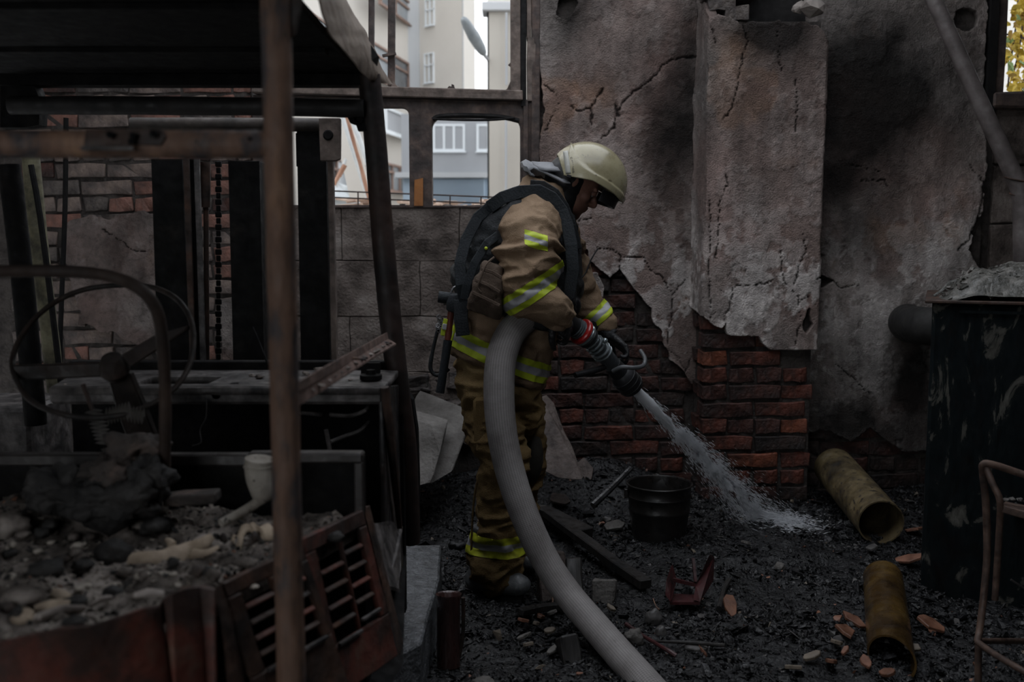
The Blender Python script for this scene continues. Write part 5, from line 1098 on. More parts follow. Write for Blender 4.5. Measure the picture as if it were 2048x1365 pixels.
def winpanel(par, a, u, n, w_, h_, mw, mg, nv=2, transom=None, fr=.05, depth=.10, nm='window'):
    """window whose lower-left corner is a, u along the wall, n outward normal"""
    u = Vector(u).normalized(); n = Vector(n).normalized(); z = Vector((0, 0, 1)); a = Vector(a)
    Mx = Matrix(((u.x, -n.x, 0, a.x), (u.y, -n.y, 0, a.y), (u.z, -n.z, 1, a.z), (0, 0, 0, 1)))
    b = MB(); y0, y1 = -.012, .05
    b.box(0, w_, y0, y1, 0, fr, Mx).box(0, w_, y0, y1, h_ - fr, h_, Mx)
    for i in range(nv + 1): x = (w_ - fr) * i / nv; b.box(x, x + fr, y0, y1, fr, h_ - fr, Mx)
    if transom: b.box(0, w_, y0, y1, h_ * transom - fr / 2, h_ * transom + fr / 2, Mx)
    f = b.build(nm, mw, par)
    for i in range(nv):
        MB().box((w_ - fr) * i / nv + fr, (w_ - fr) * (i + 1) / nv, .02, .03, fr, h_ - fr, Mx).build('pane', mg[i % len(mg)] if isinstance(mg, list) else mg, f)
    MB().box(-fr * .4, w_ + fr * .4, -.04, .0, -fr * .6, 0, Mx).build('sill', mw, f)
    return f
def facing(par, p0, p1, zt_, zb_, th, m_, nm='wall'):
    d = (Vector(p1) - Vector(p0)); n = Vector((d.y, -d.x, 0)).normalized(); p0 = Vector((p0[0], p0[1], zb_)); p1 = Vector((p1[0], p1[1], zb_))
    return MB().hexa([p0, p1, p1 - n * th, p0 - n * th] + [q + Vector((0, 0, zt_ - zb_)) for q in (p0, p1, p1 - n * th, p0 - n * th)]).build(nm, m_, par)
# tall flats: receding side wing (left) and front corner (right)
ap = thing('apartment_building', (-3, 20, 0), 'tall beige-grey block of flats beyond the window frame, with brown broken windows', 'building')
Dc = 19.5
A0 = P(590, 300, 14.0); A1 = P(818, 300, Dc); A1b = P(841, 300, Dc + .2); A2 = P(928, 300, Dc - .6)
facing(ap, (A0.x - 3.2, A0.y - 2.5), (A1.x, A1.y), 17, -1, .3, M_wallb); facing(ap, (A1.x, A1.y), (A1b.x, A1b.y), 17, -1, .3, M_wallg, 'corner_strip'); facing(ap, (A1b.x, A1b.y), (A2.x, A2.y), 17, -1, .3, M_wallb)
MB().box(A2.x - .02, A2.x, A2.y, A2.y + 6, -1, 17).build('wall', M_walld, ap)
u = (A1 - A0); u.z = 0; L_ = u.length; u.normalize(); n = Vector((u.y, -u.x, 0))
def on_side(px, py):
    """point of the side wing seen at a pixel"""
    o = Vector((0, 0, CAMZ)); d = P(px, py, 1.0) - o; t = (A0 - o).dot(n) / d.dot(n); return o + d * t
for (x0, x1, ytop, ybot, nv, tr_) in ((690, 816, 88, 158, 3, .66), (760, 818, -20, 30, 2, .66), (600, 690, 40, 118, 3, .66), (768, 812, 330, 385, 3, .7), (640, 730, 320, 392, 3, .7), (770, 815, 222, 272, 1, None)):
    a = on_side(x0, ybot); c_ = on_side(x1, ybot); w_ = (c_ - a).dot(u); zt_ = on_side((x0 + x1) / 2, ytop).z; a.z = on_side((x0 + x1) / 2, ybot).z
    if nv == 1: MB().add([], []); winpanel(ap, a + n * .02, u, n, w_, zt_ - a.z, M_winw, M_walld, 1, None, .05, nm='balcony_opening')
    else: winpanel(ap, a + n * .02, u, n, w_, zt_ - a.z, M_winb, [M_glassd, M_glassl, M_glassd], nv, tr_, .038)
f0 = (A2 - A1b); f0.z = 0; f0.normalize(); nf_ = Vector((f0.y, -f0.x, 0))
def on_front(px, py):
    o = Vector((0, 0, CAMZ)); d = P(px, py, 1.0) - o; t = (A1b - o).dot(nf_) / d.dot(nf_); return o + d * t
for (x0, x1, y0, y1) in ((850, 869, 108, 168), (852, 870, 0, 54), (850, 868, 222, 270)):
    a = on_front(x0, y1); c_ = on_front(x1, y1); zt_ = on_front(x0, y0).z; winpanel(ap, a + nf_ * .02, f0, nf_, (c_ - a).length, zt_ - a.z, M_winw, [M_glassl, M_glassd], 2, .6, .022)
MB().box(-14, 3, 40, 40.4, -1, 1.2).build('yard_wall', M_wallg, label='low pale wall far across the yard', cat='wall')
# grey annex
an = thing('annex_building', (-1.5, 15, 0), 'low grey annex with white-framed windows and blue corrugated garage', 'building')
B0 = P(868, 300, 15.5); B1 = P(980, 300, 15.5); zan = P(900, 228, 15.5).z; zm = P(900, 352, 15.5).z
facing(an, (B0.x - .5, 15.5), (B1.x, 15.5), zan, zm, .3, M_walld); facing(an, (B0.x - .5, 15.65), (B1.x, 15.65), zm, -1, .3, M_corr, 'garage_front')
MB().box(B0.x - .6, B1.x, 15.42, 15.6, zm - .03, zm + .05).build('ledge', M_wallg, an)
for i in range(26):
    x = P(864 + i * 4.1, 380, 15.5).x; MB().box(x, x + .016, 15.48, 15.5 + .16, -1, zm - .05).build('corrugation', M_corr, an)
for (x0, x1, y0, y1, nv, g) in ((866, 930, 248, 303, 3, [M_curt, M_glassd, M_glassl]), (953, 1000, 248, 303, 2, [M_glassd, M_glassl])):
    a = P(x0, y1, 15.5); c_ = P(x1, y0, 15.5); winpanel(an, a, (1, 0, 0), (0, -1, 0), c_.x - a.x, c_.z - a.z, M_winw, g, nv, None, .036)
# right beige block
rb = thing('corner_building', (0, 12, 0), 'plain beige wall of a corner building with a drainpipe, right of the street lamp', 'building')
C0 = P(975, 300, 12.0); C1 = P(1100, 300, 12.0)
facing(rb, (C0.x, 12), (C1.x + 1, 12), P(1000, 18, 12).z, -1, .3, M_wallc); MB().box(C0.x, C0.x + .02, 12, 15.2, -1, P(1000, 18, 12).z).build('wall', M_walld, rb)
zz = P(1000, 20, 12).z; MB().box(C0.x - .06, C1.x + 1, 11.92, 12.3, zz - .02, zz + .08).build('eave', M_wallg, rb, bev=.01); MB().box(C0.x, C1.x + 1, 12.05, 12.4, zz + .08, zz + 2).build('wall', M_wallb, rb)
MB().tube([P(1013, 25, 11.9), P(1013, 170, 11.9)], .014, 8).tube([P(1012, 240, 11.9), P(1012, 420, 11.9)], .014, 8).build('drainpipe', M_walld, rb)
# street lamp
sl = thing('street_lamp', P(975, 300, 10), 'tilted grey street lamp head against the white sky', 'lamp')
b = MB(); a = P(926, 36, 9.5); c_ = P(968, 108, 9.8)
b.tube([a, a.lerp(c_, .12), a.lerp(c_, .5), a.lerp(c_, .85), c_], [.02, .042, .058, .048, .026], 14, sub=5).build('head', mat('lamp_grey', [(.3, (.13, .15, .16)), (.7, (.26, .28, .29))], rough=(.3, .5)), sl, smooth=True)
MB().tube([P(964, 103, 9.8), P(971, 113, 10.5), P(976, 120, 12.2), P(984, 140, 12.8)], .018, 8).build('arm', M_walld, sl, smooth=True)
MB().tube([P(984, 140, 12.8), P(984, 300, 12.8), Vector((P(984, 420, 12.8).x, 12.8, -.1))], .03, 8, sub=1).build('pole', M_walld, sl)
# wire fence along the wall head
fe = thing('wire_fence', P(850, 400, 5.9), 'thin dark wire fence just beyond the window sill', 'fence')
for y in (384, 397): MB().tube([P(660, y - 2, 5.9), P(1000, y + 11, 5.9)], .0045, 6).build('rail', M_frame, fe)
for x in (716, 777, 900, 962, 838): MB().tube([P(x, 383 + (x - 700) * .04, 5.9), Vector((P(x, 425, 5.9).x, 5.9, -.1))], .0045, 6).build('upright', M_frame, fe)
# collapsed roof members
wr_ = thing('collapsed_truss', P(710, 420, 9), 'collapsed pale and rusty roof members leaning beyond the window', 'wreckage')
M_rod = mat('rust_rod', [(.3, (.22, .10, .06)), (.7, (.42, .24, .16))], rough=(.6, .8)); M_pl = mat('pale_member', [(.3, (.42, .44, .44)), (.7, (.6, .62, .62))], rough=(.5, .8))
for (pts, r1, m_) in (([(684, 228, 8), (738, 400, 8)], .022, M_pl), ([(693, 232, 7.5), (712, 300, 7.5), (722, 335, 7.5), (740, 405, 7.5)], .014, M_rod), ([(705, 240, 8.2), (740, 340, 8.2), (760, 410, 8.2)], .02, M_pl), ([(690, 330, 8), (668, 370, 8)], .02, M_rod), ([(672, 375, 8), (692, 318, 8)], .012, M_pl)):
    MB().tube([P(*q) for q in pts], r1, 8, sub=3, nz=.004).build('member', m_, wr_)
MB().plate([P(690, 232, 8.3), P(722, 300, 8.3), P(742, 400, 8.3), P(700, 400, 8.3), P(678, 300, 8.3)], (0, .05, 0)).build('sheet', M_wallb, wr_)
hs = thing('shed', P(680, 380, 12), 'small pale shed roof low behind the wire fence at left', 'shed')
MB().plate([P(640, 375, 12), P(668, 362, 12), P(708, 378, 11.5), P(706, 400, 11.5), P(640, 398, 11.5)], (0, .3, 0)).build('roof', mat('shed_roof', [(.3, (.3, .32, .33)), (.7, (.48, .5, .5))]), hs, bev=.01)
MB().box(P(600, 400, 11.7).x, P(735, 400, 11.7).x, 11.7, 13, -1, P(600, 394, 11.7).z).build('wall', mat('shed_pale', [(.3, (.5, .53, .54)), (.7, (.66, .69, .7))]), hs)
MB().box(-3.5, 1.2, 6.9, 8.2, -.1, P(800, 414, 7.2).z - .02).build('rubble_bank', M_wallb, label='bank of pale rubble under the broken laths beyond the sill', cat='rubble')
b = MB(); r_ = random.Random(77)
for i in range(36):
    x = r_.uniform(690, 1050); y = r_.uniform(402, 416); q = P(x, y, 7.5); e = P(x + r_.uniform(-60, 60), y + r_.uniform(-7, 7), 7.2 + r_.random()); b.tube([q, e], r_.uniform(.008, .02), 5)
b.build('broken_laths', mat('lath', [(.3, (.2, .12, .08)), (.7, (.5, .38, .3))], scale=3), kind='stuff', label='jumble of broken pale and rusty laths lying beyond the sill', cat='wreckage')
# bits lying on the ledge and sill
for i, (a, c_, w_, h_, m_, lab) in enumerate(((655, 162, 14, 16, M_lump, 'upright brown chip on the window ledge'), (705, 168, 26, 7, M_dk, 'flat black scrap on the window ledge by the post'), (742, 412, 16, 6, M_dk, 'dark scrap on the sill left of the steel post'), (806, 409, 18, 5, M_dk, 'dark flat scrap on the sill beside the steel post'), (895, 411, 30, 6, M_ash, 'low grey rubble on the sill under the right pane opening'))):
    k = 5 / F; me = rock_mesh('sill_chip', m_, 400 + i, (w_ * k / 2, .02, h_ * k / 2), 14, .3); o = link('sill_chip', me, label=lab, cat='chip'); o.location = P(a, c_, 5.0)
# vine outside the right opening and the pale wall behind
MB().box(2.2, 6.5, 9.0, 9.3, -1, 7).build('garden_wall', mat('cream_wall', [(.3, (.55, .53, .49)), (.7, (.66, .64, .60))], scale=1), label='cream wall behind the yellow vine at the top right', cat='wall')
vn_ = thing('vine', P(2030, 200, 6.0), 'vine with yellow autumn leaves hanging outside the top right opening', 'vine')
M_leaf = [mat('leaf_yellow', [(.3, (.42, .27, .02)), (.7, (.62, .46, .06))], rough=(.5, .7)), mat('leaf_ochre', [(.3, (.22, .13, .02)), (.7, (.40, .26, .05))], rough=(.5, .7)), mat('leaf_green', [(.3, (.08, .14, .03)), (.7, (.16, .24, .06))], rough=(.5, .7))]
stems = [[(2038, -40), (2034, 30), (2028, 80), (2022, 120), (2015, 180)], [(2048, 10), (2044, 60), (2036, 110), (2026, 150)], [(2075, -20), (2060, 60), (2052, 140), (2040, 190)], [(2010, 68), (2030, 72), (2060, 80)]]
for s_ in stems: MB().tube([P(a, c_, 6.0 + i * .02) for i, (a, c_) in enumerate(s_)], .005, 6).build('stem', M_rustd, vn_, smooth=True)
lv = []
for m_ in M_leaf:
    V = [(0, 0, 0), (.5, .06, .25), (.62, .0, .6), (.2, .10, .8), (0, .0, 1.25), (-.2, .10, .8), (-.62, 0, .6), (-.5, .06, .25), (0, -.05, .55)]
    lm = mesh('leaf', [(x * .055, y * .06, -z_ * .055) for x, y, z_ in V], [(0, 1, 8), (1, 2, 8), (2, 3, 8), (3, 4, 8), (4, 5, 8), (5, 6, 8), (6, 7, 8), (7, 0, 8)], m_); lv.append(lm)
r_ = random.Random(6)
for i in range(130):
    cx, cy, sx, sy = r_.choice([(2036, 20, 12, 30), (2045, 50, 14, 30), (2025, 85, 14, 22), (2040, 115, 14, 30), (2028, 150, 12, 26), (2016, 90, 8, 30), (2062, 60, 14, 60), (2048, 170, 12, 20)])
    o = link('leaf', r_.choices(lv, (6, 3, 1))[0], vn_); o.location = P(cx + r_.gauss(0, sx * .6), cy + r_.gauss(0, sy * .6), 6.0 + r_.uniform(-.15, .15)); o.rotation_euler = (r_.gauss(0, .5), r_.gauss(0, .5), r_.uniform(0, 6.28)); s_ = r_.uniform(.6, 1.2); o.scale = (s_, s_, s_)
    o.matrix_parent_inverse = Matrix.Translation(-Vector(vn_.location))
# ------------------------------------------------------------ the firefighter
def loftLR(b, st, seg=28, sub=5, sq=1.0):
    """rings given by left/right pixels, distance and half depth"""
    S = []
    for (lx, ly, rx, ry, D, hd) in st: a = P(lx, ly, D); c = P(rx, ry, D); S.append(((a + c) / 2, (c - a) / 2, hd))
    rows = []
    for i in range(len(S) - 1):
        g = lambda k: S[min(max(k, 0), len(S) - 1)]
        for j in range(sub):
            t = j / sub; cr = lambda a0, a1, a2, a3: .5 * ((2 * a1) + (a2 - a0) * t + (2 * a0 - 5 * a1 + 4 * a2 - a3) * t * t + (3 * a1 - a0 - 3 * a2 + a3) * t ** 3)
            q = [g(i - 1), g(i), g(i + 1), g(i + 2)]; rows.append(tuple(cr(*[x[k] for x in q]) for k in range(3)))
    rows.append(S[-1]); V = []; Fc = []
    for (c, ax, hd) in rows:
        for k in range(seg):
            th = 2 * math.pi * k / seg; cx, sx = math.cos(th), math.sin(th)
            e = .82; V.append(c + ax * math.copysign(abs(cx) ** e, cx) + Vector((0, hd, 0)) * math.copysign(abs(sx) ** e, sx))
    for i in range(len(rows) - 1):
        for k in range(seg): k2 = (k + 1) % seg; Fc.append((i * seg + k, i * seg + k2, (i + 1) * seg + k2, (i + 1) * seg + k))
    Fc.append(tuple(range(seg - 1, -1, -1))); Fc.append(tuple((len(rows) - 1) * seg + k for k in range(seg)))
    return b.add(V, Fc)
def limb(b, st, sub=5, seg=20):
    """tapering limb with rounded ends: (px, py, D, radius)"""
    pts = [P(a, c, D) for a, c, D, r1 in st]; rr = [r1 for *_, r1 in st]
    b.tube(pts, rr, seg, sub=sub); b.sphere(pts[0], rr[0] * .98); b.sphere(pts[-1], rr[-1] * .98); return b
def unite(b, voxel, smooth_n=4, fn=None):
    """one continuous skin over overlapping solids"""
    me = mesh('tmp', b.V, b.F); bb = bmesh.new(); bb.from_mesh(me); bmesh.ops.recalc_face_normals(bb, faces=bb.faces); bb.to_mesh(me); bb.free()
    o = bpy.data.objects.new('tmp', me); COL.objects.link(o)
    md = o.modifiers.new('r', 'REMESH'); md.mode = 'VOXEL'; md.voxel_size = voxel; md.use_smooth_shade = True
    m2 = o.modifiers.new('s', 'SMOOTH'); m2.iterations = smooth_n; m2.factor = .5
    bpy.context.view_layer.update(); me2 = bpy.data.meshes.new_from_object(o.evaluated_get(bpy.context.evaluated_depsgraph_get()))
    bpy.data.objects.remove(o); bpy.data.meshes.remove(me)
    if fn:
        nr = [v.normal.copy() for v in me2.vertices]
        for v, n in zip(me2.vertices, nr): v.co = fn(v.co.copy(), n)
        me2.update()
    return me2
def skin_obj(name, me, m, parent, **k):
    me.name = name; me.materials.clear(); me.materials.append(m); me.polygons.foreach_set('use_smooth', [True] * len(me.polygons)); return link(name, me, parent, **k)
def ridged(p, o=3):
    return 1 - 2 * abs(fbm(p, o))
def folds(sx, sz, amp, skew=0.0, fine=.0015):
    def f(v, n):
        q = Vector((v.x * sx + v.z * skew, v.y * sx, v.z * sz)); w_ = mn.noise_vector(v * 5) * .6
        r1 = ridged(q + w_, 2); r2 = ridged(q * 2.3 + w_ * 2 + Vector((5, 3, 1)), 2)
        return v + n * (amp * (r1 - .45) + amp * .4 * (r2 - .5) + fine * fbm(v * 60, 2))
    return f
M_coat = mat('khaki_coat', [(.3, (.15, .100, .063)), (.5, (.225, .155, .10)), (.7, (.29, .205, .135))], scale=5, rough=(.75, .95), bump=.35, bscale=220, spec=.15)
M_trou = mat('khaki_trousers', [(.3, (.085, .056, .024)), (.5, (.16, .105, .045)), (.72, (.235, .165, .08))], scale=4, rough=(.75, .95), bump=.35, bscale=220, spec=.15)
M_hiv = mat('hi_vis_yellow', [(.3, (.26, .32, .015)), (.5, (.42, .51, .025)), (.75, (.52, .62, .04))], scale=9, rough=(.5, .7), bump=.1)
M_hivd = mat('dirty_hi_vis', [(.3, (.16, .15, .01)), (.5, (.36, .38, .02)), (.75, (.52, .58, .03))], scale=16, rough=(.5, .8), bump=.2)
M_silv = mat('silver_tape', [(.3, (.22, .22, .235)), (.7, (.38, .38, .40))], scale=9, rough=(.35, .55), bump=.1, spec=.6)
M_vest = mat('black_vest', [(.3, (.004, .005, .0065)), (.7, (.012, .0145, .0165))], scale=10, rough=(.55, .85), bump=.3, bscale=160)
M_vest2 = mat('blue_black_cloth', [(.3, (.005, .0075, .0095)), (.7, (.017, .022, .027))], scale=8, rough=(.6, .85), bump=.3, bscale=160)
M_pouch = mat('brown_pouch', [(.3, (.05, .035, .026)), (.7, (.115, .085, .065))], scale=9, rough=(.75, .95), bump=.4, bscale=200, spec=.15)
M_glove = mat('black_glove', [(.3, (.005, .005, .006)), (.7, (.020, .021, .024))], scale=16, rough=(.35, .7), bump=.5, bscale=90, spec=.45)
M_skin = mat('sooty_skin', [(.3, (.15, .07, .05)), (.7, (.27, .14, .105))], scale=12, rough=(.5, .7), bump=.15)
M_helm = mat('helmet_cream', [(.28, (.16, .135, .075)), (.45, (.28, .25, .155)), (.75, (.36, .33, .22))], scale=7, rough=(.22, .36), bump=.05, spec=.55, fleck=(55, .66, (.09, .075, .045)), coat=.25)
M_blk = mat('black_rubber', [(.3, (.005, .005, .006)), (.7, (.014, .014, .016))], scale=10, rough=(.4, .7), bump=.15)
M_curtain = mat('grey_curtain', [(.3, (.13, .135, .145)), (.7, (.26, .265, .28))], scale=14, rough=(.45, .7), bump=.4)
M_boot = mat('muddy_boot', [(.3, (.035, .037, .04)), (.5, (.09, .095, .10)), (.75, (.17, .175, .18))], scale=9, rough=(.2, .6), bump=.6, spec=.6)
M_hose = mat('hose', [(.3, (.12, .108, .104)), (.5, (.205, .19, .184)), (.75, (.275, .26, .252))], scale=7, rough=(.65, .85), bump=.4, fleck=(12, .66, (.13, .12, .115)))
man = thing('person', (P(1000, 1180, 3.7).x, 3.7, 0), 'stooping firefighter in khaki turnout gear and cream helmet aiming a hose nozzle', 'person')
# --- limbs under the clothes, head, hands: one continuous body
fh = Vector((.85, 0, -.53)); uh = Vector((.53, 0, .85)); sh = Vector((0, 1, 0)); HC = P(1146, 366, 3.76)
HM = Matrix((fh, sh, uh)).transposed()
H = lambda f, s_, u_: HC + fh * f + sh * s_ + uh * u_
def hand(M_, flip, curl, k=1.0, spread=.0):
    """palm, four fingers of unequal length with three joints, and a thumb from the side of the palm"""
    b = MB(); Y = flip
    def pt(x, y, z): return M_ @ Vector((x, y * Y, z))
    rows = [(0, .030, .019), (.03, .037, .020), (.065, .043, .018), (.095, .043, .015)]
    V = []; Fc = []; sg = 14
    for (x, wy, wz) in rows:
        for q in range(sg): th = 6.2832 * q / sg; V.append(pt(x, wy * k * math.cos(th), wz * k * math.sin(th)))
    for i in range(3):
        for q in range(sg): q2 = (q + 1) % sg; Fc.append((i * sg + q, i * sg + q2, (i + 1) * sg + q2, (i + 1) * sg + q))
    Fc.append(tuple(range(sg))); Fc.append(tuple(3 * sg + q for q in range(sg))); b.add(V, Fc)
    for i, (L_, y) in enumerate(((.072, .033), (.080, .011), (.075, -.011), (.060, -.032))):
        p_ = Vector((.09, y, 0)); a = curl[i] * .55; pts = [pt(.07, y, 0), pt(*p_)]; rr = [.0095 * k, .0105 * k]
        for sgm, c_ in ((.46, .8), (.30, 1.1), (.24, .8)):
            p_ = p_ + Vector((math.cos(a), spread * (1.5 - i) * .3, -math.sin(a))) * L_ * sgm; a += curl[i] * c_; pts.append(pt(*p_)); rr.append(.0098 * k - .0008 * len(pts) * .5)
        b.tube(pts, rr, 10, sub=3); b.sphere(pts[-1], rr[-1])
    t = [(.025, .028, -.006), (.05, .058, -.022), (.078, .070, -.038), (.10, .068, -.05)]
    b.tube([pt(*q) for q in t], [.014 * k, .0135 * k, .0115 * k, .0095 * k], 10, sub=3); b.sphere(pt(*t[-1]), .0095 * k)
    return b
def frame(o, x, z):
    x = Vector(x).normalized(); z = Vector(z); z = (z - x * z.dot(x)).normalized(); y = z.cross(x)
    return Matrix(((x.x, y.x, z.x, o.x), (x.y, y.y, z.y, o.y), (x.z, y.z, z.z, o.z), (0, 0, 0, 1)))
HN = frame(P(1104, 628, 3.535), (.62, .35, -.62), (.35, -.75, .55)); HF = frame(P(1216, 668, 3.90), (.72, -.22, -.64), (.66, .25, .70))
CN = (1.15, 1.2, 1.2, 1.15); CF = (.95, 1.05, 1.1, 1.15)
body = MB()
body.sphere(H(0, 0, .02), .094, .076, .108, 24, 16, HM); body.sphere(H(.035, 0, -.055), .058, .056, .075, 20, 14, HM); body.sphere(H(.062, 0, -.095), .028, .030, .026, 14, 10, HM)
body.sphere(H(.088, 0, .018), .012, .05, .012, 14, 8, HM)                                                       # brow
body.tube([H(.088, 0, .008), H(.102, 0, -.012), H(.112, 0, -.03), H(.098, 0, -.038)], [.008, .010, .0125, .008], 10, sub=3)   # nose
body.sphere(H(.098, .012, -.034), .009, .008, .007, 10, 8); body.sphere(H(.098, -.012, -.034), .009, .008, .007, 10, 8)
body.sphere(H(.090, 0, -.056), .011, .022, .006, 14, 8, HM); body.sphere(H(.087, 0, -.067), .011, .020, .006, 14, 8, HM)     # lips
for s_ in (-1, 1): body.sphere(H(.062, s_ * .04, -.02), .024, .022, .024, 12, 8); body.sphere(H(.0, s_ * .078, .0), .016, .008, .028, 12, 8, HM)
limb(body, [(1140, 395, 3.76, .058), (1115, 412, 3.76, .06), (1090, 440, 3.76, .08)])
loftLR(body, [(930, 700, 1060, 745, 3.75, .14), (950, 620, 1090, 655, 3.75, .15), (960, 540, 1110, 570, 3.75, .16), (1000, 460, 1115, 485, 3.75, .17), (1050, 410, 1110, 430, 3.75, .12)])
limb(body, [(1065, 440, 3.62, .06), (1050, 510, 3.52, .055), (1047, 568, 3.5, .05), (1082, 600, 3.5, .042), (1106, 628, 3.53, .034)])
limb(body, [(1110, 455, 3.9, .06), (1135, 530, 3.95, .055), (1158, 592, 3.95, .045), (1188, 630, 3.94, .038), (1216, 667, 3.90, .032)])
limb(body, [(975, 760, 3.66, .085), (990, 840, 3.64, .078), (1008, 915, 3.6, .062), (1000, 1010, 3.6, .058), (992, 1120, 3.62, .045), (992, 1165, 3.62, .04)]); limb(body, [(992, 1165, 3.62, .035), (1025, 1172, 3.6, .03)])
limb(body, [(1020, 770, 3.84, .085), (1035, 860, 3.84, .075), (1043, 920, 3.84, .06), (1040, 1000, 3.86, .055), (1035, 1110, 3.88, .045), (1040, 1130, 3.9, .04)])
for hb in (hand(HN, -1, CN, .86), hand(HF, 1, CF, .86)): body.add(hb.V, hb.F)
skin_obj('body', unite(body, .0055, 3), M_skin, man)
for s_ in (-1, 1): MB().sphere(H(.080, s_ * .030, .0), .012, seg=12, rings=8).build('eye', mat('eye', [(.3, (.2, .19, .18)), (.7, (.3, .29, .28))], rough=(.1, .2)), man, smooth=True); MB().sphere(H(.086, s_ * .030, .002), .0145, .015, .008, 12, 8).build('eyelid', M_skin, man, smooth=True)
# --- coat
ct = MB(); loftLR(ct, [(902, 700, 1086, 776, 3.75, .19), (905, 672, 1092, 742, 3.75, .195), (915, 625, 1108, 690, 3.75, .19), (925, 570, 1132, 625, 3.75, .20), (930, 520, 1145, 560, 3.75, .21), (950, 465, 1146, 498, 3.75, .22), (985, 420, 1142, 452, 3.75, .21), (1022, 388, 1132, 420, 3.75, .165), (1048, 364, 1130, 398, 3.75, .10), (1060, 350, 1122, 378, 3.75, .085)])
jk = skin_obj('coat', unite(ct, .008, 3, folds(3.5, 9, .020, 3)), M_coat, man)
sl = MB(); limb(sl, [(1068, 432, 3.64, .092), (1062, 465, 3.57, .115), (1056, 505, 3.52, .119), (1050, 545, 3.5, .117), (1046, 572, 3.5, .100), (1078, 596, 3.49, .082), (1106, 622, 3.52, .064), (1116, 632, 3.53, .055)])
def sleeve_f(v, n):
    v2 = folds(3.4, 10, .021, 5)(v, n); return v2
s1 = skin_obj('sleeve', unite(sl, .0065, 3, sleeve_f), M_coat, man)
sl = MB(); limb(sl, [(1105, 450, 3.9, .10), (1130, 520, 3.94, .094), (1150, 580, 3.95, .084), (1180, 620, 3.94, .068), (1206, 648, 3.92, .056)])
s2 = skin_obj('sleeve', unite(sl, .0065, 3, folds(6, 11, .013, -5)), M_coat, man)
def band(src, c, axis, w0, w1, m, name, keep=None, off=.003, parent=man):
    """tape sewn on: the strip of the cloth between two parallel planes, lifted off it"""
    bb = bmesh.new(); bb.from_mesh(src.data); axis = Vector(axis).normalized(); c = Vector(c)
    bmesh.ops.bisect_plane(bb, geom=bb.verts[:] + bb.edges[:] + bb.faces[:], plane_co=c + axis * w0, plane_no=axis, clear_inner=True)
    bmesh.ops.bisect_plane(bb, geom=bb.verts[:] + bb.edges[:] + bb.faces[:], plane_co=c + axis * w1, plane_no=axis, clear_outer=True)
    if keep:
        for pc, pn in keep: bmesh.ops.bisect_plane(bb, geom=bb.verts[:] + bb.edges[:] + bb.faces[:], plane_co=pc, plane_no=pn, clear_inner=True)
    bb.normal_update()
    for v, n in [(v, v.normal.copy()) for v in bb.verts]: v.co += n * off
    me = bpy.data.meshes.new(name); bb.to_mesh(me); bb.free(); me.materials.clear(); me.materials.append(m); me.polygons.foreach_set('use_smooth', [True] * len(me.polygons))
    return link(name, me, parent)
def tape(src, c, axis, half, mid, my, keep=None):
    band(src, c, axis, -half, -mid, my, 'yellow_tape', keep); band(src, c, axis, -mid, mid, M_silv, 'silver_tape', keep, .0032); band(src, c, axis, mid, half, my, 'yellow_tape', keep)
tape(jk, P(995, 712, 3.6), (-.385, 0, -.923), .036, .013, M_hiv)
tape(s1, P(1081, 570, 3.5), (.54, .0, -.84), .034, .013, M_hiv)
pe = P(1049, 480, 3.5)
tape(s1, P(1070, 481, 3.45), (-.30, 0, -.95), .025, .008, M_hiv, [(pe, Vector((1, 0, 0))), (P(1093, 480, 3.5), Vector((-1, 0, 0))), (Vector((0, 3.52, 0)), Vector((0, -1, 0)))])
tape(s2, P(1190, 633, 3.93), (.66, 0, -.75), .029, .011, M_hiv)
# --- trousers
tr_ = MB(); loftLR(tr_, [(912, 700, 1080, 765, 3.75, .175), (912, 745, 1082, 790, 3.75, .175), (922, 790, 1084, 830, 3.75, .165), (950, 840, 1070, 860, 3.75, .10)])
limb(tr_, [(972, 765, 3.66, .108), (984, 840, 3.64, .108), (1006, 905, 3.6, .092), (1008, 935, 3.59, .086), (1003, 985, 3.6, .088), (997, 1050, 3.61, .097), (993, 1105, 3.62, .103), (992, 1140, 3.62, .100)])
limb(tr_, [(1022, 770, 3.84, .11), (1036, 860, 3.84, .095), (1046, 915, 3.84, .083), (1042, 980, 3.86, .08), (1030, 1060, 3.87, .085), (1026, 1120, 3.88, .085)])
def tf(v, n):
    q = folds(3.5, 9, .020, -4)(v, n); k = math.exp(-((v.z - .62) / .09) ** 2)      # more creases under the knee
    return q + n * (.009 * k * ridged(Vector((v.x * 9 + v.z * 12, v.y * 9, v.z * 30)), 2))
tro = skin_obj('trousers', unite(tr_, .0075, 3, tf), M_trou, man)
tape(tro, P(995, 1085, 3.6), (0, 0, -1), .040, .013, M_hivd)
bx = MB().box(-.045, .045, -.012, .012, -.10, .10).build('thigh_pocket', M_trou, man, bev=.01, sub=2, disp=(.006, 14), smooth=True)
bx.location = Vector((P(972, 850, 3.55).x, 3.545, P(972, 850, 3.55).z)); bx.matrix_parent_inverse = Matrix.Translation(-Vector(man.location))
MB().tube([P(964, 935, 3.56), P(950, 985, 3.57), P(944, 1060, 3.58), P(942, 1140, 3.58)], .004, 8, sub=4).build('side_seam', M_trou, man, smooth=True)
kp = MB().sphere(P(1062, 912, 3.80), .05, .075, .11, 18, 12).build('knee_pad', mat('pad', [(.3, (.02, .018, .014)), (.7, (.05, .045, .036))], bump=.4), man, smooth=True, disp=(.004, 14))
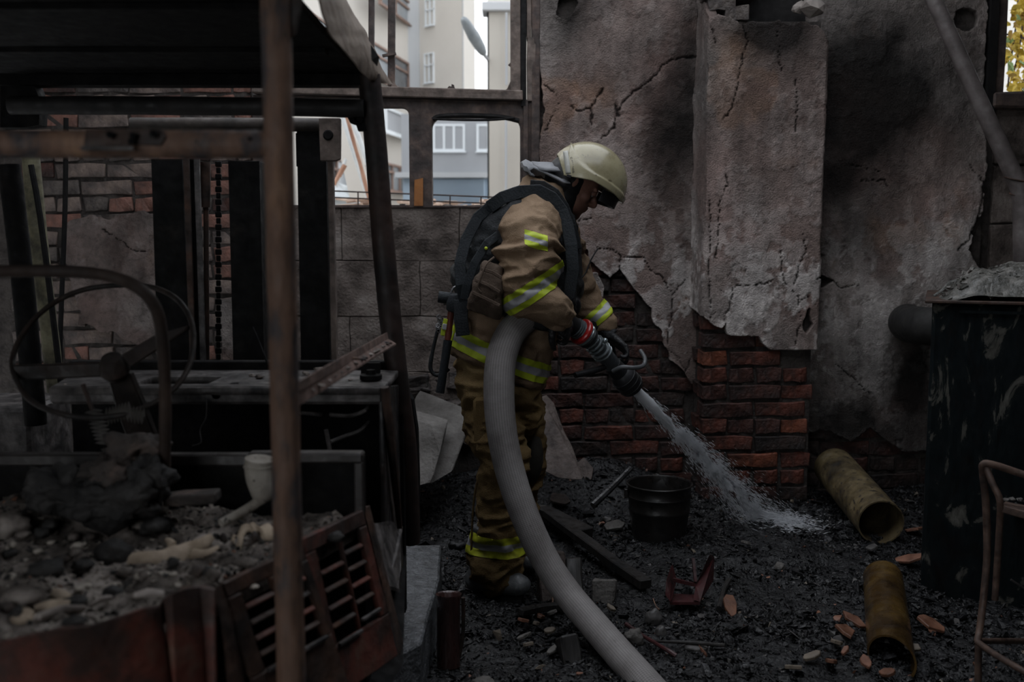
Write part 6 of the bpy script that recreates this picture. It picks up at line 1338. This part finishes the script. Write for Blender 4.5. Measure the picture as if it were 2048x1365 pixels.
# --- boots
for (ax, ay, D, tx, ty) in ((975, 1160, 3.62, 1038, 1170), (1010, 1128, 3.88, 1060, 1142)):
    bt = MB(); z0 = .012
    A_ = P(ax, ay, D); T = P(tx, ty, D - .04); h0 = Vector((A_.x - .035, D, z0 + .045)); tp = Vector((T.x, D - .05, z0 + .04))
    bt.sphere(h0, .052, .045, .052); bt.tube([h0, h0.lerp(tp, .5) + Vector((0, 0, .008)), tp], [.048, .052, .042], 16, sub=4); bt.sphere(tp, .045, .048, .038)
    bt.tube([Vector((A_.x - .01, D, .05)), Vector((A_.x - .005, D, .16)), Vector((A_.x, D, .26))], [.055, .055, .06], 16, sub=3)
    bo = skin_obj('boot', unite(bt, .006, 3, lambda v, n: v + n * .003 * fbm(v * 25, 2)), M_boot, man)
    s_ = MB().tube([Vector((h0.x - .015, h0.y, z0)), h0.lerp(tp, .45) * 1 + Vector((0, 0, -.045)), Vector((tp.x + .015, tp.y, z0))], [.048, .046, .044], 16, sub=4, flat=.35)
    s_.build('sole', M_blk, bo, smooth=True)
# --- gloves
for hb, nm in ((hand(HN, -1, CN), 1), (hand(HF, 1, CF), 2)):
    fr = HN if nm == 1 else HF; c0 = fr.translation; xd = fr.col[0].xyz
    hb.tube([c0 - xd * .075, c0 - xd * .03, c0 + xd * .02], [.050 if nm == 1 else .052, .042, .034], 16, sub=4)
    g = skin_obj('glove', unite(hb, .0042, 2, lambda v, n: v + n * .0012 * fbm(v * 40, 2)), M_glove, man)
    tape_c = c0 - xd * .045
    if nm == 1: band(g, tape_c, xd, -.012, .010, M_silv, 'cuff_tape', None, .003, g)
# --- vest, straps
ve = MB(); loftLR(ve, [(918, 600, 1140, 655, 3.75, .205), (904, 560, 1154, 610, 3.75, .225), (908, 525, 1160, 565, 3.75, .235), (926, 475, 1160, 510, 3.75, .24), (955, 428, 1154, 462, 3.75, .235), (990, 396, 1144, 430, 3.75, .20), (1030, 376, 1128, 405, 3.75, .15)])
ves = skin_obj('vest', unite(ve, .008, 3, folds(5, 7, .014, 4)), M_vest, man)
# neck collar of the coat stands out of the vest
cl = MB(); loftLR(cl, [(1030, 392, 1128, 432, 3.75, .12), (1046, 366, 1130, 402, 3.75, .098), (1058, 352, 1126, 384, 3.75, .09)])
skin_obj('collar', unite(cl, .006, 2, folds(8, 10, .004, 4)), M_coat, man)
def strap(nm, pts, w_, th, m, par=man): 
    b = MB(); Q = [P(*q) for q in pts]; V = []; Fc = []; n = len(Q); 
    for i, q in enumerate(Q):
        t = (Q[min(i + 1, n - 1)] - Q[max(i - 1, 0)]).normalized(); toc = (Vector((0, 0, CAMZ)) - q).normalized(); s_ = t.cross(toc).normalized()
        for dx, dz in ((-1, -1), (1, -1), (1, 1), (-1, 1)): V.append(q + s_ * dx * w_ / 2 + toc * dz * th / 2)
    for i in range(n - 1):
        for k in range(4): k2 = (k + 1) % 4; Fc.append((i * 4 + k, i * 4 + k2, (i + 1) * 4 + k2, (i + 1) * 4 + k))
    Fc += [(3, 2, 1, 0), tuple((n - 1) * 4 + k for k in range(4))]
    return b.add(V, Fc).build(nm, m, par, bev=.002)
strap('shoulder_strap', [(978, 415, 3.56), (1005, 396, 3.55), (1040, 384, 3.56), (1078, 382, 3.56), (1104, 396, 3.56), (1122, 420, 3.56), (1134, 450, 3.55), (1142, 490, 3.54), (1146, 540, 3.54), (1138, 590, 3.55), (1110, 615, 3.56)], .046, .012, M_vest2)
strap('shoulder_strap', [(1060, 372, 3.64), (1085, 374, 3.63), (1108, 388, 3.62), (1126, 415, 3.62), (1140, 450, 3.62), (1150, 500, 3.62)], .045, .012, M_vest)
strap('back_strap', [(990, 405, 3.58), (955, 436, 3.57), (932, 480, 3.55), (920, 525, 3.53), (922, 570, 3.52), (930, 605, 3.54)], .04, .01, M_vest2)
strap('side_strap', [(1005, 465, 3.53), (975, 486, 3.5), (950, 525, 3.49), (934, 570, 3.49), (928, 600, 3.5)], .03, .008, M_vest2)
MB().sphere(P(972, 497, 3.49), .006).build('tag', M_hiv, man)
# pouch at the side with seams and webbing
pc = MB(); loftLR(pc, [(934, 618, 1000, 640, 3.47, .05), (940, 585, 1006, 612, 3.45, .065), (952, 550, 1008, 575, 3.45, .065), (968, 520, 1006, 535, 3.46, .05)])
po = skin_obj('side_pouch', unite(pc, .006, 2, folds(9, 16, .005, 8)), M_pouch, man)
for pts in ([(950, 560, 3.385), (975, 570, 3.375), (1000, 585, 3.38)], [(944, 585, 3.385), (968, 596, 3.375), (1000, 612, 3.38)], [(962, 538, 3.39), (985, 545, 3.38), (1003, 556, 3.38)]): strap('webbing', pts, .012, .004, M_pouch, po)
MB().tube([P(988, 515, 3.42), P(972, 530, 3.39), P(960, 560, 3.38), P(955, 575, 3.38), P(962, 585, 3.38)], .004, 6, sub=4).build('cord', M_pouch, po, smooth=True)
lp = MB(); loftLR(lp, [(1010, 640, 1100, 665, 3.56, .05), (1005, 600, 1100, 630, 3.56, .06), (1010, 570, 1080, 590, 3.56, .05)])
skin_obj('hip_bag', unite(lp, .008, 2, folds(9, 12, .005, 8)), M_vest, man)
# chest gear on the far side
cg = MB(); cg.sphere(P(1152, 575, 3.72), .032, .05, .05); cg.sphere(P(1146, 610, 3.70), .03, .05, .045)
skin_obj('chest_radio', unite(cg, .006, 2, folds(12, 12, .004)), M_blk, man); MB().sphere(P(1157, 556, 3.68), .009, .006, .005).build('red_knob', mat('knob', [(.3, (.25, .02, .05)), (.7, (.4, .04, .08))]), man, smooth=True)
MB().tube([P(1160, 560, 3.70), P(1172, 545, 3.71), P(1182, 520, 3.72), P(1196, 497, 3.73)], .0028, 6, sub=3).build('antenna', M_blk, man, smooth=True)
# --- belt: lamp, axe, cable
bl = thing('belt_tools', P(900, 620, 3.6)); bl.parent = man; bl.matrix_parent_inverse = Matrix.Translation(-Vector(man.location))
MB().tube([P(877, 594, 3.58), P(892, 596, 3.58), P(915, 598, 3.58)], [.021, .021, .020], 18, sub=2).build('torch', M_vest2, bl, smooth=True)
MB().tube([P(892, 585, 3.58), P(896, 597, 3.575), P(888, 610, 3.58)], .0045, 8).build('torch_ring', mat('steel', [(.3, (.12, .12, .13)), (.7, (.3, .3, .31))], rough=(.2, .4), metal=.6), bl, smooth=True)
hs_ = MB(); loftLR(hs_, [(893, 622, 930, 630, 3.57, .03), (893, 605, 932, 610, 3.57, .035), (900, 588, 930, 588, 3.57, .03)]); skin_obj('holster', unite(hs_, .005, 2), M_vest2, bl)
MB().tube([P(902, 585, 3.57), P(908, 575, 3.57), P(916, 572, 3.58)], .004, 6).build('hook', bpy.data.materials['steel'], bl, smooth=True)
strap('drop_strap', [(922, 600, 3.54), (922, 640, 3.53), (926, 672, 3.53)], .05, .012, M_vest2, bl)
MB().tube([P(906, 605, 3.58), P(900, 640, 3.58), P(896, 680, 3.58)], .0125, 12, sub=2, flat=1).build('axe_handle', mat('axe_red', [(.3, (.09, .022, .015)), (.7, (.20, .05, .03))], rough=(.3, .6)), bl, smooth=True)
MB().tube([P(896, 681, 3.58), P(888, 735, 3.58), P(880, 786, 3.58)], [.0165, .0155, .0165], 12, sub=3).build('axe_grip', M_vest2, bl, smooth=True)
strap('hi_vis_tab', [(892, 638, 3.56), (888, 655, 3.56), (885, 672, 3.56)], .016, .004, M_hiv, bl); strap('silver_tab', [(890, 648, 3.555), (888, 660, 3.555)], .016, .004, M_silv, bl)
strap('hi_vis_tab', [(911, 645, 3.56), (908, 665, 3.56), (903, 682, 3.56)], .008, .004, M_hiv, bl)
MB().tube([P(886, 640, 3.6), P(876, 660, 3.6), P(866, 700, 3.6), P(861, 735, 3.6), P(870, 750, 3.6), P(885, 748, 3.6), P(898, 738, 3.6)], .0075, 8, sub=5, nz=.002).build('cable', M_vest, bl, smooth=True)
b = MB(); r_ = random.Random(3)
for i in range(9): q = P(880 + r_.uniform(-5, 6), 634 + i * 3.5, 3.59); b.tube([q + Vector((.007 * math.cos(t), .003 * math.cos(t + i), .007 * math.sin(t))) for t in np.linspace(0, 6.28, 9)[:-1]], .0022, 5, closed=True, sub=1)
b.build('chain_bunch', bpy.data.materials['steel'], bl, smooth=True, kind='stuff')
# --- helmet
HP = .00189; f_ = Vector((.93, 0, -.37)); u_ = Vector((.37, 0, .93)); CH_ = P(1182, 362, 3.76)
helm = thing('helmet', CH_); helm.parent = man; helm.matrix_parent_inverse = Matrix.Translation(-Vector(man.location))
def lower(f): return float(np.interp(f, [-92, -85, -56, -52, -1, 39, 60, 75], [32, 27, -12, -14, -4, -9, -15, -19]))
RID = [(1143, 290), (1147, 315), (1155, 329), (1169, 343), (1184, 353), (1206, 364), (1234, 383), (1245, 392)]
RIDL = [((a - 1182) * .93 + (c - 362) * .37, (a - 1182) * .37 - (c - 362) * .93) for a, c in RID]
def helm_pt(f, s_, u): return CH_ + f_ * f * HP + Vector((0, s_, 0)) + u_ * u * HP
V = []; Fc = []; NA, NP = 120, 56
Pq = []
for i in range(NA):
    a = 2 * math.pi * i / NA; ph = 0.0
    for _ in range(30): f = -7 + 79 * math.cos(a) * math.cos(ph); ph = ph * .5 + .5 * math.asin(max(-.9, min(.9, (lower(f) + 3) / 75)))
    for j in range(NP):
        p_ = ph + (math.pi / 2 - ph) * j / NP; cf = math.cos(p_); f = -7 + 79 * math.cos(a) * cf; s_ = .118 * math.sin(a) * cf ** .9 if cf > 0 else 0; u = -3 + 75 * math.sin(p_)
        Pq.append((f, s_, u))
Pq.append((-7, 0, 72))
arr = np.array(Pq); fx, ux = arr[:, 0], arr[:, 2]
rd = seg_dist(fx, ux, RIDL); below = inside(fx, ux, RIDL + [(120, -80), (-20, -90), (RIDL[0][0] - 2, -90)][:2] + [(-30, -90), (-52, -30)]); sgn = np.where(below, rd, -rd); step = sm(-2.0, .5, sgn) * .0085
crest = np.exp(-(arr[:, 1] / .012) ** 2) * .002
for (f, s_, u), st_, cr_ in zip(Pq, step, crest):
    q = helm_pt(f, s_, u); n = Vector((0, s_, 0)) + f_ * (f + 7) * HP + u_ * (u + 3) * HP; V.append(q + n.normalized() * (st_ + cr_))
for i in range(NA):
    i2 = (i + 1) % NA
    for j in range(NP - 1): Fc.append((i * NP + j, i2 * NP + j, i2 * NP + j + 1, i * NP + j + 1))
    Fc.append((i * NP + NP - 1, i2 * NP + NP - 1, len(V) - 1))
sh_ = MB().add(V, Fc).build('shell', M_helm, helm, smooth=True, angle=1.2); md = sh_.modifiers.new('s', 'SOLIDIFY'); md.thickness = .004; md.offset = -1
MB().lathe([(.110, 0), (.108, .03), (.095, .07), (.06, .10), (0, .115)], helm_pt(-8, 0, -2), u_, 28).lathe([(.0, .0), (.110, 0)], helm_pt(-8, 0, -2), u_, 28).build('liner', M_blk, helm, smooth=True)
# rear band with lettering, buckle, visor
def on_shell(f, u, off):
    c2 = 1 - ((f + 7) / 79) ** 2 - ((u + 3) / 75) ** 2; s_ = -.118 * math.sqrt(max(c2, 0)); q = helm_pt(f, s_, u); n = (Vector((0, s_, 0)) + f_ * (f + 7) * HP + u_ * (u + 3) * HP).normalized(); return q + n * off, n
bp_ = []
for i in range(13):
    t = i / 12; a0 = (-66 + 20 * t, 30 - 38 * t); bp_.append(a0)
V = []; Fc = []
for i, (f, u) in enumerate(bp_):
    for k, dx in enumerate((-4.5, 0, 4.5)): V.append(on_shell(f + dx * .9, u + dx * .45, .0065)[0])
for i in range(12):
    for k in range(2): Fc.append((i * 3 + k, i * 3 + k + 1, (i + 1) * 3 + k + 1, (i + 1) * 3 + k))
rb_ = MB().add(V, Fc).build('rear_band', mat('band_grey', [(.3, (.30, .30, .27)), (.7, (.40, .40, .36))], rough=(.35, .5)), helm, smooth=True); md = rb_.modifiers.new('s', 'SOLIDIFY'); md.thickness = .003
q, n = on_shell(-43, -12, .008); MB().box(-.009, .009, -.005, .005, -.006, .006, Matrix.Translation(q) @ Matrix.Rotation(.3, 4, 'Y')).build('buckle', M_blk, helm, bev=.002)
q0, n = on_shell(-54, 24, .0072); q1, n1 = on_shell(-37, -6, .0072)
tcv = bpy.data.curves.new('lettering', 'FONT'); tcv.body = 'С. РЕТИНОВ'; tcv.size = .0105; tcv.extrude = .0003; tcv.align_x = 'CENTER'; tcv.align_y = 'CENTER'
to = bpy.data.objects.new('lettering', tcv); COL.objects.link(to); xd = (q1 - q0).normalized(); nn = (n + n1).normalized(); yd = nn.cross(xd).normalized(); nn = xd.cross(yd)
q, _ = on_shell(-45.5, 9, .0078)
bpy.context.view_layer.update(); tme = bpy.data.meshes.new_from_object(to.evaluated_get(bpy.context.evaluated_depsgraph_get())); bpy.data.objects.remove(to)
tme.transform(Matrix(((xd.x, yd.x, nn.x, q.x), (xd.y, yd.y, nn.y, q.y), (xd.z, yd.z, nn.z, q.z), (0, 0, 0, 1)))); tme.materials.clear(); tme.materials.append(M_blk); link('lettering', tme, helm)
vs = MB(); V = []; Fc = []
for i in range(21):
    a = math.radians(-62 + 124 * i / 20)
    for (rf, du) in ((78, -10), (76, -34), (72, -34), (74, -10)): V.append(helm_pt(-7 + rf * math.cos(a) * .93, .112 * math.sin(a) * .97, du))
for i in range(20):
    for k in range(4): k2 = (k + 1) % 4; Fc.append((i * 4 + k, (i + 1) * 4 + k, (i + 1) * 4 + k2, i * 4 + k2))
vs.add(V, Fc + [(0, 1, 2, 3), (83, 82, 81, 80)]).build('visor', M_blk, helm, smooth=True, angle=.5)
# hood under the helmet, neck curtain
hd = MB(); hd.sphere(H(-.022, 0, .0), .090, .090, .10, 20, 14, HM); limb(hd, [(1128, 388, 3.76, .076), (1112, 408, 3.76, .080), (1098, 430, 3.76, .085)]); hd.sphere(H(-.022, 0, -.06), .052, .078, .06, 18, 12, HM)
hm = unite(hd, .006, 3, lambda v, n: v + n * .002 * fbm(v * 30, 2)); skin_obj('hood', hm, M_blk, man)
prof = [(1122, 352), (1108, 350), (1092, 341), (1076, 333), (1060, 327), (1050, 322), (1043, 326), (1044, 334), (1052, 338)]
prof2 = [(1102, 328), (1090, 327), (1074, 327), (1062, 326)]
for pr, m_ in ((prof, M_curtain), (prof2, M_curtain)):
    V = []; Fc = []; NS = 15
    for j in range(NS):
        t = (j / (NS - 1) - .5) * 2; y = 3.76 + .10 * t
        for (a, c_) in pr: q = P(a, c_, 3.76); V.append(Vector((q.x + .030 * t * t, y, q.z + .004 * math.sin(j * 1.7) - .035 * t * t)))
    n = len(pr)
    for j in range(NS - 1):
        for i in range(n - 1): Fc.append((j * n + i, j * n + i + 1, (j + 1) * n + i + 1, (j + 1) * n + i))
    o = MB().add(V, Fc).build('neck_curtain', m_, helm, smooth=True); md = o.modifiers.new('s', 'SOLIDIFY'); md.thickness = .007; md.offset = 0
# ------------------------------------------------------------ hose, nozzle and water
hp = [(1150, 653, 3.70), (1125, 636, 3.67), (1092, 624, 3.63), (1058, 634, 3.56), (1024, 664, 3.52), (1003, 715, 3.48), (998, 785, 3.44), (1004, 865, 3.41), (1022, 950, 3.38), (1053, 1040, 3.34), (1093, 1125, 3.30), (1137, 1190, 3.23), (1184, 1246, 3.12), (1236, 1306, 2.98), (1300, 1378, 2.80), (1400, 1490, 2.6)]
Q = [P(*q) for q in hp]
RR = [.034, .036, .040, .050, .0535, .0545, .0545, .053, .052, .050, .049, .048, .048, .048, .048, .048]
hose = MB().tube(Q[1:], RR[1:], 30, sub=12).build('fire_hose', M_hose, smooth=True, label='long pale grey woven fire hose curving from nozzle down to the floor', cat='hose')
# woven sleeve relief: uv from ring and segment numbers
me = hose.data
if True:
    nseg = 30; uvl = me.uv_layers.new(name='weave'); tot = 0
    nv = len(me.vertices)
    for p_ in me.polygons:
        ks = [(vi // nseg, vi % nseg) for vi in p_.vertices]; wrap = max(k for _, k in ks) - min(k for _, k in ks) > nseg / 2
        for li, (r1, k1) in zip(p_.loop_indices, ks): uvl.data[li].uv = (r1 * .022, (k1 + (nseg if wrap and k1 < nseg / 2 else 0)) / nseg * .34)
    n = M_hose.node_tree.nodes; l = M_hose.node_tree.links; bs = n['Principled BSDF']
    uvn = n.new('ShaderNodeUVMap'); uvn.uv_map = 'weave'; mp = n.new('ShaderNodeMapping'); mp.inputs['Rotation'].default_value = (0, 0, .785); l.new(uvn.outputs[0], mp.inputs[0])
    w1 = n.new('ShaderNodeTexChecker'); w1.inputs['Scale'].default_value = 150; l.new(mp.outputs[0], w1.inputs[0]); bpn = n.new('ShaderNodeBump'); bpn.inputs['Strength'].default_value = .6; bpn.inputs['Distance'].default_value = .002
    l.new(w1.outputs['Fac'], bpn.inputs['Height']); l.new(bpn.outputs[0], bs.inputs['Normal'])
    src = bs.inputs['Base Color'].links[0].from_socket; mx = n.new('ShaderNodeMix'); mx.data_type = 'RGBA'; mx.blend_type = 'MULTIPLY'; mx.inputs[0].default_value = 1; l.new(src, mx.inputs[6])
    cr = n.new('ShaderNodeMapRange'); cr.inputs[3].default_value = .72; cr.inputs[4].default_value = 1.1; l.new(w1.outputs['Fac'], cr.inputs[0]); l.new(cr.outputs[0], mx.inputs[7]); l.new(mx.outputs[2], bs.inputs['Base Color'])
# pale worn patch where it lies on the floor
nz = thing('nozzle', P(1200, 705, 3.76), 'black hose nozzle with red coupling ring and chromed collars held by the firefighter', 'nozzle')
M_met = mat('chromed', [(.3, (.20, .24, .26)), (.7, (.42, .47, .49))], rough=(.12, .3), metal=.7, spec=.8, bump=.1); M_rr = mat('red_ring', [(.3, (.30, .012, .012)), (.7, (.5, .03, .025))], rough=(.15, .35), spec=.7, bump=.05)
ax = [P(1118, 632, 3.66), P(1163, 664, 3.72), P(1195, 694, 3.76), P(1225, 730, 3.81), P(1266, 776, 3.87)]
MB().tube([ax[0], ax[0].lerp(ax[1], .5), ax[1]], .0345, 24, sub=4).build('hose_tail', mat('tail_black', [(.3, (.012, .012, .013)), (.7, (.035, .035, .036))], rough=(.3, .6)), nz, smooth=True)
def ringat(a, c_, t, r1, h_, m_, nm, tilt=0): 
    d = (c_ - a).normalized(); q = a.lerp(c_, t); MB().lathe([(r1 * .6, -h_), (r1 * .93, -h_), (r1, -h_ * .6), (r1, h_ * .6), (r1 * .93, h_), (r1 * .6, h_)], q, d, 32).build(nm, m_, nz, smooth=True, angle=.6)
ringat(ax[0], ax[1], .72, .0385, .003, M_met, 'clamp_ring'); ringat(ax[0], ax[1], .80, .039, .003, M_met, 'clamp_ring'); ringat(ax[0], ax[1], .88, .0395, .003, M_met, 'clamp_ring')
ringat(ax[0], ax[1], 1.0, .052, .009, M_rr, 'red_ring'); ringat(ax[1], ax[2], .22, .048, .006, M_met, 'coupling'); ringat(ax[1], ax[2], .42, .042, .010, M_blk, 'coupling')
MB().tube([ax[1], ax[2], ax[3]], .033, 24, sub=3).build('body', mat('nozzle_body', [(.3, (.012, .014, .016)), (.7, (.05, .056, .06))], rough=(.2, .4), spec=.6), nz, smooth=True)
for t, r1 in ((.62, .036), (.8, .040), (.98, .041)): ringat(ax[1], ax[2], t, r1, .0035, M_met, 'collar')
for t, r1 in ((.2, .042), (.36, .041)): ringat(ax[2], ax[3], t, r1, .0035, M_met, 'collar')
q = P(1210, 682, 3.72); MB().sphere(q, .011, .011, .011).build('lug', M_met, nz, smooth=True)
d = (ax[4] - ax[3]).normalized(); L_ = (ax[4] - ax[3]).length
MB().lathe([(.02, -.01), (.034, 0), (.036, L_ * .35), (.047, L_ * .45), (.050, L_ * .6), (.050, L_ * .93), (.046, L_), (.036, L_), (.034, L_ * .8), (0, L_ * .8)], ax[3], d, 36).build('head', M_blk, nz, smooth=True, angle=.6)
for t in (.55, .72, .88): 
    ringat(ax[3], ax[4], t, .052, .003, M_glove, 'rib')
MB().tube([P(1226, 743, 3.74), P(1244, 735, 3.72), P(1268, 736, 3.72), P(1286, 732, 3.75), P(1290, 718, 3.79), P(1281, 702, 3.84)], .0085, 10, sub=5).build('bail_handle', mat('handle_grey', [(.3, (.03, .032, .036)), (.7, (.09, .095, .10))], rough=(.25, .5)), nz, smooth=True)
MB().tube([P(1208, 735, 3.78), P(1180, 744, 3.74), P(1150, 751, 3.70)], [.011, .013, .011], 10, sub=4, flat=1).build('grip', M_blk, nz, smooth=True)
# water: a ragged core and thousands of stretched drops
M_water = bpy.data.materials.new('water'); M_water.use_nodes = True; n = M_water.node_tree.nodes; l = M_water.node_tree.links; bs = n['Principled BSDF']
bs.inputs['Base Color'].default_value = (.78, .80, .83, 1); bs.inputs['Roughness'].default_value = .12; bs.inputs['Transmission Weight'].default_value = .35; bs.inputs['IOR'].default_value = 1.33; bs.inputs['Specular IOR Level'].default_value = .8
W0 = ax[4] - d * .01; W3 = P(1560, 1076, 4.33)
def wpath(t):
    a = W0; b_ = W0.lerp(W3, .5) + Vector((-.012, 0, .028)); return a * (1 - t) ** 2 + b_ * 2 * t * (1 - t) + W3 * t * t
wj = thing('water_jet', W0, 'white spray of water shooting from the nozzle onto the char beside the pail', 'water')
b = MB(); r_ = random.Random(44)
def streak(b, c0, dr, ln, rad):
    dr = dr.normalized(); a = dr.orthogonal().normalized(); c2 = dr.cross(a); V = [c0 - dr * ln]; 
    for k in range(4): th = 1.571 * k; V.append(c0 + (a * math.cos(th) + c2 * math.sin(th)) * rad)
    V.append(c0 + dr * ln); b.add(V, [(0, 2, 1), (0, 3, 2), (0, 4, 3), (0, 1, 4), (5, 1, 2), (5, 2, 3), (5, 3, 4), (5, 4, 1)])
V = []; Fc = []; NN, SG = 70, 18
for i in range(NN):
    t = i / (NN - 1) * .32; c0 = wpath(t); tg = (wpath(t + .01) - c0).normalized(); a = tg.cross(Vector((0, 1, 0))).normalized(); c2 = tg.cross(a)
    for k in range(SG):
        th = 6.2832 * k / SG; rad = .92 * (.0215 + .022 * t) * (1 + .35 * t * 2 * fbm(Vector((math.cos(th) * 2, math.sin(th) * 2, t * 26)), 3)) * (1 if t < .12 else max(.03, (.32 - t) / .20)); V.append(c0 + (a * math.cos(th) + c2 * math.sin(th)) * rad)
for i in range(NN - 1):
    for k in range(SG): k2 = (k + 1) % SG; Fc.append((i * SG + k, i * SG + k2, (i + 1) * SG + k2, (i + 1) * SG + k))
MB().add(V, Fc + [tuple(range(SG - 1, -1, -1)), tuple((NN - 1) * SG + k for k in range(SG))]).build('core', M_water, wj, smooth=True)
for i in range(20000):
    t = r_.random() ** .8; c0 = wpath(t); tg = (wpath(min(t + .02, 1.01)) - wpath(t - .01)).normalized(); wd = (.009 + .085 * t ** 1.1); g = (abs(r_.gauss(0, 1)) + .1) * wd * (.6 if r_.random() < .8 else .85)
    th = r_.random() * 6.2832; a = tg.cross(Vector((0, 1, 0))).normalized(); c2 = tg.cross(a); off = (a * math.cos(th) + c2 * math.sin(th) * .7) * g
    clump = mn.noise(Vector((t * 16, math.cos(th) * g * 30, math.sin(th) * g * 30)))
    if clump < -.12 + .1 * r_.random() and t > .12: continue
    dr = tg + off.normalized() * .12 + Vector((r_.gauss(0, .05), r_.gauss(0, .05), r_.gauss(0, .05))); streak(b, c0 + off, dr, r_.uniform(.005, .018), r_.uniform(.0007, .0019) * (1.25 - .5 * g / .1))
for i in range(2600):      # splash running out over the char
    q = W3 + Vector((r_.gauss(.0, .075), r_.gauss(-.02, .07), 0)); q.z = ghp_fast(q.x, q.y) + abs(r_.gauss(0, .022)); streak(b, q, Vector((1, r_.gauss(0, .5), r_.gauss(-.15, .3))), r_.uniform(.004, .02), r_.uniform(.0006, .0016))
b.build('droplets', M_water, wj, merge=False, kind='stuff')
